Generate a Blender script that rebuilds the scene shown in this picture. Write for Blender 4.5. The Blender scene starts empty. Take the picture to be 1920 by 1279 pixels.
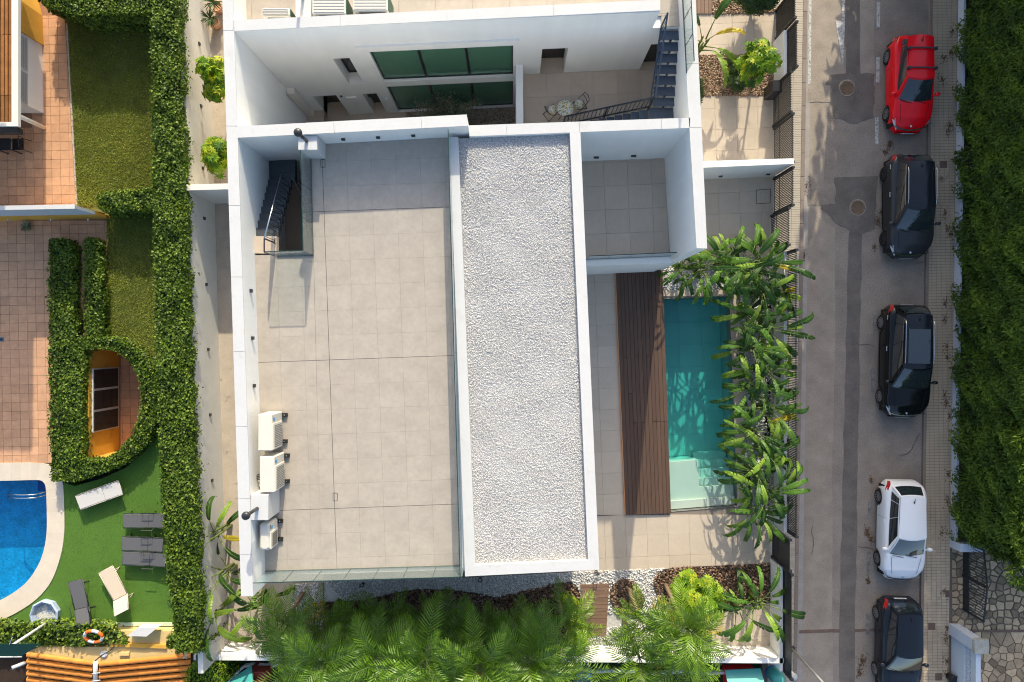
import bpy, math, random
import numpy as np
from mathutils import Vector, Matrix

random.seed(7)
RNG = np.random.default_rng(11)
scene = bpy.context.scene
COL = scene.collection

# ---------------------------------------------------------------- camera
CAM_H = 29.0
FPX = 1280.0            # focal length in pixels of a 1920 px wide frame (24 mm on 36 mm)
cam = bpy.data.cameras.new("camera")
cam.lens = 24.0
cam.sensor_width = 36.0
cam.clip_end = 2000.0
cam_o = bpy.data.objects.new("camera", cam)
cam_o.location = (0, 0, CAM_H)
COL.objects.link(cam_o)
scene.camera = cam_o

# ---------------------------------------------------------------- sky + sun
SUN_EL = math.radians(25.0)
SUN_AZ = math.radians(6.0)          # clockwise from +Y (top of the picture)
sdir = Vector((math.sin(SUN_AZ) * math.cos(SUN_EL), math.cos(SUN_AZ) * math.cos(SUN_EL), math.sin(SUN_EL)))
world = bpy.data.worlds.new("World")
scene.world = world
world.use_nodes = True
wn = world.node_tree
sky = wn.nodes.new("ShaderNodeTexSky")
sky.sky_type = 'NISHITA'
sky.sun_disc = False
sky.sun_elevation = SUN_EL
sky.sun_rotation = SUN_AZ
sky.dust_density = 3.0
wn.links.new(sky.outputs[0], wn.nodes["Background"].inputs[0])
wn.nodes["Background"].inputs[1].default_value = 0.15
sl = bpy.data.lights.new("sun", 'SUN')
sl.energy = 3.0
sl.angle = math.radians(0.5)
sl.color = (1.0, 0.91, 0.70)
so = bpy.data.objects.new("sun", sl)
so.rotation_euler = sdir.to_track_quat('Z', 'Y').to_euler()
so.location = sdir * 80
COL.objects.link(so)
vs = scene.view_settings
vs.view_transform = 'Standard'
vs.look = 'None'
vs.gamma = 1.0
vs.use_curve_mapping = False
vs.exposure = 0.97
try:
    scene.cycles.use_denoising = True
    scene.cycles.denoiser = 'OPENIMAGEDENOISE'
    scene.cycles.denoising_input_passes = 'RGB_ALBEDO_NORMAL'
    scene.cycles.denoising_prefilter = 'NONE'
    scene.cycles.use_adaptive_sampling = False
    scene.cycles.filter_width = 1.1
    scene.cycles.sample_clamp_indirect = 6.0
    scene.cycles.max_bounces = 10
    scene.cycles.transparent_max_bounces = 16
    scene.cycles.caustics_reflective = False
    scene.cycles.caustics_refractive = False
except Exception:
    pass

# ---------------------------------------------------------------- helpers
def W(px, py, z=0.0):
    """A point of the photograph (1920 px wide) seen at height z, in metres."""
    d = (CAM_H - z) / FPX
    return ((px - 960.0) * d, (640.0 - py) * d)

def W3(px, py, z=0.0):
    a = W(px, py, z)
    return Vector((a[0], a[1], z))

def WL(pts, z=0.0):
    return [W(p[0], p[1], z) for p in pts]

WLOC = {}
def link(o, parent=None):
    COL.objects.link(o)
    if parent is not None:
        o.parent = parent
    return o

def tag(o, label=None, cat=None, group=None, kind=None):
    if label: o["label"] = label
    if cat: o["category"] = cat
    if group: o["group"] = group
    if kind: o["kind"] = kind
    return o

def thing(name, label, cat, loc=(0, 0, 0), rz=0.0, group=None):
    o = bpy.data.objects.new(name, None)
    o.empty_display_size = 0.3
    o.location = loc
    o.rotation_euler = (0, 0, rz)
    link(o)
    WLOC[o.name] = Vector(loc)
    return tag(o, label, cat, group)

def copy_tree(o, parent=None, loc=None, rz=None):
    c = o.copy()
    link(c, parent)
    if loc is not None: c.location = loc
    if rz is not None: c.rotation_euler = (0, 0, rz)
    for ch in o.children:
        copy_tree(ch, c)
    return c

def area2(p):
    return sum(p[i][0] * p[(i + 1) % len(p)][1] - p[(i + 1) % len(p)][0] * p[i][1] for i in range(len(p)))

def ccw(p):
    return list(p) if area2(p) > 0 else list(p)[::-1]

class MB:
    def __init__(s):
        s.v = []; s.f = []; s.m = []; s.sm = []
    def add(s, vs_, fs_, mi=0, sm=False):
        b = len(s.v)
        s.v += [tuple(v) for v in vs_]
        for f in fs_:
            s.f.append(tuple(b + i for i in f)); s.m.append(mi); s.sm.append(sm)
        return s
    def prism(s, poly, z0, z1, mi=0, bottom=True):
        p = ccw(poly); n = len(p)
        vs_ = [(x, y, z0) for x, y in p] + [(x, y, z1) for x, y in p]
        fs_ = [tuple(range(n, 2 * n))]
        if bottom: fs_.append(tuple(range(n - 1, -1, -1)))
        fs_ += [(i, (i + 1) % n, n + (i + 1) % n, n + i) for i in range(n)]
        return s.add(vs_, fs_, mi)
    def box(s, x0, x1, y0, y1, z0, z1, mi=0):
        return s.prism([(x0, y0), (x1, y0), (x1, y1), (x0, y1)], z0, z1, mi)
    def bbox(s, x0, x1, y0, y1, z0, z1, c=0.02, mi=0):
        """box with chamfered top edges and corners"""
        def ring(k, z):
            return [(x0 + k, y0, z), (x1 - k, y0, z), (x1, y0 + k, z), (x1, y1 - k, z), (x1 - k, y1, z), (x0 + k, y1, z), (x0, y1 - k, z), (x0, y0 + k, z)]
        r0 = ring(c, z0); r1 = ring(c, z1 - c)
        xa, xb, ya, yb = x0 + c, x1 - c, y0 + c, y1 - c
        k = c * .6
        r2 = [(xa + k, ya, z1), (xb - k, ya, z1), (xb, ya + k, z1), (xb, yb - k, z1), (xb - k, yb, z1), (xa + k, yb, z1), (xa, yb - k, z1), (xa, ya + k, z1)]
        fs_ = [tuple(range(7, -1, -1)), tuple(range(16, 24))]
        for a in (0, 8):
            fs_ += [(a + i, a + (i + 1) % 8, a + 8 + (i + 1) % 8, a + 8 + i) for i in range(8)]
        return s.add(r0 + r1 + r2, fs_, mi)
    def tube(s, pts, r, n=6, mi=0, cap=True, sm=True):
        pts = [Vector(p) for p in pts]
        rr = r if isinstance(r, (list, tuple)) else [r] * len(pts)
        vs_ = []
        for i, p in enumerate(pts):
            t = (pts[min(i + 1, len(pts) - 1)] - pts[max(i - 1, 0)]).normalized()
            u = t.cross(Vector((0, 0, 1)))
            if u.length < 1e-3: u = t.cross(Vector((1, 0, 0)))
            u.normalize(); w = t.cross(u)
            for k in range(n):
                a = 2 * math.pi * k / n
                vs_.append(p + (u * math.cos(a) + w * math.sin(a)) * rr[i])
        fs_ = []
        for i in range(len(pts) - 1):
            for k in range(n):
                a = i * n + k; b = i * n + (k + 1) % n
                fs_.append((a, b, b + n, a + n))
        s.add(vs_, fs_, mi, sm)
        if cap:
            b = len(s.v) - len(vs_)
            s.f.append(tuple(b + k for k in range(n))[::-1]); s.m.append(mi); s.sm.append(False)
            e = b + len(vs_) - n
            s.f.append(tuple(e + k for k in range(n))); s.m.append(mi); s.sm.append(False)
        return s
    def bar(s, a, b, w, h, mi=0):
        """square bar from a to b, w across, h tall"""
        a = Vector(a); b = Vector(b); t = (b - a).normalized()
        u = t.cross(Vector((0, 0, 1)))
        if u.length < 1e-3: u = Vector((1, 0, 0))
        u.normalize(); n = u.cross(t)
        q = [-u * w / 2 - n * h / 2, u * w / 2 - n * h / 2, u * w / 2 + n * h / 2, -u * w / 2 + n * h / 2]
        return s.add([a + k for k in q] + [b + k for k in q],
                     [(3, 2, 1, 0), (4, 5, 6, 7), (0, 1, 5, 4), (1, 2, 6, 5), (2, 3, 7, 6), (3, 0, 4, 7)], mi)
    def lathe(s, prof, c=(0, 0, 0), n=16, mi=0, sm=True):
        vs_ = []
        for r, z in prof:
            for k in range(n):
                a = 2 * math.pi * k / n
                vs_.append((c[0] + r * math.cos(a), c[1] + r * math.sin(a), c[2] + z))
        fs_ = []
        for i in range(len(prof) - 1):
            for k in range(n):
                a = i * n + k; b = i * n + (k + 1) % n
                fs_.append((a, b, b + n, a + n))
        s.add(vs_, fs_, mi, sm)
        b = len(s.v) - len(vs_)
        s.f.append(tuple(b + k for k in range(n))[::-1]); s.m.append(mi); s.sm.append(False)
        e = b + len(vs_) - n
        s.f.append(tuple(e + k for k in range(n))); s.m.append(mi); s.sm.append(False)
        return s
    def mesh(s, name, mat, org=(0, 0, 0)):
        me = bpy.data.meshes.new(name)
        o = org
        me.from_pydata([(v[0] - o[0], v[1] - o[1], v[2] - o[2]) for v in s.v], [], s.f)
        mats = mat if isinstance(mat, (list, tuple)) else [mat]
        for m in mats: me.materials.append(m)
        if len(mats) > 1: me.polygons.foreach_set("material_index", s.m)
        if any(s.sm): me.polygons.foreach_set("use_smooth", s.sm)
        me.update()
        return me
    def build(s, name, mat, parent=None, local=False):
        """verts are in world metres unless local; the origin is moved to the thing's base"""
        org = Vector((0, 0, 0))
        if parent is not None and not local:
            r = parent
            while r.parent is not None: r = r.parent
            org = WLOC.get(r.name, Vector((0, 0, 0)))
        return link(bpy.data.objects.new(name, s.mesh(name, mat, org)), parent)

def structure(name, mb, mat):
    return tag(mb.build(name, mat), kind="structure")

def mesh_thing(name, mb, mat, label, cat, group=None):
    """one-mesh thing with its origin at its base"""
    xs = [v[0] for v in mb.v]; ys = [v[1] for v in mb.v]; zs = [v[2] for v in mb.v]
    org = Vector(((min(xs) + max(xs)) / 2, (min(ys) + max(ys)) / 2, min(zs)))
    o = bpy.data.objects.new(name, mb.mesh(name, mat, org))
    o.location = org
    link(o); WLOC[o.name] = org
    return tag(o, label, cat, group)

def np_mesh(name, V, F, mat, rnd=None, smooth=False):
    """V (n,3), F (m,k) all faces with k corners"""
    me = bpy.data.meshes.new(name)
    V = np.ascontiguousarray(V, dtype=np.float32); F = np.ascontiguousarray(F, dtype=np.int32)
    me.vertices.add(len(V)); me.vertices.foreach_set("co", V.ravel())
    m, k = F.shape
    me.loops.add(m * k); me.loops.foreach_set("vertex_index", F.ravel())
    me.polygons.add(m); me.polygons.foreach_set("loop_start", np.arange(0, m * k, k, dtype=np.int32))
    if smooth: me.polygons.foreach_set("use_smooth", np.ones(m, dtype=bool))
    me.update(calc_edges=True)
    if rnd is not None:
        at = me.attributes.new("rnd", 'FLOAT', 'FACE')
        at.data.foreach_set("value", np.ascontiguousarray(rnd, dtype=np.float32))
    mats = mat if isinstance(mat, (list, tuple)) else [mat]
    for mm in mats: me.materials.append(mm)
    return me

def np_obj(name, me, parent=None, loc=None):
    o = bpy.data.objects.new(name, me)
    if loc is not None: o.location = loc
    return link(o, parent)

def clip(poly, conv):
    """clip a polygon by a convex one"""
    conv = ccw(conv); out = list(poly)
    for i in range(len(conv)):
        a = conv[i]; b = conv[(i + 1) % len(conv)]
        ex, ey = b[0] - a[0], b[1] - a[1]
        inp = out; out = []
        if not inp: return []
        def side(p): return ex * (p[1] - a[1]) - ey * (p[0] - a[0])
        for j in range(len(inp)):
            p = inp[j]; q = inp[(j + 1) % len(inp)]
            sp, sq = side(p), side(q)
            if sp >= 0: out.append(p)
            if (sp >= 0) != (sq >= 0):
                t = sp / (sp - sq)
                out.append((p[0] + t * (q[0] - p[0]), p[1] + t * (q[1] - p[1])))
    return out

def tiles(parent, polys, org, ang, w, h, gap, z0, z1, mat, name="tile", cap=300, stag=0.0, jit=0.0015, rest="paving_field"):
    """rectangular tiles laid over convex polygons; full ones share one mesh"""
    r = parent
    while r.parent is not None: r = r.parent
    base = WLOC.get(r.name, Vector((0, 0, 0)))
    c, s_ = math.cos(ang), math.sin(ang)
    full = MB().bbox(-w / 2 + gap / 2, w / 2 - gap / 2, -h / 2 + gap / 2, h / 2 - gap / 2, 0, z1 - z0, min(.004, gap * .4)).mesh(name, mat) if min(w, h) > .15 else \
        MB().box(-w / 2 + gap / 2, w / 2 - gap / 2, -h / 2 + gap / 2, h / 2 - gap / 2, 0, z1 - z0).mesh(name, mat)
    n = 0; joined = MB(); seen = set()
    for poly in polys:
        us = [(p[0] - org[0]) * c + (p[1] - org[1]) * s_ for p in poly]
        vs_ = [-(p[0] - org[0]) * s_ + (p[1] - org[1]) * c for p in poly]
        for j in range(math.floor(min(vs_) / h), math.ceil(max(vs_) / h)):
            off = stag * w * (j % 2)
            for i in range(math.floor((min(us) - off) / w), math.ceil((max(us) - off) / w)):
                g = gap / 2
                q = [(i * w + off + g, j * h + g), ((i + 1) * w + off - g, j * h + g), ((i + 1) * w + off - g, (j + 1) * h - g), (i * w + off + g, (j + 1) * h - g)]
                q = [(org[0] + a * c - b * s_, org[1] + a * s_ + b * c) for a, b in q]
                k = clip(q, poly)
                if len(k) < 3: continue
                A = abs(area2(k)) / 2
                if A < .008 * w * h: continue
                dz = random.uniform(-jit, jit)
                if n >= cap:
                    joined.prism(k, z0, z1 + dz, bottom=False); continue
                n += 1
                if A > .995 * (w - gap) * (h - gap):
                    o = bpy.data.objects.new(name, full)
                    cx = sum(p[0] for p in q) / 4; cy = sum(p[1] for p in q) / 4
                    o.location = (cx - base.x, cy - base.y, z0 + dz - base.z); o.rotation_euler = (0, 0, ang)
                    link(o, parent)
                else:
                    MB().prism(k, z0, z1 + dz, bottom=False).build(name, mat, parent)
    if joined.f:
        o = joined.build(rest, mat, parent); o["kind"] = "stuff"

# ---------------------------------------------------------------- materials
def M(name, c, r=0.6, n=None, bump=None, ov=0.0, ramp=None, spec=0.35, metal=0.0, coat=0.0, trans=0.0, n2=None, stain=None):
    m = bpy.data.materials.new(name); m.use_nodes = True
    nt = m.node_tree; N = nt.nodes; L = nt.links
    b = N["Principled BSDF"]
    b.inputs["Roughness"].default_value = r
    b.inputs["Specular IOR Level"].default_value = spec
    b.inputs["Metallic"].default_value = metal
    b.inputs["Coat Weight"].default_value = coat
    b.inputs["Coat Roughness"].default_value = 0.04
    geo = N.new("ShaderNodeNewGeometry")
    col = None
    if ramp:
        at = N.new("ShaderNodeAttribute"); at.attribute_name = "rnd"
        cr = N.new("ShaderNodeValToRGB")
        el = cr.color_ramp.elements
        while len(el) < len(ramp): el.new(0.5)
        for i, k in enumerate(ramp):
            el[i].position = i / (len(ramp) - 1) if len(k) == 3 else k[3]
            el[i].color = (k[0], k[1], k[2], 1)
        L.new(at.outputs["Fac"], cr.inputs[0]); col = cr.outputs[0]
    else:
        rgb = N.new("ShaderNodeRGB"); rgb.outputs[0].default_value = (c[0], c[1], c[2], 1); col = rgb.outputs[0]
    def mul(colin, fac):
        mx = N.new("ShaderNodeVectorMath"); mx.operation = 'SCALE'
        L.new(colin, mx.inputs[0]); L.new(fac, mx.inputs["Scale"]); return mx.outputs[0]
    for q in (n, n2):
        if q:
            tx = N.new("ShaderNodeTexNoise"); tx.inputs["Scale"].default_value = q[0]; tx.inputs["Detail"].default_value = q[2] if len(q) > 2 else 4
            tx.inputs["Roughness"].default_value = .6
            if len(q) > 3:
                mp = N.new("ShaderNodeMapping"); mp.inputs["Scale"].default_value = q[3]
                L.new(geo.outputs["Position"], mp.inputs[0]); L.new(mp.outputs[0], tx.inputs["Vector"])
            else:
                L.new(geo.outputs["Position"], tx.inputs["Vector"])
            mr = N.new("ShaderNodeMapRange"); mr.inputs["From Min"].default_value = .25; mr.inputs["From Max"].default_value = .75
            mr.inputs["To Min"].default_value = 1 - q[1]; mr.inputs["To Max"].default_value = 1 + q[1]
            L.new(tx.outputs["Fac"], mr.inputs["Value"]); col = mul(col, mr.outputs[0])
    if ov:
        oi = N.new("ShaderNodeObjectInfo")
        mr = N.new("ShaderNodeMapRange"); mr.inputs["To Min"].default_value = 1 - ov; mr.inputs["To Max"].default_value = 1 + ov
        L.new(oi.outputs["Random"], mr.inputs["Value"]); col = mul(col, mr.outputs[0])
    if stain:
        tx = N.new("ShaderNodeTexNoise"); tx.inputs["Scale"].default_value = stain[1]; tx.inputs["Detail"].default_value = 8; tx.inputs["Roughness"].default_value = .65
        L.new(geo.outputs["Position"], tx.inputs["Vector"])
        mr = N.new("ShaderNodeMapRange"); mr.inputs["From Min"].default_value = stain[2]; mr.inputs["From Max"].default_value = stain[3]
        L.new(tx.outputs["Fac"], mr.inputs["Value"])
        mx = N.new("ShaderNodeMixRGB"); mx.inputs[2].default_value = (*stain[0], 1)
        L.new(mr.outputs[0], mx.inputs[0]); L.new(col, mx.inputs[1]); col = mx.outputs[0]
    L.new(col, b.inputs["Base Color"])
    if bump:
        tx = N.new("ShaderNodeTexNoise"); tx.inputs["Scale"].default_value = bump[0]; tx.inputs["Detail"].default_value = 5
        L.new(geo.outputs["Position"], tx.inputs["Vector"])
        bp = N.new("ShaderNodeBump"); bp.inputs["Strength"].default_value = bump[1]; bp.inputs["Distance"].default_value = bump[2] if len(bump) > 2 else .02
        L.new(tx.outputs["Fac"], bp.inputs["Height"]); L.new(bp.outputs[0], b.inputs["Normal"])
    if trans:
        t = N.new("ShaderNodeBsdfTranslucent"); mx = N.new("ShaderNodeMixShader"); mx.inputs[0].default_value = trans
        vm = N.new("ShaderNodeVectorMath"); vm.operation = 'MULTIPLY'; vm.inputs[1].default_value = (1.5, 1.3, .5)
        L.new(col, vm.inputs[0]); L.new(vm.outputs[0], t.inputs[0])
        L.new(b.outputs[0], mx.inputs[1]); L.new(t.outputs[0], mx.inputs[2])
        L.new(mx.outputs[0], N["Material Output"].inputs["Surface"])
    return m

def schlick(N, L, f0, normal=None):
    lw = N.new("ShaderNodeLayerWeight"); lw.inputs["Blend"].default_value = .5
    pw = N.new("ShaderNodeMath"); pw.operation = 'POWER'; pw.inputs[1].default_value = 5
    L.new(lw.outputs["Facing"], pw.inputs[0])
    ma = N.new("ShaderNodeMath"); ma.operation = 'MULTIPLY_ADD'; ma.inputs[1].default_value = 1 - f0; ma.inputs[2].default_value = f0
    L.new(pw.outputs[0], ma.inputs[0])
    if normal is not None: L.new(normal, lw.inputs["Normal"])
    return ma

def glass(name, tint, gloss=1.0, rough=0.02, sky_sheen=0.0, sheen_col=(.7, .8, .78), ior=1.5):
    """thin glass sheet: tinted see-through with a mirror share by Fresnel, and a little pale diffuse standing in for sky reflection"""
    m = bpy.data.materials.new(name); m.use_nodes = True
    nt = m.node_tree; N = nt.nodes; L = nt.links
    N.remove(N["Principled BSDF"])
    tr = N.new("ShaderNodeBsdfTransparent"); tr.inputs[0].default_value = (*tint, 1)
    gl = N.new("ShaderNodeBsdfGlossy"); gl.inputs["Roughness"].default_value = rough
    fr = schlick(N, L, ((ior - 1) / (ior + 1)) ** 2)
    mx = N.new("ShaderNodeMixShader"); L.new(fr.outputs[0], mx.inputs[0]); L.new(tr.outputs[0], mx.inputs[1]); L.new(gl.outputs[0], mx.inputs[2])
    out = mx
    if sky_sheen:
        df = N.new("ShaderNodeBsdfDiffuse"); df.inputs[0].default_value = (*sheen_col, 1)
        m2 = N.new("ShaderNodeMixShader"); m2.inputs[0].default_value = sky_sheen
        L.new(mx.outputs[0], m2.inputs[1]); L.new(df.outputs[0], m2.inputs[2]); out = m2
    L.new(out.outputs[0], N["Material Output"].inputs["Surface"])
    return m

def water(name, vol, dens, bump=(6, .15)):
    m = bpy.data.materials.new(name); m.use_nodes = True
    nt = m.node_tree; N = nt.nodes; L = nt.links
    N.remove(N["Principled BSDF"])
    tr = N.new("ShaderNodeBsdfTransparent")
    gl = N.new("ShaderNodeBsdfGlossy"); gl.inputs["Roughness"].default_value = .03
    tx = N.new("ShaderNodeTexNoise"); tx.inputs["Scale"].default_value = bump[0]; tx.inputs["Detail"].default_value = 4
    g = N.new("ShaderNodeNewGeometry"); L.new(g.outputs["Position"], tx.inputs["Vector"])
    bp = N.new("ShaderNodeBump"); bp.inputs["Strength"].default_value = bump[1]; bp.inputs["Distance"].default_value = .05
    L.new(tx.outputs["Fac"], bp.inputs["Height"]); L.new(bp.outputs[0], gl.inputs["Normal"]); fr = schlick(N, L, .02, bp.outputs[0])
    mx = N.new("ShaderNodeMixShader"); L.new(fr.outputs[0], mx.inputs[0]); L.new(tr.outputs[0], mx.inputs[1]); L.new(gl.outputs[0], mx.inputs[2])
    L.new(mx.outputs[0], N["Material Output"].inputs["Surface"])
    va = N.new("ShaderNodeVolumeAbsorption"); va.inputs[0].default_value = (*vol, 1); va.inputs[1].default_value = dens
    L.new(va.outputs[0], N["Material Output"].inputs["Volume"])
    return m

m_white = M("white_render", (.80, .80, .775), .75, n=(.7, .03), n2=(2.6, .035, 6, (1, 1, .12)), bump=(60, .12, .004))
m_white_cap = M("white_coping", (.55, .55, .545), .6, n=(1.2, .03), n2=(9, .03, 6), stain=((.45, .44, .41), 1.7, .60, .82))
m_cream = M("warm_white_render", (.70, .675, .61), .8, n=(1.1, .06), n2=(6, .04, 7), bump=(50, .15, .004))
m_porc = M("porcelain_terrace", (.392, .346, .293), .5, n=(1.7, .11, 10), n2=(7, .07, 8), ov=.02)
m_porc2 = M("porcelain_deck", (.51, .43, .345), .55, n=(1.8, .06, 8), n2=(12, .05, 6, (1, .35, 1)), ov=.045)
m_porc3 = M("porcelain_balcony", (.54, .44, .345), .55, n=(1.8, .07, 8), n2=(12, .05, 6, (1, .35, 1)), ov=.05)
m_grout = M("grout", (.22, .19, .165), .9)
m_darkgrout = M("dark_joint", (.07, .063, .058), .9)
m_grout2 = M("porcelain_joint", (.385, .34, .287), .9)
m_conc = M("lane_concrete", (.46, .385, .31), .85, n=(1.4, .16, 8), n2=(14, .1, 6), stain=((.10, .075, .055), 2.2, .62, .72))
m_terra = M("terracotta_tile", (.56, .31, .175), .6, n=(3.5, .15, 6), n2=(20, .08, 4), ov=.1)
m_terra_g = M("terracotta_grout", (.30, .165, .10), .9)
m_asph = M("asphalt", (.265, .222, .182), .9, n=(1.1, .22, 10), n2=(26, .34, 4), bump=(120, .3, .006), stain=((.115, .066, .04), .42, .665, .72))
m_asph_l = M("worn_asphalt", (.315, .264, .212), .9, n=(1.5, .2, 10), n2=(26, .28, 4), bump=(120, .25, .006))
m_asph_d = M("dark_asphalt", (.15, .13, .112), .9, n=(1.6, .25, 8), n2=(30, .22, 3), bump=(120, .25, .006))
m_paint = M("road_paint", (.50, .49, .46), .8, n=(9, .25, 8), stain=((.17, .16, .15), 12, .52, .62))
m_kerb = M("kerb_stone", (.25, .20, .165), .85, n=(3, .12), ov=.08)
m_gutter = M("concrete_gutter", (.34, .31, .28), .9, n=(2.5, .18, 8))
m_walk = M("pavement_tile", (.46, .40, .32), .75, n=(4, .07), ov=.08)
m_walk_r = M("old_pavement_tile", (.50, .40, .28), .8, n=(1.4, .12, 7), ov=.09, stain=((.085, .05, .03), .9, .66, .74))
m_walk_g = M("pavement_grout", (.14, .12, .10), .9)
m_soil = M("soil", (.14, .105, .075), .95, n=(2, .3, 8))
m_lawn = M("lawn_soil", (.13, .14, .035), .95, n=(3, .3, 8), n2=(.5, .25))
m_grass = M("grass_blades", None, .7, ramp=((.13, .18, .025), (.22, .28, .038), (.34, .36, .08)), n=(.6, .22), trans=.25)
m_turf = M("artificial_turf", (.075, .165, .02), .85, n=(1.2, .1), n2=(40, .35, 3), bump=(150, .5, .01))
m_turf_b = M("turf_fibres", None, .7, ramp=((.05, .12, .012), (.095, .20, .02), (.14, .26, .03)), trans=.2)
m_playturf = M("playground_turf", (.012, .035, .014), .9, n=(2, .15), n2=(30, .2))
m_ivy = M("ivy_leaves", None, .5, ramp=((.018, .040, .005), (.062, .112, .009), (.11, .185, .015), (.23, .31, .035)), trans=.22, spec=.3)
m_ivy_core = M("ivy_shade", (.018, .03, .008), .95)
m_cyp = M("cypress_sprays", None, .6, ramp=((.02, .045, .005), (.07, .13, .010), (.16, .25, .02)), trans=.25)
m_pine = M("conifer_sprays", None, .6, ramp=((.04, .08, .008), (.11, .20, .015), (.22, .33, .03)), trans=.25)
m_leafd = M("shade_tree_leaves", None, .6, ramp=((.02, .045, .01), (.04, .08, .015), (.06, .11, .02)), trans=.2)
m_palm = M("palm_leaflets", None, .4, ramp=((.045, .10, .006), (.105, .205, .010), (.18, .32, .02), (.34, .42, .035)), trans=.3, spec=.45)
m_palm_y = M("yellowing_leaflets", None, .45, ramp=((.22, .22, .02), (.40, .32, .03), (.45, .24, .03)), trans=.3)
m_stem = M("green_stem", (.12, .17, .04), .5)
m_bana = [M("paddle_leaf_%s" % k, c, .46, n=(2.2, .25, 4), ov=.25, spec=.3, trans=.25) for k, c in
          (("dark", (.032, .088, .012)), ("mid", (.070, .165, .016)), ("light", (.17, .28, .028)))]
m_bana_y = M("paddle_leaf_yellow", (.45, .34, .02), .4, n=(3, .3, 4), trans=.25)
m_schef = M("umbrella_leaves", None, .5, ramp=((.035, .09, .006), (.10, .22, .010), (.20, .34, .014), (.36, .40, .02)), trans=.3, spec=.25)
m_shrub = M("dark_shrub_leaves", None, .5, ramp=((.012, .035, .008), (.03, .07, .012), (.06, .11, .02)), trans=.2)
m_olive = M("olive_leaves", None, .6, ramp=((.10, .12, .07), (.17, .19, .12), (.26, .27, .19)), trans=.15)
m_bark = M("bark", (.23, .165, .11), .9, n=(8, .3, 6), bump=(25, .6, .02))
m_mulch = M("bark_chips", None, .9, ramp=((.045, .025, .016), (.11, .062, .04), (.22, .14, .095), (.33, .24, .18)))
m_mulch_b = M("mulch_bed", (.035, .02, .013), .95, n=(8, .3))
m_grav = M("white_gravel_stones", None, .75, ramp=((.52, .51, .505), (.62, .61, .60), (.655, .645, .635), (.68, .67, .655)))
m_grav_b = M("gravel_base", (.45, .445, .44), .95, n=(20, .3))
m_bgrav = M("tan_gravel_stones", None, .8, ramp=((.16, .09, .05), (.34, .23, .15), (.50, .38, .27)))
m_wood_d = M("deck_board", (.095, .056, .039), .6, n=(2.2, .18, 6, (8, .6, 1)), n2=(30, .12, 4, (4, .3, 1)), ov=.13)
m_wood_d2 = M("walkway_board", (.20, .125, .088), .65, n=(2.5, .18, 6, (.6, 8, 1)), ov=.12)
m_trim = M("orange_wood_edge", (.55, .25, .11), .5, n=(4, .1))
m_steel_d = M("dark_steel", (.022, .024, .028), .4, spec=.5)
m_fence = M("charcoal_fence", (.024, .026, .030), .5, ov=.15)
m_stair = M("blue_grey_steel", (.055, .078, .115), .5, n=(5, .08), ov=.05)
m_stair2 = M("slate_step", (.055, .068, .08), .6, n=(5, .1), ov=.06)
m_chrome = M("brushed_steel", (.6, .62, .64), .22, metal=1)
m_glass = glass("balustrade_glass", (.94, .98, .97), sky_sheen=.05, sheen_col=(.78, .93, .97))  # pale blue diffuse share paints in the milky reflection of the sky
m_glass_e = M("glass_edge", (.02, .05, .045), .2, spec=.5)
m_glass_top = M("dark_glass_edge", (.05, .085, .08), .25, spec=.5)
m_green_gl = M("green_window_glass", (.075, .19, .125), .06, n=(.5, .1), spec=.5)
m_blackgl = M("black_window_glass", (.012, .014, .016), .05, spec=.5)
m_frame = M("charcoal_frame", (.02, .021, .023), .45)
m_ac = M("aircon_casing", (.62, .59, .52), .45, n=(6, .03))
m_ac_f = M("aircon_front", (.68, .64, .55), .5)
m_grille = M("aircon_grille", (.20, .19, .17), .6)
m_black = M("black_rubber", (.015, .015, .015), .7)
m_blue = M("blue_badge", (.05, .30, .62), .4)
m_green = M("green_badge", (.06, .40, .12), .4)
m_poolt = M("pale_pool_tile", (.58, .555, .475), .5, n=(1.3, .05, 6), ov=.06)
m_poolg = M("pool_grout", (.42, .43, .40), .8)
m_water = water("pool_water", (.0, .85, .86), .58, (5, .10))
m_water2 = water("blue_pool_water", (.0, .80, .93), .55, (9, .25))
m_mosaic = M("blue_mosaic_light_ripples", (.09, .42, .66), .35, n=(14, .35, 3), n2=(2.2, .28, 5))  # noise paints caustic-like light ripples over the mosaic colour
m_mosaic_d = M("dark_blue_mosaic", (.02, .075, .30), .35, n=(30, .3, 2))
m_cope = M("pool_coping_stone", (.60, .52, .42), .75, n=(2, .07, 7), ov=.04)
m_yellow = M("yellow_render", (.60, .33, .05), .8, n=(1.6, .12, 6), stain=((.32, .20, .06), 2, .6, .75))
m_yellow2 = M("pale_yellow_roof", (.62, .45, .19), .85, n=(2.2, .12, 8), n2=(20, .06))
m_orange = M("orange_roof_tile", (.66, .235, .040), .7, n=(4, .12, 6), ov=.13)
m_orange_b = M("roof_bed", (.20, .09, .04), .9)
m_cane = M("cane_slat", (.27, .115, .035), .7, n=(3, .25, 5), ov=.22)
m_canopy = M("canopy_frame", (.74, .72, .68), .6, n=(3, .04))
m_shutter = M("grey_shutter", (.33, .36, .39), .5, ov=.05)
m_bandshade = M("white_band_blue_shade", (.50, .56, .62), .6, n=(2, .06))  # white wall face, its bluish shade put into the colour
m_gfab = M("grey_sling", (.105, .105, .112), .75, n=(30, .1))
m_gfab_d = M("dark_tubing", (.04, .045, .045), .5)
m_cream_fab = M("cream_sling", (.60, .50, .38), .75, n=(20, .06))
m_wfab = M("white_sling", (.55, .53, .50), .7, n=(20, .06))
m_tubew = M("beige_tubing", (.50, .43, .36), .5)
m_flag = M("flagstone", (.40, .295, .185), .85, n=(3, .25, 7), ov=.5)
m_flag_b = M("flag_joint", (.19, .15, .11), .95, n=(3, .25))
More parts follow.
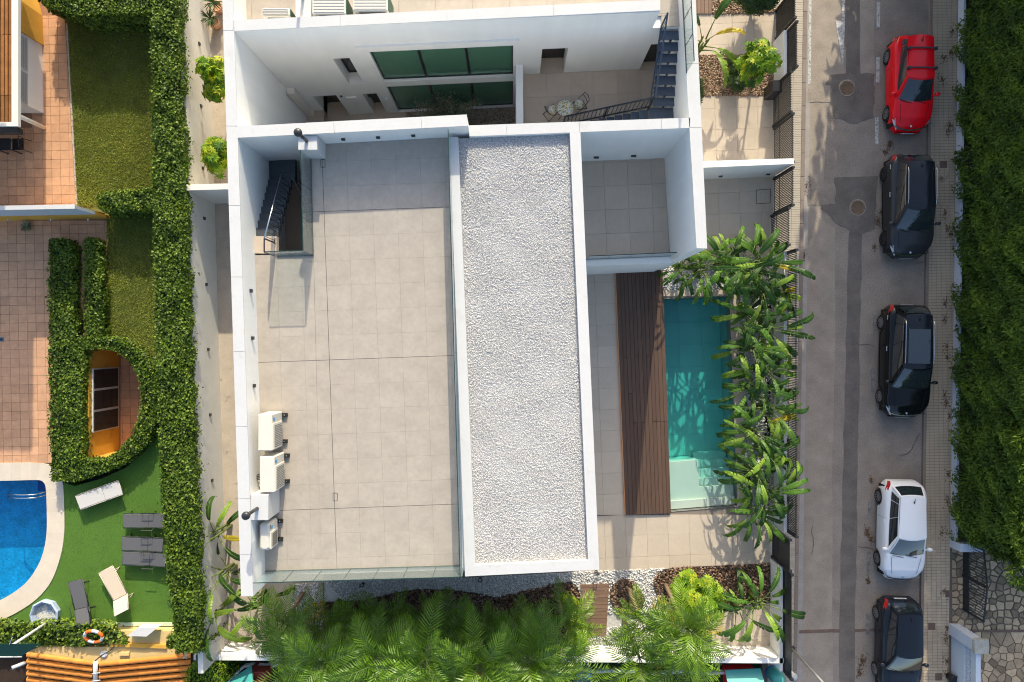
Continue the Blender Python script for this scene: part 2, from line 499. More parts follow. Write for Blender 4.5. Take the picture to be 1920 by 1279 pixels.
m_bluewall = M("pale_blue_render", (.58, .62, .68), .75, n=(1.6, .05, 7), stain=((.36, .33, .28), 1.2, .62, .8))
m_brick = M("brown_paving", (.16, .11, .085), .9, n=(3, .2))
m_rust = M("manhole_iron", (.17, .115, .07), .7, n=(12, .25), bump=(40, .4, .01))
m_lemon = None
# ================================================================ THE SETTING
BX0, BX1, BY0, BY1 = -27.0, 27.0, -18.0, 18.0
mb = MB()
R = 400.0
for q in ([(-R, BY1), (R, BY1), (R, R), (-R, R)], [(-R, -R), (R, -R), (R, BY0), (-R, BY0)],
          [(-R, BY0), (BX0, BY0), (BX0, BY1), (-R, BY1)], [(BX1, BY0), (R, BY0), (R, BY1), (BX1, BY1)]):
    mb.prism(q, -.6, -.25)
mb.prism([(BX0, BY0), (BX1, BY0), (BX1, BY1), (BX0, BY1)], -3.2, -2.4)
structure("ground", mb, m_soil)

# --- street
def strip(pxl, y0=-19, y1=19):
    """straight line through two ground pixels extended to y0..y1"""
    a = W(*pxl[0]); b = W(*pxl[1])
    f = lambda y: a[0] + (b[0] - a[0]) * (y - a[1]) / (b[1] - a[1])
    return f
k_walk = strip(((1506, 0), (1487, 1279)))        # pavement edge
k_kerb = strip(((1514, 0), (1494, 1279)))        # kerb outer edge
k_gut = strip(((1521, 0), (1503, 1279)))         # gutter outer edge
k_rk = strip(((1749.5, 0), (1730, 1279)))        # right pavement edge
k_rw = strip(((1795, 0), (1777, 1279)))          # right pavement outer edge
Y0, Y1 = -19.0, 19.0
def band(fa, fb, y0=Y0, y1=Y1, oa=0, ob=0):
    return [(fa(y0) + oa, y0), (fb(y0) + ob, y0), (fb(y1) + ob, y1), (fa(y1) + oa, y1)]

RZ = -.12
road = structure("road", MB().prism(band(k_gut, k_rk, oa=-.05, ob=.02), -.6, RZ), m_asph)
def wobble(pts, amp=.05, n=4):
    out = []
    for i in range(len(pts)):
        a = Vector(pts[i]); b = Vector(pts[(i + 1) % len(pts)])
        for k in range(n):
            p = a.lerp(b, k / n)
            out.append((p.x + random.uniform(-amp, amp), p.y + random.uniform(-amp, amp)))
    return out
def patch(name, px, mat, lev, amp=.05, n=5):
    return MB().prism(wobble(WL(px, RZ), amp, n), RZ - .01, RZ + .004 * lev, bottom=False).build(name, mat, road)
patch("asphalt_patch", [(1508, -60), (1584, -60), (1583, 150), (1556, 160), (1540, 410), (1566, 430), (1566, 640), (1560, 900), (1562, 1400), (1499, 1400)], m_asph_l, 1, .02, 12)
patch("asphalt_patch", [(1612, -60), (1640, -60), (1640, 140), (1612, 138)], m_asph_l, 1, .04)
patch("asphalt_patch", [(1556, 142), (1640, 138), (1640, 176), (1636, 222), (1600, 232), (1566, 222), (1556, 190), (1548, 165)], m_asph_d, 3, .05)
patch("asphalt_patch", [(1566, 332), (1645, 330), (1642, 400), (1640, 432), (1606, 440), (1570, 420), (1540, 392), (1542, 385), (1566, 383)], m_asph_d, 3, .05)
patch("asphalt_patch", [(1584, -60), (1612, -60), (1613, 140), (1586, 140)], m_asph_d, 2, .03)
patch("asphalt_patch", [(1592, 436), (1616, 436), (1612, 640), (1608, 900), (1604, 1130), (1602, 1400), (1571, 1400), (1575, 1130), (1580, 900), (1586, 640)], m_asph_d, 2, .03, 9)
patch("asphalt_patch", [(1514, 162), (1556, 160), (1556, 192), (1514, 192)], m_asph_l, 4, .02)
patch("asphalt_patch", [(1514, 356), (1566, 352), (1566, 384), (1514, 386)], m_asph, 4, .02)
patch("tar_joint", [(1498, 1182), (1574, 1180), (1574, 1186), (1498, 1188)], m_brick, 4, .01)
patch("tar_joint", [(1603, 1180), (1645, 1179), (1645, 1184), (1603, 1185)], m_brick, 4, .01)
# painted marks
m_asph_c = M("tar_crack", (.055, .05, .047), .8)
def mark(px): return MB().prism(WL(px, RZ), RZ, RZ + .02, bottom=False).build("road_marking", m_paint, road)
for y0, y1, x in ((5, 53, 1647), (108, 157, 1646), (221, 271, 1644)):
    mark([(x - 3, y0), (x + 3, y0), (x + 2.4, y1), (x - 3.4, y1)])
mark([(1516, -40), (1521.5, -40), (1520, 158), (1514.5, 158)])
mark([(1566, 40), (1584, 40), (1580, 124)])
mark([(1579, -40), (1584, -40), (1583, 41), (1578, 41)])
m_paint_w = M("worn_road_paint", (.25, .24, .225), .85, n=(9, .3, 8), stain=((.16, .15, .14), 6, .42, .60))
for y0, y1, x in ((585, 628, 1640), (690, 735, 1637), (940, 965, 1631), (1035, 1078, 1629), (1150, 1190, 1627)):
    MB().prism(WL([(x - 3, y0), (x + 3, y0), (x + 2.4, y1), (x - 3.4, y1)], RZ), RZ, RZ + .02, bottom=False).build("road_marking", m_paint_w, road)
# old cracks filled with tar
for k in range(7):
    x_, y_ = random.uniform(1520, 1735), random.uniform(-10, 1290)
    pts = [(x_, y_)]; a_ = random.choice((0, 1.57)) + random.uniform(-.4, .4)
    for j in range(random.randint(5, 11)):
        a_ += random.uniform(-.5, .5); pts.append((pts[-1][0] + 7 * math.cos(a_), pts[-1][1] + 7 * math.sin(a_)))
    m = MB()
    for a, b in zip(pts, pts[1:]):
        a, b = W(*a, RZ), W(*b, RZ); m.bar((*a, RZ + .016), (*b, RZ + .016), random.uniform(.010, .022), .004)
    m.build("tar_seam", m_asph_c, road)
# iron covers
for x, y in ((1588, 166), (1608, 390)):
    c = W3(x, y, RZ)
    m = MB().lathe([(.30, 0), (.30, .022), (.27, .026), (.26, .018), (.02, .018)], c, 28)
    for a in range(-3, 4):
        m.box(c.x - .2, c.x + .2, c.y + a * .062 - .012, c.y + a * .062 + .012, RZ + .018, RZ + .024)
    m.build("manhole_cover", m_rust, road)
    MB().lathe([(.36, 0), (.36, .019), (.305, .021), (.305, .004)], c, 28).build("manhole_rim", m_asph, road)

# leaf litter against the pavements and on the road
def litter(name, spots, n, mat, z, parent):
    C = []
    for (px, py, r, w) in spots:
        k = int(n * w)
        a = RNG.uniform(0, 6.28, k); d = r * np.abs(RNG.normal(0, .6, k))
        x, y = W(px, py, z)
        C.append(np.stack([x + d * np.cos(a) * .6, y + d * np.sin(a), np.full(k, z + .006)], 1))
    C = np.concatenate(C); m = len(C)
    ang = RNG.uniform(0, 6.28, m); L = RNG.uniform(.02, .045, m)
    u = np.stack([np.cos(ang), np.sin(ang), RNG.normal(0, .2, m)], 1) * L[:, None]
    v = np.stack([-np.sin(ang), np.cos(ang), RNG.normal(0, .2, m)], 1) * L[:, None] * .5
    V = np.concatenate([C - u, C + v, C + u, C - v]); i = np.arange(m)
    V[:, 2] = np.maximum(V[:, 2], z + .002)
    o = np_obj(name, np_mesh(name, V, np.stack([i, i + m, i + 2 * m, i + 3 * m], 1), mat, RNG.random(m)), parent)
    o["kind"] = "stuff"; return o
m_litter = M("dry_leaf_litter", None, .9, ramp=((.05, .028, .015), (.13, .07, .035), (.20, .12, .06)))
litter("leaf_litter", [(1668, 272, .3, 1), (1660, 285, .2, .5), (1626, 1000, .25, 1), (1634, 1012, .2, .6), (1618, 1240, .35, 1), (1612, 1262, .3, .8), (1634, 900, .15, .5), (1628, 1090, .15, .5),
                       (1646, 415, .25, .4), (1652, 398, .15, .3), (1640, 465, .2, .3), (1735, 640, .2, .3), (1737, 860, .25, .5), (1512, 350, .3, .4), (1508, 480, .3, .4)], 120, m_litter, RZ + .01, road)

kerb_l = structure("kerb", MB().prism(band(k_kerb, k_gut, oa=.004, ob=.05), -.6, RZ + .012), m_gutter)
kerb_o = structure("kerb_course", MB().prism(band(k_walk, k_kerb, oa=.004, ob=.0), -.6, -.02), m_walk_g)
yy = Y0
while yy < Y1:
    MB().prism([(k_walk(yy) + .012, yy), (k_kerb(yy), yy), (k_kerb(yy + .98), yy + .98), (k_walk(yy + .98) + .012, yy + .98)], -.25, .0 + random.uniform(-.003, .003)).build("kerb_stone", m_kerb, kerb_o)
    yy += 1.0
pave_l = structure("pavement", MB().prism([(10.6, Y0), (k_walk(Y0), Y0), (k_walk(Y1), Y1), (10.9, Y1)], -.6, -.012), m_walk_g)
fx = lambda y: 11.1 + (y) * .010
tiles(pave_l, [[(fx(-14.6) - .1, -14.6), (k_walk(-14.6), -14.6), (k_walk(14.6), 14.6), (fx(14.6) - .1, 14.6)]], (11.0, 0), -.013, .40, .10, .012, -.012, 0, m_walk, name="paving_tile", cap=300, stag=0)
pave_r = structure("pavement", MB().prism(band(k_rk, k_rw, ob=.25), -.6, -.012), m_walk_g)
MB().prism(band(k_rk, k_rk, oa=-.12, ob=-.01), -.6, .002).build("kerb_edge", m_kerb, pave_r)
tiles(pave_r, [band(k_rk, k_rw, -14.6, 14.6, oa=.0, ob=.02)], (k_rk(0), 0), .0155, .205, .125, .014, -.012, 0, m_walk_r, name="paving_tile", cap=300)
litter("leaf_litter", [(x, y, .28, .5) for x, y in ((1785, 60), (1783, 100), (1781, 235), (1779, 245), (1770, 110), (1766, 150), (1772, 400), (1776, 430), (1783, 440), (1772, 570), (1771, 600), (1775, 650), (1776, 670), (1771, 740), (1774, 755), (1780, 780),
        (1778, 890), (1776, 940), (1768, 1000), (1770, 1110), (1775, 1180), (1773, 1200), (1776, 1240), (1774, 1265))], 90, m_litter, .002, pave_r)
for x, y in ((1769, 309), (1747, 1175), (1760, 1270), (1779, 1114)):
    c = W(x, y)
    MB().box(c[0] - .15, c[0] + .15, c[1] - .15, c[1] + .15, -.01, .004).build("drain_cover", m_brick, pave_r)

# --- villa plot: lane, garden and pool terrace slabs
PTL, PTR, PBR, PBL = W(1243, 561), W(1368, 556), W(1383, 950), W(1258, 960)
fxl = 11.15
lane = structure("lane_path", MB().prism([(-12.75, -13.1), (-8.0, -13.1), (-8.0, 16), (-13.0, 16)], -.6, 0), m_conc)
MB().prism([(-8.75, -7.7), (-8.70, -7.7), (-9.0, 15), (-9.05, 15)], 0, .05).build("drain_strip", m_brick, lane)
plot = MB()
plot.prism([(-8.0, -13.4), (fxl, -13.4), (fxl, -7.3), (-8.0, -7.3)], -.6, -.03)
plot.prism([(2.2, -7.3), PBL, PTL, (2.2, 1.8)], -.6, -.03)
plot.prism([(2.2, -7.3), PBL, PBR, (fxl, -7.3)], -.6, -.03)
plot.prism([PBR, (fxl, -7.3), (fxl, 2.0), PTR], -.6, -.03)
plot.prism([(2.2, 1.8), PTL, PTR, (fxl, 2.0), (fxl, 16), (2.2, 16)], -.6, -.03)
terrace_g = structure("pool_terrace", plot, m_grout)
TA = math.radians(2.3)
og = W(1172, 966)
tl = lambda polys, **k: tiles(terrace_g, polys, og, TA, .9, .9, .006, -.03, 0, m_porc2, name="paving_tile", **k)
tl([WL([(1075, 505), (1153, 505), (1172, 966), (1100, 966)]),
    WL([(1090, 966), (1172, 966), (1258, 961), (1450, 951), (1446, 1057), (1090, 1076)]),
    WL([(1368, 556), (1386, 555), (1402, 949), (1383, 950)]),
    WL([(1242, 545), (1385, 540), (1385, 556), (1368, 556), (1243, 561)]),
    WL([(1236, 335), (1452, 331), (1452, 478), (1236, 500)]),
    WL([(1290, 28), (1452, 24), (1452, 102), (1296, 106)]),
    WL([(1300, 180), (1452, 178), (1452, 334), (1306, 336)]),
    WL([(1335, 1130), (1470, 1120), (1478, 1225), (1335, 1225)])], cap=420)
# manhole frame on the drive
for a, b in (((1418, 357), (1445, 355)), ((1445, 355), (1444, 381)), ((1444, 381), (1418, 383)), ((1418, 383), (1418, 357))):
    MB().bar(W3(*a, .002), W3(*b, .002), .025, .006).build("cover_frame", m_darkgrout, terrace_g)

def stones(name, polys, n, rad, z, mat, flat=.7, parent=None, kind="stuff", long=1.0, relief=.0):
    """loose stones / chips as deformed octahedra over convex polygons"""
    P = []
    tot = sum(abs(area2(p)) for p in polys)
    for p in polys:
        p = ccw(p); k = max(1, int(n * abs(area2(p)) / tot))
        tri = [(p[0], p[i], p[i + 1]) for i in range(1, len(p) - 1)]
        ar = np.array([abs(area2(t)) for t in tri]); ch = RNG.choice(len(tri), k, p=ar / ar.sum())
        T = np.array(tri)[ch]; r1 = np.sqrt(RNG.random(k))[:, None]; r2 = RNG.random(k)[:, None]
        P.append((1 - r1) * T[:, 0] + r1 * (1 - r2) * T[:, 1] + r1 * r2 * T[:, 2])
    P = np.concatenate(P); m = len(P)
    zz = z + RNG.uniform(0, rad * .9, m)
    if relief: zz = zz + relief * (np.sin(P[:, 0] * 2.1 + 1.3 * np.sin(P[:, 1] * 1.7)) * np.sin(P[:, 1] * 2.6 + P[:, 0]))
    oct_ = np.array([(1, 0, 0), (0, 1, 0), (-1, 0, 0), (0, -1, 0), (0, 0, 1), (0, 0, -1)], float)
    s = RNG.uniform(.55, 1.25, (m, 1)) * rad
    sc = np.stack([s[:, 0] * long * RNG.uniform(.8, 1.3, m), s[:, 0] * RNG.uniform(.6, 1.0, m), s[:, 0] * flat * RNG.uniform(.7, 1.2, m)], 1)
    V = oct_[None] * sc[:, None] + RNG.normal(0, .18, (m, 6, 3)) * s[:, None]
    a = RNG.uniform(0, 6.28, m); b = RNG.normal(0, .35, m)
    ca, sa, cb, sb = np.cos(a)[:, None], np.sin(a)[:, None], np.cos(b)[:, None], np.sin(b)[:, None]
    X, Y, Z = V[..., 0], V[..., 1], V[..., 2]
    X, Z = X * cb + Z * sb, -X * sb + Z * cb
    X, Y = X * ca - Y * sa, X * sa + Y * ca
    base = Vector((0, 0, 0))
    if parent is not None:
        r = parent
        while r.parent is not None: r = r.parent
        base = WLOC.get(r.name, Vector((0, 0, 0)))
    V = np.stack([X + P[:, :1] - base.x, Y + P[:, 1:] - base.y, Z + zz[:, None] - base.z], 2).reshape(-1, 3)
    f = np.array([(0, 1, 4), (1, 2, 4), (2, 3, 4), (3, 0, 4), (1, 0, 5), (2, 1, 5), (3, 2, 5), (0, 3, 5)])
    F = (f[None] + (np.arange(m) * 6)[:, None, None]).reshape(-1, 3)
    o = np_obj(name, np_mesh(name, V, F, mat, np.repeat(RNG.random(m), 8)), parent)
    if kind: o["kind"] = kind
    return o

# --- villa pool (shell, steps, water)
pool = structure("swimming_pool", MB(), m_poolt) if False else None
PD = -1.55
def lerp2(a, b, t): return (a[0] + (b[0] - a[0]) * t, a[1] + (b[1] - a[1]) * t)
sh = MB()
sh.add([(*PTL, PD), (*PTR, PD), (*PBR, PD), (*PBL, PD)], [(3, 2, 1, 0)])
for a, b in ((PTL, PTR), (PTR, PBR), (PBR, PBL), (PBL, PTL)):
    sh.add([(*a, PD), (*b, PD), (*b, -.0), (*a, -.0)], [(0, 1, 2, 3), ])
pool_o = structure("pool_basin", sh, m_poolg)
def pq(u0, u1, v0, v1):
    """pool patch: u across, v from the far end"""
    q = []
    for u, v in ((u0, v0), (u1, v0), (u1, v1), (u0, v1)):
        a = lerp2(PTL, PTR, u); b = lerp2(PBL, PBR, u); q.append(lerp2(a, b, v))
    return q
tiles(pool_o, [pq(0, 1, 0, .77)], PTL, math.radians(2.2), 1.0, 1.0, .008, PD, PD + .012, m_poolt, name="pool_tile")
def solid(q, z, name="pool_bench"):
    return MB().prism(q, PD + .02, z).build(name, m_poolt, pool_o)
solid(pq(.012, .47, .775, .988), -.36)
solid(pq(.47, .988, .905, .985), -.36, "pool_step")
for i, (v0, z) in enumerate(((.868, -.56), (.83, -.78), (.79, -1.0), (.755, -1.22))):
    solid(pq(.475, .985, v0, v0 + .045), z, "pool_step")
solid(pq(.012, .988, .958, .996), -.24, "pool_step")
for v in (.15, .3, .45, .6, .75):
    pass
wmb = MB().prism([lerp2(PTL, PBR, .002), lerp2(PTR, PBL, .002), lerp2(PBR, PTL, .002), lerp2(PBL, PTR, .002)], PD + .006, -.09)
water_o = structure("pool_water", wmb, m_water)
# chlorine bubbles / floating specks are left to the water surface

# --- timber deck beside the pool
dk = thing("timber_deck", "dark brown timber deck of long boards between the grey terrace and the teal pool", "deck", (*W(1205, 740), 0))
dTL, dTR, dBR, dBL = W(1154, 513), W(1242, 508), W(1257.5, 962), W(1172.5, 965.5)
MB().prism([dTL, dTR, dBR, dBL], -.02, .03).build("frame", m_darkgrout, dk)
nb = 12
for i in range(nb):
    a, b = (i + .035) / nb, (i + .965) / nb
    cut = random.choice((.35, .5, .62))
    for v0, v1 in ((0, cut - .001), (cut + .001, 1)):
        q = [lerp2(lerp2(dTL, dBL, v), lerp2(dTR, dBR, v), u) for u, v in ((a, v0), (b, v0), (b, v1), (a, v1))]
        MB().prism(q, .03, .085 + random.uniform(-.002, .002)).build("board", m_wood_d, dk)
q = [dTL, dBL, (dBL[0] - .035, dBL[1] - .0), (dTL[0] - .035, dTL[1])]
MB().prism(q, -.02, .09).build("edge_trim", m_trim, dk)

# ================================================================ THE VILLA
VZ = 7.5; RZF = 6.4; PZ = 6.85; T2 = 2.9; BZ = 3.2; CZ = -.7
villa = thing("villa", "white modern flat roofed villa with beige roof terrace and white gravel roof", "villa", (-1.5, 1.0, 0))
def lx(a, b, y): return a[0] + (b[0] - a[0]) * (y - a[1]) / (b[1] - a[1])
Lo0, Lo1 = W(416.8, 0, VZ), W(452, 1118.6, VZ)
Li0, Li1 = W(437, 0, VZ), W(474.7, 1118.6, VZ)
lo = lambda y: lx(Lo0, Lo1, y)
li = lambda y: lx(Li0, Li1, y)
YB = Lo1[1]
def wall(poly, z0, z1, mat=None, name="wall"):
    return MB().prism(poly, z0, z1).build(name, mat or m_white, villa)
def coping(a0, a1, b0, b1, z, cuts, name="coping"):
    """cap stones along a wall whose long edges are a0-a1 and b0-b1"""
    cs = [0] + list(cuts) + [1]
    L = math.dist(a0, a1); g = .006 / L
    for i in range(len(cs) - 1):
        t0, t1 = cs[i] + (g if i else 0), cs[i + 1] - (g if i < len(cs) - 2 else 0)
        MB().prism([lerp2(a0, a1, t0), lerp2(a0, a1, t1), lerp2(b0, b1, t1), lerp2(b0, b1, t0)], z - .03, z).build(name, m_white_cap, villa)
YT = 15.0
# left boundary wall of the house
wall([(lo(YT), YT), (li(YT), YT), (li(YB), YB), (lo(YB), YB)], -.7, VZ - .03)
wl = YT - YB
cut = [(YT - W(0, y, VZ)[1]) / wl for y in (-90, 58, 237, 386, 520, 660, 800, 935, 1040)]
coping((lo(YT), YT), (lo(YB), YB), (li(YT), YT), (li(YB), YB), VZ, cut)

# facade plane of the north block
fa, fb = 10.177, .0455
def FY(x): return fa + fb * x
def facade(u0, u1, z0, z1, openings, th=.30, mat=None):
    """front panels around openings (x0,x1,z0,z1)"""
    us = sorted({u0, u1} | {o[0] for o in openings} | {o[1] for o in openings})
    m = MB()
    for i in range(len(us) - 1):
        a, b = us[i], us[i + 1]
        segs = [(z0, z1)]
        for o in openings:
            if o[0] <= a + 1e-6 and o[1] >= b - 1e-6:
                ns = []
                for s0, s1 in segs:
                    if o[2] > s0: ns.append((s0, min(s1, o[2])))
                    if o[3] < s1: ns.append((max(s0, o[3]), s1))
                segs = [s for s in ns if s[1] - s[0] > 1e-4]
        for s0, s1 in segs:
            m.prism([(a, FY(a)), (b, FY(b)), (b, FY(b) + th), (a, FY(a) + th)], s0, s1)
    return m.build("facade", mat or m_white, villa)
def fquad(m, x0, x1, z0, z1, d, th, mi=0):
    m.prism([(x0, FY(x0) + d), (x1, FY(x1) + d), (x1, FY(x1) + d + th), (x0, FY(x0) + d + th)], z0, z1, mi)
    return m
XR = 5.72
Pf1x = W(1238, 20, VZ)[0]
op = [(-4.92, .04, 2.75, 5.48), (-4.92, .04, -.66, 2.27), (-6.28, -5.70, 2.7, 5.07), (-8.0, -7.06, CZ, 1.62), (-6.0, -5.44, CZ, 1.62),
      (1.06, 1.97, T2 - .025, 5.08), (4.88, 5.60, T2 - .025, 5.06)]
op = [(-8.0, -7.06, CZ - .03, 1.62), (-6.28, -6.0, 2.7, 5.07), (-6.0, -5.70, 2.7, 5.07), (-6.0, -5.70, CZ - .03, 1.62), (-5.70, -5.44, CZ - .03, 1.62)] + op[:2] + op[5:]
facade(li(9.8) - .02, XR, CZ - .3, RZF - .06, op, .62)
fquad_ = lambda a, b: [(a, FY(a)), (b, FY(b)), (b, FY(b) + .33), (a, FY(a) + .33)]
wall(fquad_(li(9.8) - .02, Pf1x), RZF - .06, VZ - .03, name="parapet_wall")
# parapet top
Pb0, Pb1 = W(438, 37.7, VZ), W(1236.6, 1.2, VZ)
Pf0, Pf1 = W(438, 58.8, VZ), W(1238, 20, VZ)
coping(Pf0, Pf1, (Pf0[0], Pf0[1] + .34), (Pf1[0], Pf1[1] + .34), VZ, (.25, .5, .75))
# block behind
m = MB(); xl = li(11)
wall([(li(10.4) - .05, FY(-8.7) + .62), (XR, FY(XR) + .62), (XR, YT), (li(YT) - .05, YT)], CZ - .3, RZF - .03, name="upper_floor")
# ledge above the big window
fquad(MB(), -5.25, .22, 5.78, 6.02, -.07, .08).build("ledge", m_white, villa)
fquad(MB(), -5.25, .22, 5.62, 5.78, -.035, .04).build("ledge", m_white, villa)
# windows
def window(x0, x1, z0, z1, d, n, gl, rec=None):
    fr = MB(); t = .07
    fquad(fr, x0, x1, z0, z0 + t, d, .06); fquad(fr, x0, x1, z1 - t, z1, d, .06)
    for k in range(n + 1):
        xc = x0 + (x1 - x0) * k / n
        xa, xb = max(x0, xc - .05), min(x1, xc + .05)
        fquad(fr, xa, xb, z0 + t, z1 - t, d, .06)
    w = fr.build("window", m_frame, villa)
    for k in range(n):
        a = x0 + (x1 - x0) * k / n + .05; b = x0 + (x1 - x0) * (k + 1) / n - .05
        fquad(MB(), a, b, z0 + t, z1 - t, d + .025, .012).build("pane", gl, w)
    return w
window(-4.92, .04, 2.75, 5.48, .10, 3, m_green_gl)
window(-4.92, .04, -.66, 2.27, .10, 3, m_green_gl)
window(-6.28, -5.70, 2.7, 5.07, .45, 1, m_blackgl)
def door(x0, x1, z0, z1, d, gl):
    f_ = MB(); t = .06
    fquad(f_, x0, x0 + t, z0, z1, d, .05); fquad(f_, x1 - t, x1, z0, z1, d, .05); fquad(f_, x0 + t, x1 - t, z1 - t, z1, d, .05)
    dd = f_.build("door", m_frame, villa)
    fquad(MB(), x0 + t, x1 - t, z0 + .01, z1 - t, d + .015, .03).build("leaf", gl, dd)
    fquad(MB(), x1 - t - .09, x1 - t - .05, z0 + .9, z0 + 1.2, d - .03, .03).build("handle", m_chrome, dd)
door(-8.0, -7.06, CZ, 1.62, .55, m_blackgl)
door(-6.0, -5.44, CZ, 1.62, .45, m_blackgl)
door(1.06, 1.97, T2 + .002, 5.08, .56, m_blackgl)
door(4.88, 5.60, T2 + .002, 5.06, .25, m_blackgl)
# courtyard: floor, corner pier, planting bed
cy = MB().prism([(li(9.8) - .1, FY(-8.8) + .7), (.3, FY(.3) + .7), (.3, 6.7), (li(6.5) - .1, 6.3)], CZ - .3, CZ - .02).build("courtyard", m_grout2, villa)
tiles(cy, [[(-8.85, 10.6), (-4.6, 10.6), (-4.6, 6.4), (-8.85, 6.4)]], (-8.8, 9.75), TA, .9, .9, .006, CZ - .02, CZ, m_porc3)
MB().prism([(-4.6, 10.0), (.2, 10.0), (.2, 6.5), (-4.6, 6.5)], CZ - .1, CZ - .03).build("planting_bed", m_soil, villa)
stones("bed_gravel", [[(-4.6, 10.0), (.2, 10.2), (.2, 6.8), (-4.6, 6.5)]], 5200, .035, CZ - .03, m_bgrav, parent=villa)
wall([(-8.72, FY(-8.72) - .22), (-8.42, FY(-8.42) - .22), (-8.42, FY(-8.42) - .002), (-8.72, FY(-8.72) - .002)], CZ, 2.6, m_cream, "pier")
for (x, z, a, b) in ((-6.9, 1.5, .07, .1), (-5.2, 1.0, .12, .1)):
    fquad(MB(), x, x + a, z, z + b, -.06, .058).build("wall_light", m_white if x > -6 else m_steel_d, villa)
fquad(MB(), -6.72, -6.3, 1.32, 1.42, -.06, .058).build("wall_light", m_white, villa)
fquad(MB(), -6.0, -5.93, .4, .9, .3, .03).build("bollard_light", m_steel_d, villa)

# wall between court and roof terrace
A0, A1 = W(437, 237.4, VZ), W(875, 215.2, VZ)
B0, B1 = W(443.7, 258.9, VZ), W(877.5, 236.5, VZ)
A0 = (li(A0[1]) - .0, A0[1]); B0 = (li(B0[1]), B0[1])
wall([A0, A1, B1, B0], CZ - .3, VZ - .03)
coping(A0, A1, B0, B1, VZ, (.42, .80))
C0, C1 = (A1[0], W(880, 237, PZ)[1] + .02), W(1293.8, 221.2, PZ)
D0, D1 = (B1[0], W(880.9, 256.2, PZ)[1]), W(1293.8, 240.4, PZ)
wall([C0, C1, D1, D0], CZ - .3, PZ - .03)
coping((C0[0] + .01, C0[1]), C1, (D0[0] + .01, D0[1]), D1, PZ, (.17, .50, .87))
# right hand wall
E0, E1 = W(1304.5, 0, PZ), W(1326, 466.5, PZ)
G0, G1 = W(1284.5, 100, PZ), W(1306, 466, PZ)
ro = lambda y: lx(E0, E1, y)
ri = lambda y: lx(G0, G1, y)
wall([(ri(YT), YT), (ro(YT), YT), E1, G1], -.3, PZ - .03)
rl = YT - E1[1]
coping((ro(YT), YT), E1, (ri(YT), YT), G1, PZ, [(YT - W(0, y, PZ)[1]) / rl for y in (-20, 120, 240)])
# divider between court and little terrace, little terrace slab
dv0, dv1 = (.14, FY(.14)), (.40, FY(.4))
wall([(.14, FY(.14)), (.40, FY(.4)), (.43, 7.0), (.17, 7.0)], CZ - .3, 3.8)
t2 = MB().prism([(.41, FY(.41) + .75), (ri(10.6), FY(5.7) + .75), (ri(7.1), 7.2), (.42, 6.98)], CZ, T2 - .02).build("small_terrace", m_grout2, villa)
tiles(t2, [[(.41, FY(.41) + .6), (ri(10.6), FY(5.7) + .6), (ri(7.2), 7.2), (.42, 6.98)]], (.41, FY(.41)), TA, .9, .9, .006, T2 - .02, T2, m_porc3)

# roof terrace: slab, tiles, stairwell
SX0 = W(583, 299, RZF); SX1 = W(587.6, 479, RZF); SFL = W(479, 462, RZF)
MWy = lambda x: B0[1] + (B1[1] - B0[1]) * (x - B0[0]) / (B1[0] - B0[0])
GL0, GL1 = W(843, 258, RZF + .2), W(872.3, 1081.5, RZF + .2)
GS0, GS1 = W(497.5, 1071.5, RZF), W(872, 1061, RZF)
SXB = (lx(SX0, SX1, GS0[1] - .1), GS0[1] - .1)
slab_a = [(SX0[0], MWy(SX0[0])), (GL0[0] + .1, MWy(GL0[0]) + .0), (GL1[0] + .1, GS1[1] - .12), SXB]
slab_b = [(li(SX1[1]), SX1[1]), SX1, SXB, (li(GS0[1] - .1), GS0[1] - .1)]
rt = MB().prism(slab_a, 0, RZF - .02).prism(slab_b, 0, RZF - .02).build("roof_terrace", m_grout2, villa)
J = W(617.6, 675.5, RZF); JA = math.radians(2.06)
c_, s_ = math.cos(JA), math.sin(JA)
def jt(u, v): return (J[0] + u * c_ - v * s_, J[1] + u * s_ + v * c_)
TS = W(605.8, 0, RZF)
hj = .008
for us in ((-4, -hj), (hj, 6)):
    for r in range(-3, 3):
        big = [jt(us[0], r * 4.92 + hj), jt(us[1], r * 4.92 + hj), jt(us[1], (r + 1) * 4.92 - hj), jt(us[0], (r + 1) * 4.92 - hj)]
        for base_poly in (slab_a, slab_b):
            pp = clip(big, base_poly) if True else None
            if len(pp) < 3: continue
            tiles(rt, [pp], jt(0, r * 4.92), JA, .81, .82, .003, RZF - .02, RZF, m_porc, jit=.0003)
for u0, u1, v0, v1 in ((-.012, .012, -6.35, 6.25), (-4, -.013, -.007, .007), (.013, 5.1, -.007, .007), (-3.2, -.013, 4.913, 4.927), (.013, 4.9, 4.913, 4.927), (-4, -.013, -4.927, -4.913), (.013, 5, -4.927, -4.913)):
    for base_poly in (slab_a, slab_b):
        pp = clip([jt(u0, v0), jt(u1, v0), jt(u1, v1), jt(u0, v1)], base_poly)
        if len(pp) > 2: MB().prism(pp, RZF - .02, RZF - .001).build("drain_slot", m_darkgrout, rt)
for px_, py_ in ((605.5, 307), (628.5, 932.5)):
    c = W3(px_, py_, RZF); fr_ = MB()
    for sx in (-.07, .07): fr_.box(c.x + sx - .008, c.x + sx + .008, c.y - .13, c.y + .13, RZF - .004, RZF + .003)
    for sy in (-.13, .13): fr_.box(c.x - .062, c.x + .062, c.y + sy - .008, c.y + sy + .008, RZF - .004, RZF + .003)
    fr_.build("drain_cover", m_steel_d, rt)
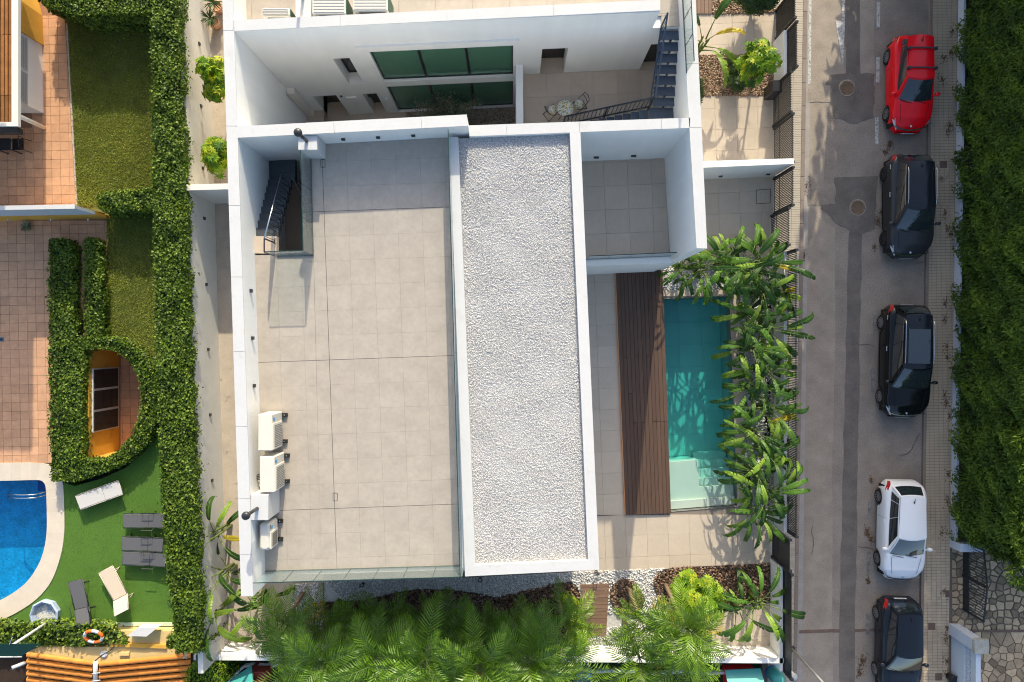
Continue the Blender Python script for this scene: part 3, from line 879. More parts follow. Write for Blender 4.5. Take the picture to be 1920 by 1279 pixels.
# stairwell shaft lining and lower flight
wall([(li(4.5) - .2, MWy(-8) + .1), (SX0[0] + .05, MWy(-6.6)), (SX1[0] + .05, SX1[1]), (li(2.8), SFL[1] - .1)], .0, 3.2, m_porc3, "stairwell_floor")
st = MB()
for i in range(8):
    z = 6.22 - i * .183; yb = 3.50 + i * .272
    st = MB().prism([(li(yb) + .0, yb - .03), (-7.80, yb - .03), (-7.80, yb + .275), (li(yb), yb + .275)], z - .16, z)
    st.build("tread", m_stair2, villa)
MB().prism([(li(3.2), 2.9), (-7.80, 2.9), (-7.80, 3.47), (li(3.4), 3.47)], 6.15, RZF - .002).build("tread", m_porc3, villa)
MB().prism([(li(5.6), 5.68), (-7.70, 5.68), (-7.70, MWy(-7.7) - .002), (li(6.4), MWy(-8.3) - .002)], 4.55, 4.76).build("landing", m_stair2, villa)
for i in range(8):
    z = 4.58 - i * .175; yb = 5.75 - i * .26
    MB().prism([(-7.64, yb), (-6.75, yb), (-6.75, yb + .28), (-7.64, yb + .28)], z - .05, z).build("tread", m_steel_d, villa)
# stair handrails
m = MB()
h0, h1 = Vector((-7.88, 5.66, 5.72)), Vector((-7.84, 3.24, 7.40))
m.tube([h0, h1], .025, 6)
m.build("handrail", m_chrome, villa)
m = MB()
for k in range(15):
    p = h0.lerp(h1, (k + .5) / 15); m.bar(p, p - Vector((0, 0, .9)), .014, .014)
m.bar(h1, h1 - Vector((0, 0, 1.0)), .04, .04); m.bar(h1 + Vector((0, -.42, 0)), h1 + Vector((0, -.42, -1.0)), .04, .04)
m.bar(h1, h1 + Vector((0, -.42, 0)), .035, .035); m.bar(h1 - Vector((0, 0, .9)), h0 - Vector((0, 0, .9)), .03, .03)
m.bar(h0 + Vector((.35, .0, .0)), Vector((-6.9, 4.0, 4.6)), .035, .035); m.bar(h0, h0 + Vector((.35, 0, 0)), .035, .035)
for k in range(10):
    p = (h0 + Vector((.35, 0, 0))).lerp(Vector((-6.9, 4.0, 4.6)), (k + .5) / 10); m.bar(p, p - Vector((0, 0, .9)), .014, .014)
m.build("railing", m_steel_d, villa)

def balustrade(a, b, z0, z1, n, th=.022, parent=villa, start_post=False):
    a = Vector((a[0], a[1])); b = Vector((b[0], b[1])); t = (b - a).normalized(); nrm = Vector((-t.y, t.x)) * th / 2
    L = (b - a).length; g = .008 / L
    fr = MB()
    fr.prism([tuple(a - nrm * 1.3), tuple(b - nrm * 1.3), tuple(b + nrm * 1.3), tuple(a + nrm * 1.3)], z0, z0 + .045)
    root = fr.build("glass_balustrade", m_glass_top, parent)
    for k in range(n):
        p = a + (b - a) * (k / n + g); q = a + (b - a) * ((k + 1) / n - g)
        MB().prism([tuple(p - nrm), tuple(q - nrm), tuple(q + nrm), tuple(p + nrm)], z0 + .045, z1).build("pane", m_glass, root)
        e = MB().prism([tuple(p - nrm * 1.25), tuple(q - nrm * 1.25), tuple(q + nrm * 1.25), tuple(p + nrm * 1.25)], z1 + .001, z1 + .014)
        if k: e.prism([tuple(p - t * .014 - nrm * 1.1), tuple(p - t * .002 - nrm * 1.1), tuple(p - t * .002 + nrm * 1.1), tuple(p - t * .014 + nrm * 1.1)], z0 + .05, z1 + .001)
        e.build("edge", m_glass_e, root)
    return root
balustrade((SX0[0], SX0[1] + .0), SX1, RZF, VZ, 3)
balustrade(W(518.7, 480.8, RZF), (SX1[0] - .015, SX1[1]), RZF, VZ, 1)
balustrade(W(846, 262, RZF), W(867.5, 1061, RZF), RZF, VZ, 10)
balustrade((li(GS0[1]) + .01, GS0[1]), W(871.5, 1060.7, RZF), RZF, VZ, 7)
# wall lights
def lamp_box(x, y, z, dx, dy, dz, nm="wall_light"):
    MB().box(x - dx, x + dx, y - dy, y + dy, z - dz, z + dz).build(nm, m_steel_d, villa)
for py in (546, 634.5, 724):
    y = W(0, py, 6.9)[1]; lamp_box(li(y) + .035, y, 6.9, .034, .055, .06)
for px in (643.8, 709, 775):
    x = W(px, 0, 6.85)[0]; lamp_box(x, MWy(x) - .03, 6.86, .06, .028, .055)
lowy = lambda x: D0[1] + (D1[1] - D0[1]) * (x - D0[0]) / (D1[0] - D0[0])
for px in (1118, 1188):
    x = W(px, 0, 3.75)[0]; lamp_box(x, lowy(x) - .03, 3.75, .09, .028, .05)
lamp_box(ri(8.6) - .03, 8.95, 4.8, .028, .05, .13)
# flues on white chimneys
def flue(x0, x1, y0, y1, zt, px, py, hz):
    ch = MB().bbox(x0, x1, y0, y1, RZF - .01, zt, .015).build("chimney", m_white_cap, villa)
    c = Vector((px, py, zt))
    MB().lathe([(.055, 0), (.055, hz - .14)], c, 12).build("flue_pipe", m_steel_d, ch)
    MB().lathe([(.06, hz - .16), (.11, hz - .12), (.13, hz - .05), (.125, hz), (.08, hz + .04), (.01, hz + .05)], c, 14).build("cowl", m_steel_d, ch)
flue(W(558.7, 0, 7.4)[0], W(594.5, 0, 7.4)[0], W(0, 282, 7.4)[1], MWy(-6.5) - .004, 7.4, W(575, 0, 7.4)[0], W(0, 265, 7.4)[1], .92)
flue(li(-5.2) + .003, W(502.5, 0, 7.48)[0], W(0, 976.5, 7.48)[1], W(0, 928, 7.48)[1], 7.47, W(482, 0, 7.48)[0], W(0, 954, 7.48)[1], .95)

# gravel roof
gTL, gTR, gBR, gBL = W(843, 257, PZ), W(1088.3, 249, PZ), W(1123.7, 1068.8, PZ), W(872, 1081.5, PZ)
iTL, iTR, iBR, iBL = W(859, 257, PZ), W(1068.3, 249.8, PZ), W(1102.8, 1051, PZ), W(891.6, 1060.4, PZ)
gTL = (gTL[0], lowy(gTL[0]) - .002); gTR = (gTR[0], lowy(gTR[0]) - .002); iTL = (iTL[0], lowy(iTL[0]) - .002); iTR = (iTR[0], lowy(iTR[0]) - .002)
wall([gTL, gTR, gBR, gBL], 0, 6.62, name="gravel_roof_body")
for a, b, c, d in ((gTL, iTL, iBL, gBL), (iTR, gTR, gBR, iBR), (gBL, iBL, iBR, gBR)):
    MB().prism([a, b, c, d], 6.62, PZ).build("parapet", m_white_cap, villa)
MB().prism([iTL, iTR, iBR, iBL], 6.622, 6.66).build("gravel_bed", m_grav_b, villa)
# slim upstand between the terrace glass and the gravel roof
wall([W(846.5, 262, RZF), (gTL[0] + .02, gTL[1]), (gBL[0] + .02, gBL[1]), W(868.0, 1061, RZF)], RZF - .02, 6.58, name="upstand")
stones("roof_gravel", [[iTL, iTR, iBR, iBL]], 80000, .0205, 6.664, m_grav, parent=villa, relief=.008)

# balcony
bl = MB().prism([(gTR[0] + .01, lowy(3) - .002), (ri(6.9), lowy(5.7) - .002), (ri(3.3), 3.05), (gTR[0] + .13, 2.95)], 0, BZ - .02).build("balcony", m_grout2, villa)
tiles(bl, [[(gTR[0] + .01, lowy(3) - .0), (ri(6.9), lowy(5.7)), (ri(3.4), 3.1), (gTR[0] + .13, 2.98)]], (2.55, 6.72), TA, .9, .9, .006, BZ - .02, BZ, m_porc3)
bf0, bf1 = W(1098, 485, BZ + .15), W(1262, 478.5, BZ + .15)
wall([bf0, (ri(bf1[1]) + .0, bf1[1]), (ri(2.9) + .02, bf1[1] - .30), (bf0[0] + .01, bf0[1] - .30)], 0, BZ + .15)
balustrade((bf0[0] + .02, bf0[1] - .04), (ri(bf1[1]) - .01, bf1[1] - .04), BZ + .15, BZ + 1.15, 4)

# north roof terrace
ut = MB().prism([(li(12), FY(-8.7) + .36), (XR, FY(XR) + .36), (XR, YT), (li(YT), YT)], RZF - .06, RZF - .02).build("north_roof", m_grout2, villa)
tiles(ut, [[(li(12), FY(-8.7) + .37), (5.7, FY(5.7) + .37), (5.7, 12.6), (li(12.6), 12.6)], [(W(1240, 0, RZF)[0], FY(5) - .0), (5.66, FY(5.6) - .0), (5.66, FY(5.6) + .37), (W(1240, 0, RZF)[0], FY(5) + .36)]], (-8.6, 10.3), TA, 1.22, 1.22, .006, RZF - .019, RZF, m_porc)
balustrade((ri(13) - .02 + .06, 13.0), (W(1287, 0, PZ)[0], W(0, 138, PZ)[1]), PZ, PZ + .95, 5)
wall([(5.60, FY(5.6) - .35), (ri(10) - .001, FY(5.6) - .35), (ri(12.6) - .001, 12.6), (5.60, 12.6)], T2, RZF + .05)

# steel stair from the small terrace up to the north roof
es = MB()
for i in range(7):
    z = 6.22 - i * .183; y1_ = 10.37 - i * .308
    x0, x1 = 4.93, 5.62 + i * .012
    t = MB().box(x0, x1, y1_ - .30, y1_ - .012, z - .05, z).build("tread", m_stair, villa)
    MB().box(x0 + .36, x0 + .42, y1_ - .31, y1_ + .0, z - .20, z - .051).build("tread_support", m_steel_d, t)
LZ = 6.22 - 7 * .183
MB().box(4.83, 5.78, 7.30, 8.22, LZ - .06, LZ).build("landing", m_stair, villa)
for i in range(10):
    z = LZ - (i + 1) * .183; x1 = 4.83 - i * .27
    MB().box(x1 - .285, x1 - .01, 7.22 - .0, 8.20, z - .05, z).build("tread", m_stair, villa)
m = MB()
p0, p1 = Vector((4.95, 10.43, 7.3)), Vector((4.84, 8.24, 5.95))
for dz in (0, -.95):
    m.bar(p0 + Vector((0, 0, dz)), p1 + Vector((0, 0, dz)), .05, .04)
for k in range(16):
    p = p0.lerp(p1, (k + .0) / 15); m.bar(p, p - Vector((0, 0, .97)), .018, .018)
for p in (p0, p1): m.bar(p, p - Vector((0, 0, 1.35)), .045, .045)
m.build("railing", m_stair, villa)
m = MB()
p0, p1 = Vector((4.82, 8.24, 5.92)), Vector((1.95, 8.24, 3.95))
for dz in (0, -.92):
    m.bar(p0 + Vector((0, 0, dz)), p1 + Vector((0, 0, dz)), .045, .045)
for k in range(22):
    p = p0.lerp(p1, k / 21); m.bar(p, p - Vector((0, 0, .93)), .018, .018)
for k in (0, .5, 1): m.bar(p0.lerp(p1, k), p0.lerp(p1, k) - Vector((0, 0, 1.08)), .05, .05)
m.build("railing", m_steel_d, villa)

# ---------------------------------------------------------------- walls round the plot
bw = thing("boundary_wall", "long white garden wall with small dark lights between the clipped ivy and the lane", "wall", (-12.5, 1, 0))
b0, b1 = W(391.5, 0), W(428, 1240)
bx = lambda y: lx(b0, b1, y)
MB().prism([(bx(YT) - .2, YT), (bx(YT), YT), (bx(-13.0), -13.0), (bx(-13.0) - .2, -13.0)], -.3, 2.3).build("wall_body", m_cream, bw)
for px, py in ((373.8, 82), (376.8, 199), (379, 316), (379.7, 410), (383.9, 533.8), (388, 655.8), (392.5, 778.5), (397.5, 901.8), (409.7, 1147)):
    y = W(0, py, 1.1)[1]
    MB().box(bx(y) - .01, bx(y) + .045, y - .06, y + .06, 1.0, 1.14).build("wall_light", m_steel_d, bw)
cw = MB().prism([(bx(5.9), W(0, 346.5, 2.6)[1] + .0), (lo(6) - .05, W(0, 342, 2.6)[1]), (lo(6) - .05, W(0, 353, 2.6)[1]), (bx(5.9), W(0, 357.5, 2.6)[1])], -.3, 2.6)
mesh_thing("lane_wall", cw, m_cream, "short white wall closing the narrow lane between villa and garden wall", "wall")
yw = lambda px, py: W(px, py, 2.1)
q = [yw(1318, 302.6), yw(1488.4, 297.5), yw(1489, 307.6), yw(1318, 315)]
dw = thing("drive_wall", "white freestanding wall splitting the paved drive by the street fence", "wall", (9, 7, 0))
MB().prism(q, -.1, 2.1).build("wall_body", m_white, dw)
for x in (1351, 1441, 1444.5):
    c = W3(x, 324, .5)
    MB().box(c.x - .07, c.x + .07, q[3][1] - .0, q[3][1] + .0 + .06, .38, .5).build("wall_light", m_steel_d, dw) if False else None
for px in (1351, 1440):
    x = px_x = W(px, 0, .55)[0]
    yf = q[3][1] + (q[2][1] - q[3][1]) * (x - q[3][0]) / (q[2][0] - q[3][0])
    MB().box(x - .07, x + .07, yf - .05, yf + .01, .5, .6).build("wall_light", m_steel_d, dw)
s0, s1, s2, s3 = W(363, 1228.5, 1.1), W(1478, 1235, 1.1), W(1479, 1244.5, 1.1), W(363, 1238.5, 1.1)
mesh_thing("south_wall", MB().prism([s0, s1, s2, s3], -.4, 1.1), m_white, "low white wall along the bottom of the palm garden", "wall")
# ================================================================ STREET FENCE
PICK = MB().box(-.022, .022, -.012, .012, 0, 1).mesh("picket", m_fence)
def fence(label, x, py0, py1, zt=1.85, low=0.0, rail=.62, pitch=.068, solid=False, cat="fence", group="fence panels along the street", name="fence_panel", posts=True):
    y1, y0 = W(0, py0)[1], W(0, py1)[1]
    t = thing(name, label, cat, (x, (y0 + y1) / 2, 0), group=group)
    if low:
        MB().prism([(x - .10, y0), (x + .02, y0), (x + .02, y1), (x - .10, y1)], -.2, low).build("base_wall", m_white, t)
    fx_ = x + (.07 if low else 0)
    z0 = .06
    if posts:
        for y in (y0 + .05, y1 - .05):
            MB().box(fx_ - .06, fx_ + .06, y - .045, y + .045, 0, zt + .02).build("post", m_fence, t)
    a, b = (y0 + .10, y1 - .10) if posts else (y0, y1)
    for z in ((.08, rail, zt - .06) if not low else (low + .02, zt - .06)):
        MB().box(fx_ - .03, fx_ - .017, a, b, z, z + .05).build("rail", m_fence, t)
    if solid:
        n = max(1, round((b - a) / .5))
        for k in range(n):
            MB().box(fx_ - .012, fx_ + .012, a + (b - a) * k / n + .006, a + (b - a) * (k + 1) / n - .006, .1, zt - .07).build("panel", m_fence, t)
    else:
        n = int((b - a) / pitch)
        for k in range(n):
            o = bpy.data.objects.new("picket", PICK)
            o.location = (fx_ - x, a + (b - a) * (k + .5) / n - (y0 + y1) / 2, z0); o.scale = (1, 1, zt - z0)
            link(o, t)
    return t
fence("narrow charcoal picket gate at the far upper end of the street fence", 11.22, 20, 76, 1.95, cat="gate")
fence("charcoal pickets above a white base wall beside the umbrella tree", 11.20, 80, 162, 2.0, low=1.15)
fence("wide charcoal picket gate panel just below the umbrella tree", 11.10, 165, 240, 1.85, cat="gate")
fence("charcoal picket gate panel touching the upper side of the white drive wall", 11.14, 240, 329, 1.95, cat="gate")
fence("charcoal picket gate panel just below the white drive wall", 11.14, 334, 404, 1.95, cat="gate")
fence("charcoal picket gate panel between the drive and the first paddle plants", 11.02, 404, 473, 1.85, cat="gate")
fence("long run of charcoal pickets on a white base wall behind the paddle plants", 11.22, 478, 985, 1.95, low=1.1)
fence("dark solid metal gate beside the lower end of the pool terrace", 11.05, 987, 1046, 1.9, solid=True, cat="gate")
fence("dark solid screen on a white base wall at the bottom garden corner", 11.05, 1048, 1236, 1.9, low=1.1, solid=True)
# bicycle-like clutter by the gate : a low black cabinet
c = W3(1441, 176)
t = thing("letter_box", "black letter cabinet standing inside the street gate by the umbrella tree", "letter box", c)
MB().bbox(c.x - .2, c.x + .2, c.y - .28, c.y + .22, 0, .95).build("cabinet", m_steel_d, t)
MB().box(c.x - .17, c.x + .17, c.y - .24, c.y + .18, .952, .97).build("lid", m_frame, t)
# street lamp / pole at the bottom
c = W3(1485, 1217)
t = thing("street_pole", "tall slim pale steel pole on the pavement at the bottom garden corner", "pole", c)
MB().lathe([(.06, 0), (.05, 2.5), (.04, 5.4)], c, 10).build("shaft", M("galvanised_pole", (.42, .43, .40), .45, metal=.3), t)
MB().lathe([(.13, 0), (.13, .03), (.07, .06)], c, 12).build("base_plate", m_steel_d, t)
c = W3(1468, 1246)
t = thing("gate_post", "white round post capped in white at the bottom corner of the plot", "post", c)
MB().lathe([(.11, 0), (.11, 1.05)], c, 16).build("shaft", m_white, t)
MB().lathe([(.15, 1.05), (.16, 1.1), (.10, 1.15), (.02, 1.17)], c, 16).build("cap", m_white_cap, t)

# ================================================================ THINGS ON THE ROOFS
def aircon(label, x0, x1, y0, y1, zt, zb=RZF, grp="air conditioning units", rot=0, face='E', badge=True, rnd=False):
    cx, cy = (x0 + x1) / 2, (y0 + y1) / 2
    t = thing("air_conditioner", label, "air conditioner", (cx, cy, zb), group=grp)
    w, l, h = x1 - x0, y1 - y0, zt - zb
    q = Vector((cx, cy, zb))
    MB().bbox(x0, x1, y0, y1, zb + .10, zt, .07 if rnd else .02).build("casing", m_ac, t)
    if face == 'E':
        MB().box(x1, x1 + .025, y0 + .04, y1 - .30, zb + .14, zt - .03).build("front_panel", m_ac_f, t)
        g = MB()
        for k in range(13):
            y = y0 + .10 + (l - .48) * k / 12
            g.box(x1 + .026, x1 + .036, y - .012, y + .012, zb + .2, zt - .15)
        g.build("grille", m_grille, t)
        MB().box(x1, x1 + .008, y1 - .22, y1 - .12, zt - .24, zt - .10).build("badge", m_blue, t)
        MB().box(x1, x1 + .008, y1 - .20, y1 - .05, zt - .07, zt - .03).build("badge", m_grille, t)
        for y in (y0 + .16, y1 - .12):
            f = MB().box(x0 - .04, x1 + .16, y - .06, y + .06, zb, zb + .095).build("foot", m_black, t)
            MB().box(x1 + .06, x1 + .10, y - .02, y + .02, zb + .096, zb + .12).build("bolt", m_chrome, f)
    else:
        g = MB()
        for k in range(6):
            y = y0 + l * (k + .6) / 6.5
            g.box(x0 + .05, x1 - .05, y - .006, y + .006, zt, zt + .006)
        g.build("seam", m_grille, t)
        MB().box(x0 + .2, x1 - .1, y0 - .02, y0, zb + .2, zt - .06).build("front_panel", m_grille, t)
        MB().box(x1, x1 + .02, y0 + .05, y1 - .05, zb + .15, zt - .05).build("shaded_side", M("side_shade_green", (.03, .085, .055), .5), t)  # shadow on the casing side painted as a dark green sheet
        for x in (x0 + .15, x1 - .15): MB().box(x - .06, x + .06, y0 - .1, y1 + .04, zb, zb + .095).build("foot", m_black, t)
    return t
aircon("beige outdoor air conditioner on the main terrace, uppermost of its row", -8.03, -7.58, -3.47, -2.32, 7.42)
aircon("beige outdoor air conditioner on the main terrace touching the upper side of the chimney", -7.98, -7.51, -4.79, -3.66, 7.42)
aircon("small round cornered air conditioner below the chimney on the main terrace", -8.08, -7.73, -6.70, -5.82, 7.2, rnd=True)
def apx(a, b, c, d, z): return W(a, 0, z)[0], W(b, 0, z)[0], W(0, d, z)[1], W(0, c, z)[1]
aircon("cream rounded air conditioner nearest the corner of the north roof", *apx(489, 543, 13, 32, 7.3), 7.3, face='S', rnd=True, grp="north roof air conditioners")
aircon("cream ribbed air conditioner in the middle of the north roof row", *apx(585, 648, -10, 27, 7.5), 7.5, face='S', grp="north roof air conditioners")
aircon("cream ribbed air conditioner farthest from the north roof corner", *apx(661, 727, -16, 21, 7.5), 7.5, face='S', grp="north roof air conditioners")
x0, x1, y0, y1 = apx(553, 582, -14, 31, 7.35)
t = thing("chimney_block", "cream chimney block between the air conditioners on the north roof", "chimney", ((x0 + x1) / 2, (y0 + y1) / 2, RZF))
MB().bbox(x0, x1, y0, y1, RZF, 7.3, .015).build("stack", m_cream, t)
MB().lathe([(.05, .9), (.05, 1.6)], ((x0 + x1) / 2, y1 - .15, RZF), 10).build("pipe", m_steel_d, t)
# pipes by the air conditioners
t = thing("cable_bundle", "small bundle of grey cables and box against the terrace wall", "cables", (li(-4.4) + .08, -4.4, RZF))
m = MB()
for k in range(4):
    m.tube([(li(-4.4) + .01, -4.35 - .05 * k, RZF + .5), (li(-4.4) + .12, -4.3 - .06 * k, RZF + .45 - .04 * k), (-8.0, -4.25 - .05 * k, RZF + .35)], .018, 5)
m.build("cables", m_steel_d, t)
MB().box(li(-4.6) + .005, li(-4.6) + .16, -4.74, -4.60, RZF + .1, RZF + .35).build("junction_box", m_ac, t)

# bistro set on the small terrace
def lemon_mat():
    m = bpy.data.materials.new("lemon_mosaic"); m.use_nodes = True
    N = m.node_tree.nodes; L = m.node_tree.links; b = N["Principled BSDF"]; b.inputs["Roughness"].default_value = .35
    g = N.new("ShaderNodeNewGeometry"); v = N.new("ShaderNodeTexVoronoi"); v.inputs["Scale"].default_value = 13
    v2 = N.new("ShaderNodeTexVoronoi"); v2.inputs["Scale"].default_value = 30
    for q in (v, v2): L.new(g.outputs["Position"], q.inputs["Vector"])
    r = N.new("ShaderNodeValToRGB"); r.color_ramp.interpolation = 'CONSTANT'
    e = r.color_ramp.elements; e[0].color = (.70, .42, .03, 1); e[1].position = .34; e[1].color = (.62, .62, .56, 1)
    r2 = N.new("ShaderNodeValToRGB"); r2.color_ramp.interpolation = 'CONSTANT'
    e = r2.color_ramp.elements; e[0].color = (1, 1, 1, 1); e[1].position = .78; e[1].color = (.25, .38, .12, 1)
    sp = N.new("ShaderNodeSeparateColor"); L.new(v2.outputs["Color"], sp.inputs[0])
    L.new(v.outputs["Distance"], r.inputs[0]); L.new(sp.outputs[0], r2.inputs[0])
    mx = N.new("ShaderNodeMixRGB"); mx.blend_type = 'MULTIPLY'; mx.inputs[0].default_value = 1
    L.new(r.outputs[0], mx.inputs[1]); L.new(r2.outputs[0], mx.inputs[2]); L.new(mx.outputs[0], b.inputs["Base Color"])
    return m
m_lemon = lemon_mat()
tz = T2 + .72
c = W3(1060, 203.3, tz); c.z = T2
t = thing("bistro_table", "round lemon patterned mosaic table between two folding chairs", "table", c)
MB().lathe([(.29, .70), (.305, .705), (.305, .72), (.29, .73), (.02, .73)], c, 24).build("top", m_lemon, t)
for k in range(4):
    a = math.pi * (k + .5) / 2
    MB().tube([c + Vector((.05 * math.cos(a), .05 * math.sin(a), .7)), c + Vector((.1 * math.cos(a), .1 * math.sin(a), .4)), c + Vector((.28 * math.cos(a), .28 * math.sin(a), 0))], .012, 5).build("leg", m_steel_d, t)
def chair(label, px, py, ang):
    c = W3(px, py, T2 + .45); c.z = T2
    t = thing("folding_chair", label, "chair", c, ang, "mosaic seated folding chairs")
    MB().lathe([(.165, .43), (.175, .44), (.17, .455), (.02, .457)], (0, 0, 0), 20).build("seat", m_lemon, t, local=True)
    m = MB()
    for s in (-1, 1):
        m.tube([(s * .17, -.30, .88), (s * .19, -.12, .44), (s * .2, .24, 0)], .012, 5)
    m.tube([(-.17, -.30, .88), (0, -.34, .89), (.17, -.30, .88)], .012, 5); m.tube([(-.18, -.24, .70), (0, -.27, .70), (.18, -.24, .70)], .012, 5)
    m.build("back_frame", m_steel_d, t, local=True)
    m = MB()
    for s in (-1, 1): m.tube([(s * .16, .16, .43), (s * .18, -.30, 0)], .012, 5)
    m.tube([(-.18, -.30, .02), (.18, -.30, .02)], .01, 5)
    m.build("leg_frame", m_steel_d, t, local=True)
    return t
chair("mosaic seated folding chair nearer the low white divider wall", 1036.8, 206, math.radians(-55))
chair("mosaic seated folding chair nearer the steel stair", 1085.5, 195.2, math.radians(118))

# ================================================================ CARS
def smoothstep(a, b, x):
    t = max(0, min(1, (x - a) / (b - a))); return t * t * (3 - 2 * t)
def interp(tab, x):
    for i in range(len(tab) - 1):
        if x <= tab[i + 1][0]:
            a, b = tab[i], tab[i + 1]; t = (x - a[0]) / (b[0] - a[0]); t = max(0, min(1, t)); t = t * t * (3 - 2 * t) * .5 + t * .5
            return a[1] + (b[1] - a[1]) * t
    return tab[-1][1]
m_headl = M("headlight_lens", (.55, .60, .64), .08, spec=.6, coat=.5)
m_taill = M("taillight_lens", (.42, .012, .012), .12, spec=.6, coat=.6)
m_rim = M("alloy_rim", (.38, .38, .39), .3, metal=.7)
m_rim_d = M("dark_alloy_rim", (.06, .06, .065), .35, metal=.5)
m_plate = M("number_plate", (.7, .7, .68), .5)
m_inner = M("car_interior", (.05, .05, .052), .8)
m_carglass = M("car_glass", (.018, .026, .03), .03, spec=.9, coat=.8)
def car(label, cx, cy, Lc, Wc, Hc, hood, body, rot, roofm=None, cabin=(.0, .0, .0, .0), rails=None, bars=False, rimm=None, sunroof=False, chrome=False, belt=.96, suv=False, hatch=.28):
    """local frame: +Y is the nose. cabin = (cowl y, windscreen top y, roof rear y, rear window base y)"""
    t = thing("parked_car", label, "car", (cx, cy, RZ), rot, "cars parked along the street")
    roofm = roofm or body
    h2 = Lc / 2; wr = .33 if suv else .31
    wf, wb = h2 - .84, -h2 + .74
    cow, wst, rfr, rwb = cabin
    cow += .13; rwb -= .05
    ys = sorted(set([round(-h2 + Lc * k / 46, 3) for k in range(47)] + [wf + wr * math.cos(a * math.pi / 10) * 1.12 for a in range(11)] + [wb + wr * math.cos(a * math.pi / 10) * 1.12 for a in range(11)]))
    def hw(y):
        u = abs(y) / h2
        k = 1 - .035 * u ** 2
        e = (h2 - abs(y))
        rr = .75 if y > 0 else .55
        if e < rr: k -= (.40 if y > 0 else .30) * (1 - e / rr) ** 2.0
        return Wc / 2 * k
    nose = hood - .20
    top = [(-h2, belt - .34), (-h2 + .05, belt - .16), (-h2 + .16, belt - .03), (-h2 + .4, belt), (cow - .15, belt), (cow + .12, hood + .01), (h2 - .55, hood - .08), (h2 - .22, nose - .02), (h2 - .06, nose - .16), (h2, nose - .30)]
    def zt(y): return interp(top, y)
    def zl(y):
        z = .21
        e = h2 - abs(y)
        if e < .2: z += .10 * (1 - e / .2)
        for w_ in (wf, wb):
            d = abs(y - w_); r = wr * 1.13
            if d < r: z = max(z, wr + math.sqrt(r * r - d * d) - .02)
        return z
    V = []; n = 15
    for y in ys:
        w = hw(y); a = zl(y); b = zt(y); hgt = b - .21
        flare = 0
        for w_ in (wf, wb):
            flare = max(flare, .022 * max(0, 1 - abs(y - w_) / (wr * 1.6)))
        w2 = w + flare
        zs = [a, max(a + .01, .21 + hgt * .38), max(a + .02, .21 + hgt * .62), max(a + .03, .21 + hgt * .82), .21 + hgt * .94, b, b + .022, b + .03]
        xs = [w2 * .955, w2 * .995, w2, w2 * .975, w2 * .93, w2 * .84, w2 * .45, 0]
        half = list(zip(xs, zs))
        ring = [(x, y, z) for x, z in half] + [(-x, y, z) for x, z in half[-2::-1]]
        V += ring
    F = []
    for i in range(len(ys) - 1):
        for k in range(n - 1):
            F.append((i * n + k, i * n + k + 1, (i + 1) * n + k + 1, (i + 1) * n + k))
    F.append(tuple(range(n))[::-1]); e = (len(ys) - 1) * n; F.append(tuple(e + k for k in range(n)))
    bm_ = MB(); bm_.add(V, F, 0, True)
    bm_.sm[-1] = bm_.sm[-2] = False
    bo = bm_.build("body", body, t, local=True)
    # dark underbody so that wheel arches read dark
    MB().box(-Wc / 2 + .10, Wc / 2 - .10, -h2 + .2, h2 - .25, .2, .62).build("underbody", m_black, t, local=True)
    # greenhouse
    bw_, rw_ = Wc / 2 * .875, Wc / 2 * .665
    zr = Hc
    def belt_pt(y): return Vector((min(bw_, hw(y) * .885), y, zt(y) - .01))
    fl = belt_pt(cow); flr = Vector((bw_ * .80, cow + .06, zt(cow + .06) - .015))
    rl = belt_pt(rwb)
    rfw = rw_ * .96
    RF = Vector((rfw, wst, zr - .07)); RR = Vector((rw_ * .87, rfr, zr - .09))
    def mir(v): return Vector((-v.x, v.y, v.z))
    def sheet(A, B, C, D, bulge, nu=8, nv=4, u0=0, u1=1, v0=0, v1=1, off=0.0):
        """bilinear patch A-B (base) to D-C (top), bulged along a vector"""
        P = []
        for j in range(nv + 1):
            for i in range(nu + 1):
                u = u0 + (u1 - u0) * i / nu; v = v0 + (v1 - v0) * j / nv
                p = A.lerp(B, u).lerp(D.lerp(C, u), v) + bulge * (4 * u * (1 - u)) * (1 - .3 * v) + bulge * .25 * (4 * v * (1 - v))
                P.append(p)
        nrm = -(B - A).cross(D - A).normalized()
        P = [p + nrm * off for p in P]
        Fs = [(j * (nu + 1) + i, j * (nu + 1) + i + 1, (j + 1) * (nu + 1) + i + 1, (j + 1) * (nu + 1) + i) for j in range(nv) for i in range(nu)]
        return P, Fs
    cab = MB()
    fb_ = Vector((0, .13, .0)); rb_ = Vector((0, -.07, 0)); sb = Vector((.025, 0, 0))
    front = (mir(fl), fl, RF, mir(RF)); rear = (rl, mir(rl), mir(RR), RR); right = (fl, rl, RR, RF); left = (mir(rl), mir(fl), mir(RF), mir(RR))
    # order so that normals face out
    for q, bl_ in ((front, fb_), (rear, rb_), (right, sb), (left, -sb)):
        cab.add(*sheet(*q[:2], q[2], q[3], bl_, 10, 5), 0, True)
    cab.build("cabin_frame", body, t, local=True)
    # roof
    P = []; nu, nv = 8, 10
    for j in range(nv + 1):
        v = j / nv; y = RF.y + (RR.y - RF.y) * v
        ec = fb_.y * .7 * (1 - v) ** 6
        for i in range(nu + 1):
            u = i / nu * 2 - 1
            wv = RF.x + (RR.x - RF.x) * v
            P.append((u * wv * 1.015, y + (.10 * (1 - v) ** 3 - .06 * v ** 3) * (1 - u * u), zr - .065 + .065 * (1 - abs(u) ** 2.6) * (1 - (2 * v - 1) ** 4 * .5) + .004))
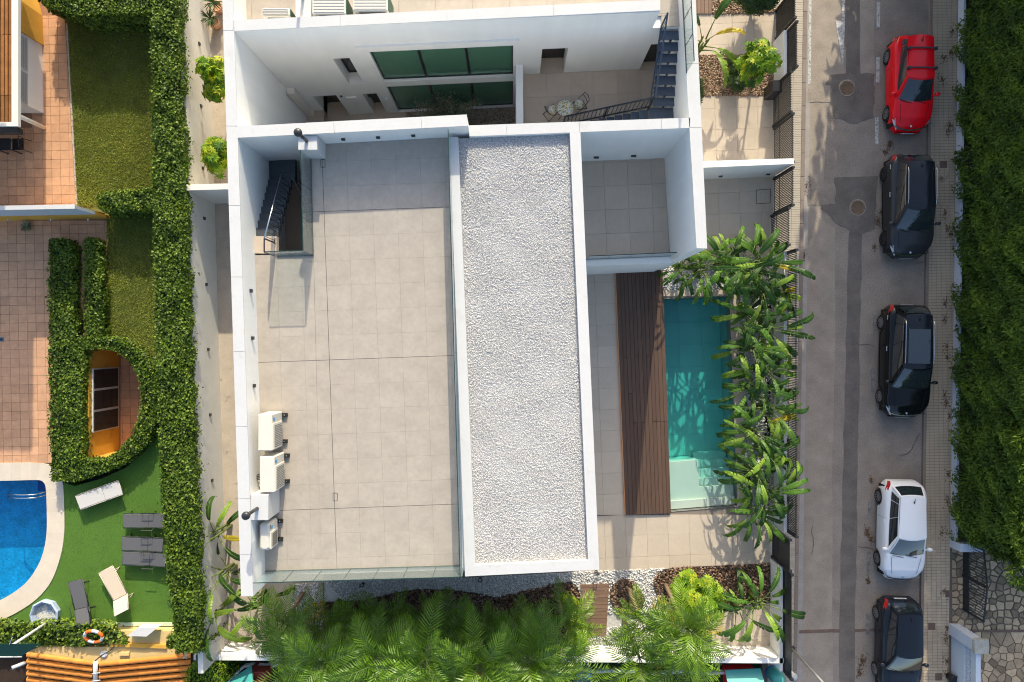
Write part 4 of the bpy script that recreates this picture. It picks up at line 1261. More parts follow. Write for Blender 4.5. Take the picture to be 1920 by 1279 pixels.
    ro_ = MB(); ro_.add(P, [(j * (nu + 1) + i + 1, j * (nu + 1) + i, (j + 1) * (nu + 1) + i, (j + 1) * (nu + 1) + i + 1) for j in range(nv) for i in range(nu)][::1], 0, True)
    # skirts
    ro_.build("roof", roofm, t, local=True)
    if sunroof:
        MB().bbox(-rw_ * .72, rw_ * .72, rfr + .55, wst - .12, zr - .02, zr + .012, .01).build("sunroof", m_carglass, t, local=True)
    def pane(nm, q, bl_, u0, u1, v0, v1, nu=8):
        p, f = sheet(*q, bl_, nu, 5, u0, u1, v0, v1, .008)
        m_ = MB(); m_.add(p, f, 0, True); return m_.build(nm, m_carglass, t, local=True)
    pane("windscreen", front, fb_, .045, .955, .03, .95, 10)
    pane("rear_window", rear, rb_, .07, .93, .12, .90, 10)
    for q, bl_, fl_ in ((right, sb, False), (left, -sb, True)):
        for a, b in ((.08, .508), (.518, .80), (.812, .94)):
            if fl_: a, b = 1 - b, 1 - a
            pane("side_window", q, bl_, a, b, .10, .90, 4)
        if chrome:
            p, f = sheet(*q, bl_, 10, 1, .06, .94, .91, .945, .014)
            m_ = MB(); m_.add(p, f, 0, True); m_.build("window_trim", m_chrome, t, local=True)
    # wheels
    for w_ in (wf, wb):
        for s in (-1, 1):
            xo = hw(w_) - .005
            wh = MB()
            c = Vector((s * (xo - .11), w_, wr))
            prof = [(.55, -.10), (.93, -.105), (1.0, -.07), (1.0, .07), (.93, .105), (.66, .11)]
            vs_ = []; N_ = 26
            for r, dx in prof:
                for k in range(N_):
                    a = 2 * math.pi * k / N_
                    vs_.append((c.x + s * dx, c.y + r * wr * math.cos(a), c.z + r * wr * math.sin(a)))
            fs_ = [(i * N_ + k, i * N_ + (k + 1) % N_, (i + 1) * N_ + (k + 1) % N_, (i + 1) * N_ + k) for i in range(len(prof) - 1) for k in range(N_)]
            wh.add(vs_, fs_, 0, True)
            wo = wh.build("wheel", m_black, t, local=True)
            rm = MB()
            R_ = wr * .66
            ring = [(c.x + s * .085, c.y + R_ * math.cos(2 * math.pi * k / N_), c.z + R_ * math.sin(2 * math.pi * k / N_)) for k in range(N_)]
            ring2 = [(c.x + s * .112, c.y + R_ * 1.02 * math.cos(2 * math.pi * k / N_), c.z + R_ * 1.02 * math.sin(2 * math.pi * k / N_)) for k in range(N_)]
            ring3 = [(c.x + s * .108, c.y + R_ * .9 * math.cos(2 * math.pi * k / N_), c.z + R_ * .9 * math.sin(2 * math.pi * k / N_)) for k in range(N_)]
            rm.add(ring2 + ring3, [(k, (k + 1) % N_, N_ + (k + 1) % N_, N_ + k) for k in range(N_)])
            for k in range(10):
                a = 2 * math.pi * k / 10
                d = Vector((0, math.cos(a), math.sin(a)))
                o_ = Vector((c.x + s * .10, c.y, c.z))
                rm.bar(o_ + d * R_ * .12, o_ + d * R_ * .93, .022, .032)
            rm.lathe([(.001, 0)] , (0, 0, -9), 3) if False else None
            rm.build("rim", rimm or m_rim, wo, local=True)
            MB().add([(c.x + s * .06, c.y + R_ * .95 * math.cos(2 * math.pi * k / N_), c.z + R_ * .95 * math.sin(2 * math.pi * k / N_)) for k in range(N_)], [tuple(range(N_))]).build("hub_disc", m_grille, wo, local=True)
    # surface strips laid on the body: lights, grille, plates, door gaps
    def on_side(y, f): # f: 0 sill .. 1 belt
        w = hw(y); a = .21; b = zt(y)
        z = a + (b - a) * f
        tab = [(0, .955), (.38, .995), (.62, 1.0), (.82, .975), (.94, .93), (1, .84)]
        return Vector((w * interp(tab, f), y, z))
    for s in (-1, 1):
        # headlights wrap round the front corner
        P = []; k_ = 7
        for i in range(k_ + 1):
            y = h2 - .50 + .40 * i / k_
            for f in (.80 + .06 * i / k_, .97 - .02 * i / k_):
                p = on_side(y, f); P.append((s * (p.x + .008), p.y + .006, p.z + .008))
        m_ = MB(); m_.add(P, [(2 * i, 2 * i + 2, 2 * i + 3, 2 * i + 1) for i in range(k_)], 0, True); m_.build("headlight", m_headl, t, local=True)
        P = []
        for i in range(k_ + 1):
            y = -h2 + .03 + .36 * i / k_
            for f in (.66 + .10 * i / k_, .95):
                p = on_side(y, f); P.append((s * (p.x + .010), p.y - .012 * (1 - i / k_), p.z + .004))
        m_ = MB(); m_.add(P, [(2 * i, 2 * i + 2, 2 * i + 3, 2 * i + 1) for i in range(k_)], 0, True); m_.build("taillight", m_taill, t, local=True)
        g = MB()
        for y in (cow - .02, (cow + rwb) / 2 - .05, rwb + .22):
            P = []
            for f in (.12, .3, .5, .7, .85, .95):
                for dy in (-.006, .006):
                    p = on_side(y + dy, f); P.append((s * (p.x + .003), p.y, p.z))
            g.add(P, [(2 * i, 2 * i + 1, 2 * i + 3, 2 * i + 2) for i in range(5)])
        g.build("door_gap", m_black, t, local=True)
        for y in ((cow + rwb) / 2 + .08, rwb + .42):
            p = on_side(y, .80)
            MB().bbox(s * p.x - .025, s * p.x + .025, y - .09, y + .09, p.z - .018, p.z + .018, .008).build("door_handle", m_chrome if chrome else body, t, local=True)
        # mirror
        p = on_side(cow - .22, .97)
        mm = MB(); c = Vector((s * (p.x + .15), cow - .20, p.z + .08))
        mm.lathe([(.02, -.085), (.085, -.06), (.105, 0), (.085, .06), (.02, .08)], (0, 0, 0), 10)
        mm.v = [(c.x + v[0] * 1.15, c.y + v[1] * .75, c.z + v[2]) for v in mm.v]
        mm.bar((s * (p.x - .02), cow - .17, p.z + .02), (s * (p.x + .13), cow - .19, p.z + .05), .06, .04)
        mm.build("mirror", roofm if not chrome else body, t, local=True)
        if suv:
            P = []
            for i in range(25):
                y = -h2 + .25 + (Lc - .6) * i / 24
                a = zl(y)
                for dz in (0, .07):
                    p = on_side(y, max(0, min(.9, (a + dz - .21) / (zt(y) - .21)))); P.append((s * (p.x + .014), p.y, a + dz))
            m_ = MB(); m_.add(P, [(2 * i, 2 * i + 2, 2 * i + 3, 2 * i + 1) for i in range(24)]); m_.build("arch_trim", m_black, t, local=True)
        if rails:
            pts = [(s * rw_ * .93, wst - .12 - (wst - rfr - .3) * k / 8, zr + .0 + (.045 if 0 < k < 8 else 0)) for k in range(9)]
            MB().tube(pts, .02, 6).build("roof_rail", rails, t, local=True)
    # bumper grille and plates
    P = []
    for i in range(9):
        x = (-.5 + i / 8) * Wc * .62
        for z in (.34, .50):
            P.append((x, h2 - .005 - .10 * (2 * x / Wc) ** 2 + .012, z))
    m_ = MB(); m_.add(P, [(2 * i, 2 * i + 2, 2 * i + 3, 2 * i + 1) for i in range(8)]); m_.build("grille", m_black, t, local=True)
    P = []
    for i in range(11):
        x = (-.5 + i / 10) * Wc * .80
        y = h2 - .10 - .20 * (2 * x / Wc) ** 2
        for d_, zz in ((0, .0), (.05, -.055)):
            P.append((x, y + d_, zt(y + d_) + .032))
    m_ = MB(); m_.add(P, [(2 * i, 2 * i + 2, 2 * i + 3, 2 * i + 1) for i in range(10)], 0, True); m_.build("nose_strip", m_chrome, t, local=True)
    MB().box(-.26, .26, -h2 - .012, -h2 + .0, .58, .68).build("number_plate", m_plate, t, local=True)
    MB().box(-.26, .26, h2 + .012, h2 + .022, .38, .48).build("number_plate", m_plate, t, local=True)
    # wipers, aerial, badge
    m_ = MB()
    for x0 in (-.45, .12):
        a = Vector((x0, cow + .16, zt(cow + .1) + .02)); b = Vector((x0 + .48, cow + .06, zt(cow) + .07)); m_.bar(a, b, .018, .018)
    m_.build("wiper", m_black, t, local=True)
    MB().tube([(0, rfr + .22, zr - .01), (0, rfr + .14, zr + .05), (0, rfr + .02, zr + .06)], [.025, .018, .008], 6).build("aerial", m_black, t, local=True)
    MB().lathe([(.05, 0), (.05, .01), (.03, .014)], (0, h2 - .2, zt(h2 - .2) + .028), 12).build("badge", m_chrome, t, local=True)
    # hood creases
    g = MB()
    for s in (-1, 1):
        a = Vector((s * Wc * .33, cow + .15, zt(cow + .15) + .02)); pts = [Vector((s * Wc * (.35 - .06 * k / 6), cow + .15 + (h2 - .35 - cow - .15) * k / 6, 0)) for k in range(7)]
        for p in pts: p.z = zt(p.y) + .0245 + .0
        P = []
        for p in pts: P += [(p.x - .006, p.y, p.z), (p.x + .006, p.y, p.z)]
        g.add(P, [(2 * i, 2 * i + 1, 2 * i + 3, 2 * i + 2) for i in range(6)])
    g.build("bonnet_gap", m_black, t, local=True)
    if bars:
        for y in (wst - .32, rfr + .52):
            b = MB(); b.bar((-rw_ * 1.02, y, zr + .07), (rw_ * 1.02, y, zr + .07), .06, .03)
            for s in (-1, 1): b.bbox(s * rw_ * .97 - .05, s * rw_ * .97 + .05, y - .06, y + .06, zr - .06, zr + .075, .015)
            b.build("roof_bar", m_steel_d, t, local=True)
    MB().box(-.5, .5, rwb + .35, cow - .5, .5, .9).build("interior", m_inner, t, local=True)
    return t
def paint(name, c, r=.28, coat=.35, metal=0.0): return M(name, c, r, metal=metal, coat=coat, spec=.25)
p_red = paint("red_paint", (.80, .004, .012))
p_grey = paint("dark_grey_paint", (.040, .042, .046), .3, metal=.3)
p_black = paint("black_paint", (.006, .007, .008), .12)
p_white = paint("white_paint", (.80, .81, .82), .3)
p_dark = paint("blue_black_paint", (.014, .018, .026), .2)
p_roofd = paint("dark_roof_paint", (.012, .015, .02), .1)
PI = math.pi
car("bright red hatchback with two black roof bars, parked furthest up the street", 16.62, 10.72, 3.98, 1.70, 1.46, .93, p_red, PI - .01, cabin=(.62, -.02, -1.66, -1.90), bars=True)
car("dark grey sport utility car with silver roof rails and a visible red tail lamp", 16.55, 5.62, 4.30, 1.84, 1.58, 1.0, p_grey, PI - .005, p_roofd, cabin=(.86, .20, -1.62, -1.95), rails=m_chrome, suv=True, rimm=m_rim_d, chrome=True, belt=1.02)
car("long glossy black estate car with a glass sunroof and silver rails", 16.42, -.84, 4.70, 1.86, 1.60, 1.0, p_black, PI - .02, p_roofd, cabin=(.92, .20, -1.88, -2.16), rails=m_chrome, sunroof=True, suv=True, chrome=True, belt=1.02)
car("white hatchback with clear red tail lamp between two black cars", 16.28, -7.92, 4.18, 1.76, 1.45, .94, p_white, PI - .02, cabin=(.72, .08, -1.56, -1.86))
car("small dark blue black hatchback half cut off by the bottom of the picture", 16.16, -12.72, 3.95, 1.70, 1.47, .95, p_dark, PI - .02, cabin=(.68, .06, -1.58, -1.82))
# ================================================================ FAR SIDE OF THE STREET
wx = k_rw
q = [(wx(-8.6) + .02, -8.6), (wx(-8.6) + .2, -8.6), (wx(19) + .25, 19), (wx(19) + .05, 19)]
lw = thing("street_wall", "low white wall at the foot of the tall conifer hedge", "wall", (18.9, 3, 0))
MB().prism([(wx(-8.4) + .02, -8.4), (wx(-8.4) + .12, -8.4), (wx(19) + .15, 19), (wx(19) + .05, 19)], -.3, .35).build("wall_body", m_bluewall, lw)
MB().prism([(wx(-8.4) + .0, -8.75), (wx(-8.4) + 1.0, -8.75), (wx(-8.4) + 1.0, -8.42), (wx(-8.4) + .0, -8.42)], -.3, .7).build("wall_end", m_bluewall, lw)
structure("forecourt", MB().prism([(wx(-19) + .06, -19), (26.5, -19), (26.5, 19), (wx(19) + .06, 19)], -.6, -.02), m_flag_b)
# flagstones: jittered Voronoi cells
fl = thing("flagstone_paving", "crazy paving of irregular tan stones behind the black gate", "paving", (21, -11.5, 0))
def voronoi(x0, x1, y0, y1, cell, gap, jit=.42):
    nx, ny = int((x1 - x0) / cell), int((y1 - y0) / cell)
    S = {(i, j): (x0 + (i + .5 + random.uniform(-jit, jit)) * cell, y0 + (j + .5 + random.uniform(-jit, jit)) * cell) for i in range(nx) for j in range(ny)}
    out = []
    for (i, j), p in S.items():
        poly = [(p[0] - cell * 1.4, p[1] - cell * 1.4), (p[0] + cell * 1.4, p[1] - cell * 1.4), (p[0] + cell * 1.4, p[1] + cell * 1.4), (p[0] - cell * 1.4, p[1] + cell * 1.4)]
        for di in (-2, -1, 0, 1, 2):
            for dj in (-2, -1, 0, 1, 2):
                s_ = S.get((i + di, j + dj))
                if s_ is None or s_ == p: continue
                mx, my = (p[0] + s_[0]) / 2, (p[1] + s_[1]) / 2
                dx, dy = s_[0] - p[0], s_[1] - p[1]; l = math.hypot(dx, dy); dx /= l; dy /= l
                mx -= dx * gap / 2; my -= dy * gap / 2
                poly = clip(poly, [(mx, my), (mx - dx * 9, my - dy * 9), (mx - dx * 9 - dy * 9, my - dy * 9 + dx * 9), (mx - dy * 9, my + dx * 9)]) if False else half(poly, mx, my, dx, dy)
                if len(poly) < 3: break
            if len(poly) < 3: break
        if len(poly) >= 3: poly = clip(poly, [(x0 + .1, y0 + .02), (x1, y0 + .02), (x1, y1), (x0 + .1, y1)])
        if len(poly) >= 3 and .01 < abs(area2(poly)) / 2 < cell * cell * 1.9: out.append(poly)
    return out
def half(poly, mx, my, dx, dy):
    out = []
    for k in range(len(poly)):
        p = poly[k]; q_ = poly[(k + 1) % len(poly)]
        sp = (p[0] - mx) * dx + (p[1] - my) * dy; sq = (q_[0] - mx) * dx + (q_[1] - my) * dy
        if sp <= 0: out.append(p)
        if (sp <= 0) != (sq <= 0):
            t_ = sp / (sp - sq); out.append((p[0] + t_ * (q_[0] - p[0]), p[1] + t_ * (q_[1] - p[1])))
    return out
for p in voronoi(18.6, 23.2, -12.3, -8.4, .29, .06): MB().prism(p, -.02, .012 + random.uniform(-.004, .004), bottom=False).build("flagstone", m_flag, fl)
for p in voronoi(18.6, 23.2, -15.6, -12.37, .34, .035): MB().prism(p, -.02, .008 + random.uniform(-.004, .004), bottom=False).build("flagstone", m_flag, fl)
MB().box(18.95, 22.0, -12.36, -12.26, -.02, .03).build("step_edge", m_brick, fl)
# gate
gx = W(1804, 0)[0]
gy1, gy0 = W(0, 1013)[1], W(0, 1143)[1]
g = thing("iron_gate", "black iron driveway gate with thin upright bars beside the flagstones", "gate", (gx, (gy0 + gy1) / 2, 0))
ym = (gy0 + gy1) / 2
def gz(y): return 1.32 + .22 * (1 - abs(y - ym) / (gy1 - ym))
for y in (gy0 + .03, ym, gy1 - .03): MB().box(gx - .03, gx + .03, y - .035, y + .035, 0, gz(y) + .03).build("post", m_steel_d, g)
for a, b in ((gy0, ym), (ym, gy1)):
    for dz in (0, ):
        MB().bar((gx, a, gz(a)), (gx, b, gz(b)), .045, .05).build("rail", m_steel_d, g)
    MB().bar((gx, a, .42), (gx, b, .42), .035, .04).build("rail", m_steel_d, g)
    MB().box(gx - .01, gx + .01, a + .04, b - .04, .05, .42).build("panel", m_steel_d, g)
bar_me = MB().box(-.011, .011, -.011, .011, 0, 1).mesh("bar", m_steel_d)
for k in range(26):
    y = gy0 + (gy1 - gy0) * (k + .5) / 26
    o = bpy.data.objects.new("bar", bar_me); o.location = (0, y - ym, .1); o.scale = (1, 1, gz(y) - .1); link(o, g)
# pale blue pierced wall
px0 = W(1784, 0)[0]
wt = 1.55
pw = thing("pierced_wall", "pale blue wall with a pierced ornamental band beside the street and a stone capped pillar", "wall", (px0, -13.2, 0))
yA, yB = W(0, 1190)[1], -15.6
MB().box(px0, px0 + .16, yB, yA, -.2, .80).build("base_wall", m_bluewall, pw)
MB().box(px0 - .02, px0 + .18, yB, yA, wt - .14, wt).build("coping", m_bluewall, pw)
bl_me = MB()
for s in ((0, .22, 0, .025), (0, .22, .195, .22), (0, .025, .025, .195), (.195, .22, .025, .195)):
    bl_me.box(.03, .13, s[0], s[1], s[2], s[3])
for a in (0, 1):
    bl_me.bar((.08, .03 + a * .16, .03), (.08, .19 - a * .16, .19), .06, .03)
bl_me.lathe([(.03, .06), (.05, .11), (.03, .16)], (.08, .11, 0), 8)
bl_me = bl_me.mesh("vent_block", m_bluewall)
yk = yB
while yk < yA - .2:
    for z in (.80, 1.10 - .08):
        if z + .22 > wt - .1: continue
        o = bpy.data.objects.new("vent_block", bl_me); o.location = (0, yk + 13.2, z); link(o, pw)
    o = bpy.data.objects.new("vent_block", bl_me); o.location = (0, yk + 13.2, 1.19 - .0); o.scale = (1, 1, 1); link(o, pw) if False else None
    yk += .225
MB().box(px0 + .0, px0 + .16, yB, yA, 1.24, wt - .14).build("upper_band", m_bluewall, pw)
MB().bbox(px0 - .12, px0 + .32, yA, yA + .46, -.2, wt + .02, .01).build("pillar", m_bluewall, pw)
MB().bbox(px0 - .18, px0 + .40, yA - .05, yA + .52, wt + .02, wt + .18, .02).build("pillar_cap", M("weathered_cap_stone", (.42, .40, .34), .8, n=(5, .25, 7)), pw)
c = W(1784, 1268)
t = thing("planter_urn", "dark iron planter at the foot of the pale blue wall", "planter", (c[0] - .1, c[1], 0))
MB().lathe([(.14, 0), (.18, .3), (.2, .42), (.17, .43), (.16, .36)], (c[0] - .1, c[1], 0), 14).build("pot", m_steel_d, t)

# ================================================================ NEIGHBOUR ON THE LEFT
structure("left_garden", MB().prism([(-27, -18), (bx(-18) - .18, -18), (bx(BY1) - .18, BY1), (-27, BY1)], -3.1, -2.3), m_soil)
NL = -27.0
def ground(name, px, mat, z0=-.5, z1=0.0, kind="structure"):
    return structure(name, MB().prism(WL(px), z0, z1), mat)
lawn = ground("lawn", [(118, 0), (345, 0), (360, 400), (368, 690), (300, 690), (262, 654), (225, 636), (200, 632), (196, 400), (140, 388)], m_lawn, z1=-.015)
# pool outline (px) sampled
def spline(pts, n=8):
    out = []
    P = [Vector((*p, 0)) for p in pts]
    for i in range(len(P) - 1):
        p0 = P[max(i - 1, 0)]; p1 = P[i]; p2 = P[i + 1]; p3 = P[min(i + 2, len(P) - 1)]
        for k in range(n):
            t = k / n
            q_ = .5 * ((2 * p1) + (-p0 + p2) * t + (2 * p0 - 5 * p1 + 4 * p2 - p3) * t * t + (-p0 + 3 * p1 - 3 * p2 + p3) * t ** 3)
            out.append((q_.x, q_.y))
    out.append(tuple(pts[-1])); return out
inner = spline([(-220, 904), (-60, 903), (0, 902), (40, 901), (60, 900.5), (76, 901), (84, 907), (87, 920), (88.5, 960), (88, 1000), (82, 1035), (70, 1064), (50, 1092), (20, 1115), (-20, 1134), (-90, 1150), (-220, 1160)])
outer = spline([(-220, 870), (-60, 869), (0, 868.5), (40, 868), (60, 868), (92, 872), (112, 890), (119, 912), (121, 960), (121, 1000), (115, 1040), (99, 1086), (75, 1118), (42, 1143), (0, 1163), (-80, 1185), (-220, 1195)])
tt = ground("terracotta_terrace", [(-220, 412), (205, 408), (205, 634), (172, 630), (148, 640), (148, 870), (110, 874), (60, 869), (-220, 872)], m_terra_g, z1=-.03)
ground("terracotta_path", [(-220, -60), (118, -60), (126, 100), (143, 388), (144, 400), (-220, 412)], m_terra_g, z1=-.03)
tp = tiles
TT = math.radians(1.2)
terr = bpy.data.objects["terracotta_terrace"]
tiles(terr, [WL([(-30, 416), (202, 412), (202, 640), (92, 640), (92, 870), (-30, 872)][0:4] ) if False else WL([(-30, 414), (200, 414), (200, 640), (-30, 640)]), WL([(-30, 640), (100, 640), (100, 868), (-30, 872)])],
      W(2, 640), TT, .375, .375, .010, -.03, 0, m_terra, cap=300)
pathn = bpy.data.objects["terracotta_path"]
tiles(pathn, [WL([(60, 30), (121, 30), (142, 388), (60, 392)]), WL([(-30, 240), (60, 240), (60, 392), (-30, 394)])], W(80, 300), TT, .375, .375, .010, -.03, 0, m_terra, cap=300)
# lawn edge stones
t = thing("lawn_edging", "thin row of pale stones between terracotta path and lawn", "edging", (*W(132, 200), 0))
for k in range(30):
    y0_, y1_ = 45 + k * 11.4, 45 + k * 11.4 + 10.8
    f = lambda y: 124 + (y - 45) * .0555
    MB().prism(WL([(f(y0_), y0_), (f(y0_) + 3, y0_), (f(y1_) + 3, y1_), (f(y1_), y1_)]), -.05, .03 + random.uniform(-.01, .01)).build("edging_stone", m_conc, t)
# artificial turf and pool
ground("artificial_lawn", outer[48:-8] + [(60, 1175), (390, 1175), (388, 690), (303, 690), (299, 745), (296, 792), (275, 843), (235, 878), (190, 898), (140, 912), (118, 905)], m_turf, z1=-.0)
wmb = MB()
iw = WL(inner)
ib = ccw(iw)
wmb.prism(iw, -1.5, -.10)
basin = MB(); n = len(ib)
basin.add([(x, y, -1.52) for x, y in ib], [tuple(range(n))])
basin.add([(x, y, -1.52) for x, y in ib] + [(x, y, 0) for x, y in ib], [((i + 1) % n, i, n + i, n + (i + 1) % n) for i in range(n)])
bs = structure("round_pool_basin", basin, m_mosaic)
structure("round_pool_water", wmb, m_water2)
for k in range(5):
    MB().prism(WL([(38 + k * 8, 900), (45 + k * 8, 900), (45.5 + k * 8, 931 - k), (38.5 + k * 8, 931 - k)]), -1.4, -.5 - .14 * (4 - k)).build("pool_step", m_mosaic_d, bs)
cop = thing("pool_coping", "pale stone coping curving round the blue pool", "coping", (*W(105, 960), 0))
m_n = len(inner)
step = 4
for i in range(0, m_n - 1, step):
    j = min(i + step, m_n - 1)
    a = inner[i:j + 1]; b = outer[i:j + 1]
    st_ = MB()
    for k_ in range(len(a) - 1):
        c0, c1 = (.012 if k_ == 0 else 0), (.012 if k_ == len(a) - 2 else 0)
        st_.prism(WL([lerp2(a[k_], a[k_ + 1], c0), lerp2(a[k_], a[k_ + 1], 1 - c1), lerp2(b[k_], b[k_ + 1], 1 - c1), lerp2(b[k_], b[k_ + 1], c0)]), -.4, .03)
    st_.build("coping_stone", m_cope, cop)
structure('garden_soil', MB().prism(WL([(58, 864), (132, 862), (136, 905), (121, 905), (112, 889), (92, 874), (58, 871)]), -.4, -.02), m_soil)
# pool handrails
t = thing("pool_handrail", "chrome double handrail at the pool steps", "handrail", (*W(55, 930), 0))
for dy in (0, .14):
    a = W3(86, 929, .03); b = W3(22, 931, -.25)
    MB().tube([a + Vector((0, dy, 0)), a + Vector((-.1, dy, .5)), a + Vector((-.5, dy, .6)), b + Vector((0, dy, .3)), b + Vector((-.1, dy, 0))], .022, 7).build("rail", m_chrome, t)
# drain in the tiles
c = W(3, 637)
t = thing("floor_drain", "small blue grey square drain in the terracotta terrace", "drain", (c[0], c[1], 0))
MB().box(c[0] - .1, c[0] + .1, c[1] - .09, c[1] + .09, 0, .012).build("frame", M("drain_blue", (.12, .17, .24), .5), t)
MB().box(c[0] - .05, c[0] + .05, c[1] - .05, c[1] + .05, .012, .016).build("grate", m_steel_d, t)

# --- neighbour house, upper left
nh = thing("neighbour_house", "yellow and white house with a cane roof canopy at the upper left", "house", (-20.5, 11, 0))
hx = lambda py: W(80 + (py - 100) * .018, py)[0]
def hp(x, y): return (x, y)
hy0 = W(0, 213)[1]; hym = W(0, 86)[1]
wl_ = MB().prism([(-30, hy0), (hx(213), hy0), (hx(86), hym), (-30, hym)], 0, 2.2).prism([(-30, 8.1), (-21.2, 8.1), (-21.2, 16), (-30, 16)], 2.0, 5.8).build("wall", m_white, nh)
MB().prism([(-30, hym + .002), (hx(86) + .06, hym + .002), (hx(30) + .02, W(0, 30)[1]), (hx(30) - .4, W(0, -40)[1]), (-30, W(0, -40)[1])], 0, 2.1).build("wall", m_yellow, nh)
MB().prism([(-30, 8.1), (-19.05, 8.1), (-19.0, 16), (-30, 16)], 5.8, 6.0).build("roof", m_canopy, nh)
def win(py0, py1):
    y0_, y1_ = W(0, py1, 1.2)[1], W(0, py0, 1.2)[1]
    xx = hx(150)
    w_ = MB().box(xx - .02, xx + .035, y0_, y1_, .95, 2.1).build("window", m_white_cap, nh)
    for k in range(11):
        z = 1.0 + k * .09
        MB().add([(xx + .036, y0_ + .05, z), (xx + .036, y1_ - .05, z), (xx + .055, y1_ - .05, z + .075), (xx + .055, y0_ + .05, z + .075)], [(0, 1, 2, 3)]).build("shutter_slat", m_shutter, w_)
win(66, 130); win(134, 196)
ez = 2.3
ex = W(34, 0, ez)[0]; ey = W(0, 237, ez)[1]
cn = MB()
cn.box(ex - .26, ex, ey, 16, ez - .15, ez); cn.box(-30, ex - .262, ey, ey + .16, ez - .15, ez)
cn.build("canopy_frame", m_canopy, nh)
for k in range(60):
    x0_ = -26.0 + k * .15
    if x0_ > ex - .32: break
    for a, b in ((ey + .17, 9.6), (9.62, 12.0), (12.02, 16)):
        MB().box(x0_, x0_ + .10, a, b, ez - .13, ez - .03 + random.uniform(-.012, .012)).build("cane_slat", m_cane, nh)
MB().box(-26.5, ex - .1, ey - .22, ey - .01, ez - .4, ez - .1).build("awning_box", m_steel_d, nh)
c = W3(83, 240)
MB().lathe([(.09, 0), (.09, 2.14)], c, 14).build("column", m_white, nh)
# table and chair under the canopy
c = W3(10, 271, .72); c.z = 0
t = thing("patio_table", "black patio table at the far left under the canopy", "table", c)
MB().bbox(c.x - .45, c.x + .22, c.y - .25, c.y + .25, .69, .73, .01).build("top", m_frame, t)
for sx in (-.4, .17):
    for sy in (-.2, .2): MB().box(c.x + sx - .02, c.x + sx + .02, c.y + sy - .02, c.y + sy + .02, 0, .69).build("leg", m_steel_d, t)
c = W3(34, 271, .44); c.z = 0
t = thing("patio_chair", "black metal patio chair facing the table on the terracotta tiles", "chair", c)
MB().bbox(c.x - .24, c.x + .22, c.y - .24, c.y + .24, .42, .46, .01).build("seat", m_frame, t)
bk = MB()
for k in range(5): bk.bar((c.x + .24, c.y - .22 + .11 * k, .44), (c.x + .34, c.y - .22 + .11 * k, .9), .018, .018)
bk.bar((c.x + .34, c.y - .24, .9), (c.x + .34, c.y + .24, .9), .025, .025); bk.build("backrest", m_steel_d, t)
for sx in (-.22, .22):
    for sy in (-.22, .22): MB().bar((c.x + sx, c.y + sy, .42), (c.x + sx * 1.3, c.y + sy * 1.15, 0), .02, .02).build("leg", m_steel_d, t)
# yellow garden wall with pale cap, its white band coloured by blue shade
q = [W(-220, 428), W(205, 412.5), W(205, 408.5), W(-220, 424)]
q2 = [(-27, W(0, 419)[1]), (W(205, 0)[0], W(0, 410.5)[1]), (W(205, 0)[0], W(0, 410.5)[1] + .12), (-27, W(0, 419)[1] + .12)]
gw = thing("garden_wall", "yellow garden wall with white upper band in painted blue shade crossing the terracotta terrace", "wall", (-20, 5.1, 0))
MB().prism(q2, -.1, 1.0).build("lower_wall", m_yellow, gw)
q3 = [(p[0], p[1] - .004) for p in q2]
MB().prism(q3, 1.0, 2.3).build("upper_band", m_bandshade, gw)
q4 = [(q2[0][0], q2[0][1] - .03), (q2[1][0] + .03, q2[1][1] - .03), (q2[2][0] + .03, q2[2][1] + .02), (q2[3][0], q2[3][1] + .02)]
MB().prism(q4, 2.3, 2.34).build("cap", m_white_cap, gw)
for px in (15, 95, 165): MB().tube([W3(px, 411, 1.05), W3(px, 413.5, 1.0)], .03, 6).build("bracket", m_white_cap, gw)

# sunken light well with a window wall, inside the ivy ring
WZ = -1.9
rh = thing("light_well", "sunken light well with yellow walls and three pane window inside the ivy ring", "light well", (*W(210, 750), WZ))
ax = W(226, 0, WZ)[0]; ay1, ay0 = W(0, 690, -.9)[1], W(0, 806, -.9)[1]
fl_ = MB().prism(WL([(150, 640), (300, 640), (300, 870), (150, 870)], WZ), -2.28, WZ - .03).build("well_floor", m_terra_g, rh)
tiles(fl_, [[(ax, W(0, 860, WZ)[1]), (W(290, 0, WZ)[0], W(0, 860, WZ)[1]), (W(290, 0, WZ)[0], W(0, 650, WZ)[1]), (ax, W(0, 650, WZ)[1])]], (ax, 0), TT, .375, .375, .010, WZ - .03, WZ, m_terra)
MB().prism([(-18.3, W(0, 880, 0)[1]), (ax - .06, W(0, 880, 0)[1]), (ax - .06, W(0, 640, 0)[1]), (-18.3, W(0, 640, 0)[1])], -2.28, .30).build("wall", m_yellow, rh)
wf_ = MB().box(ax - .058, ax - .0, ay0, ay1, WZ + .12, .12).build("window", m_white_cap, rh)
for k in range(3):
    a = ay0 + (ay1 - ay0) * k / 3 + .05; b = ay0 + (ay1 - ay0) * (k + 1) / 3 - .05
    MB().box(ax - .0, ax + .012, a, b, WZ + .2, .06).build("pane", m_blackgl, wf_)

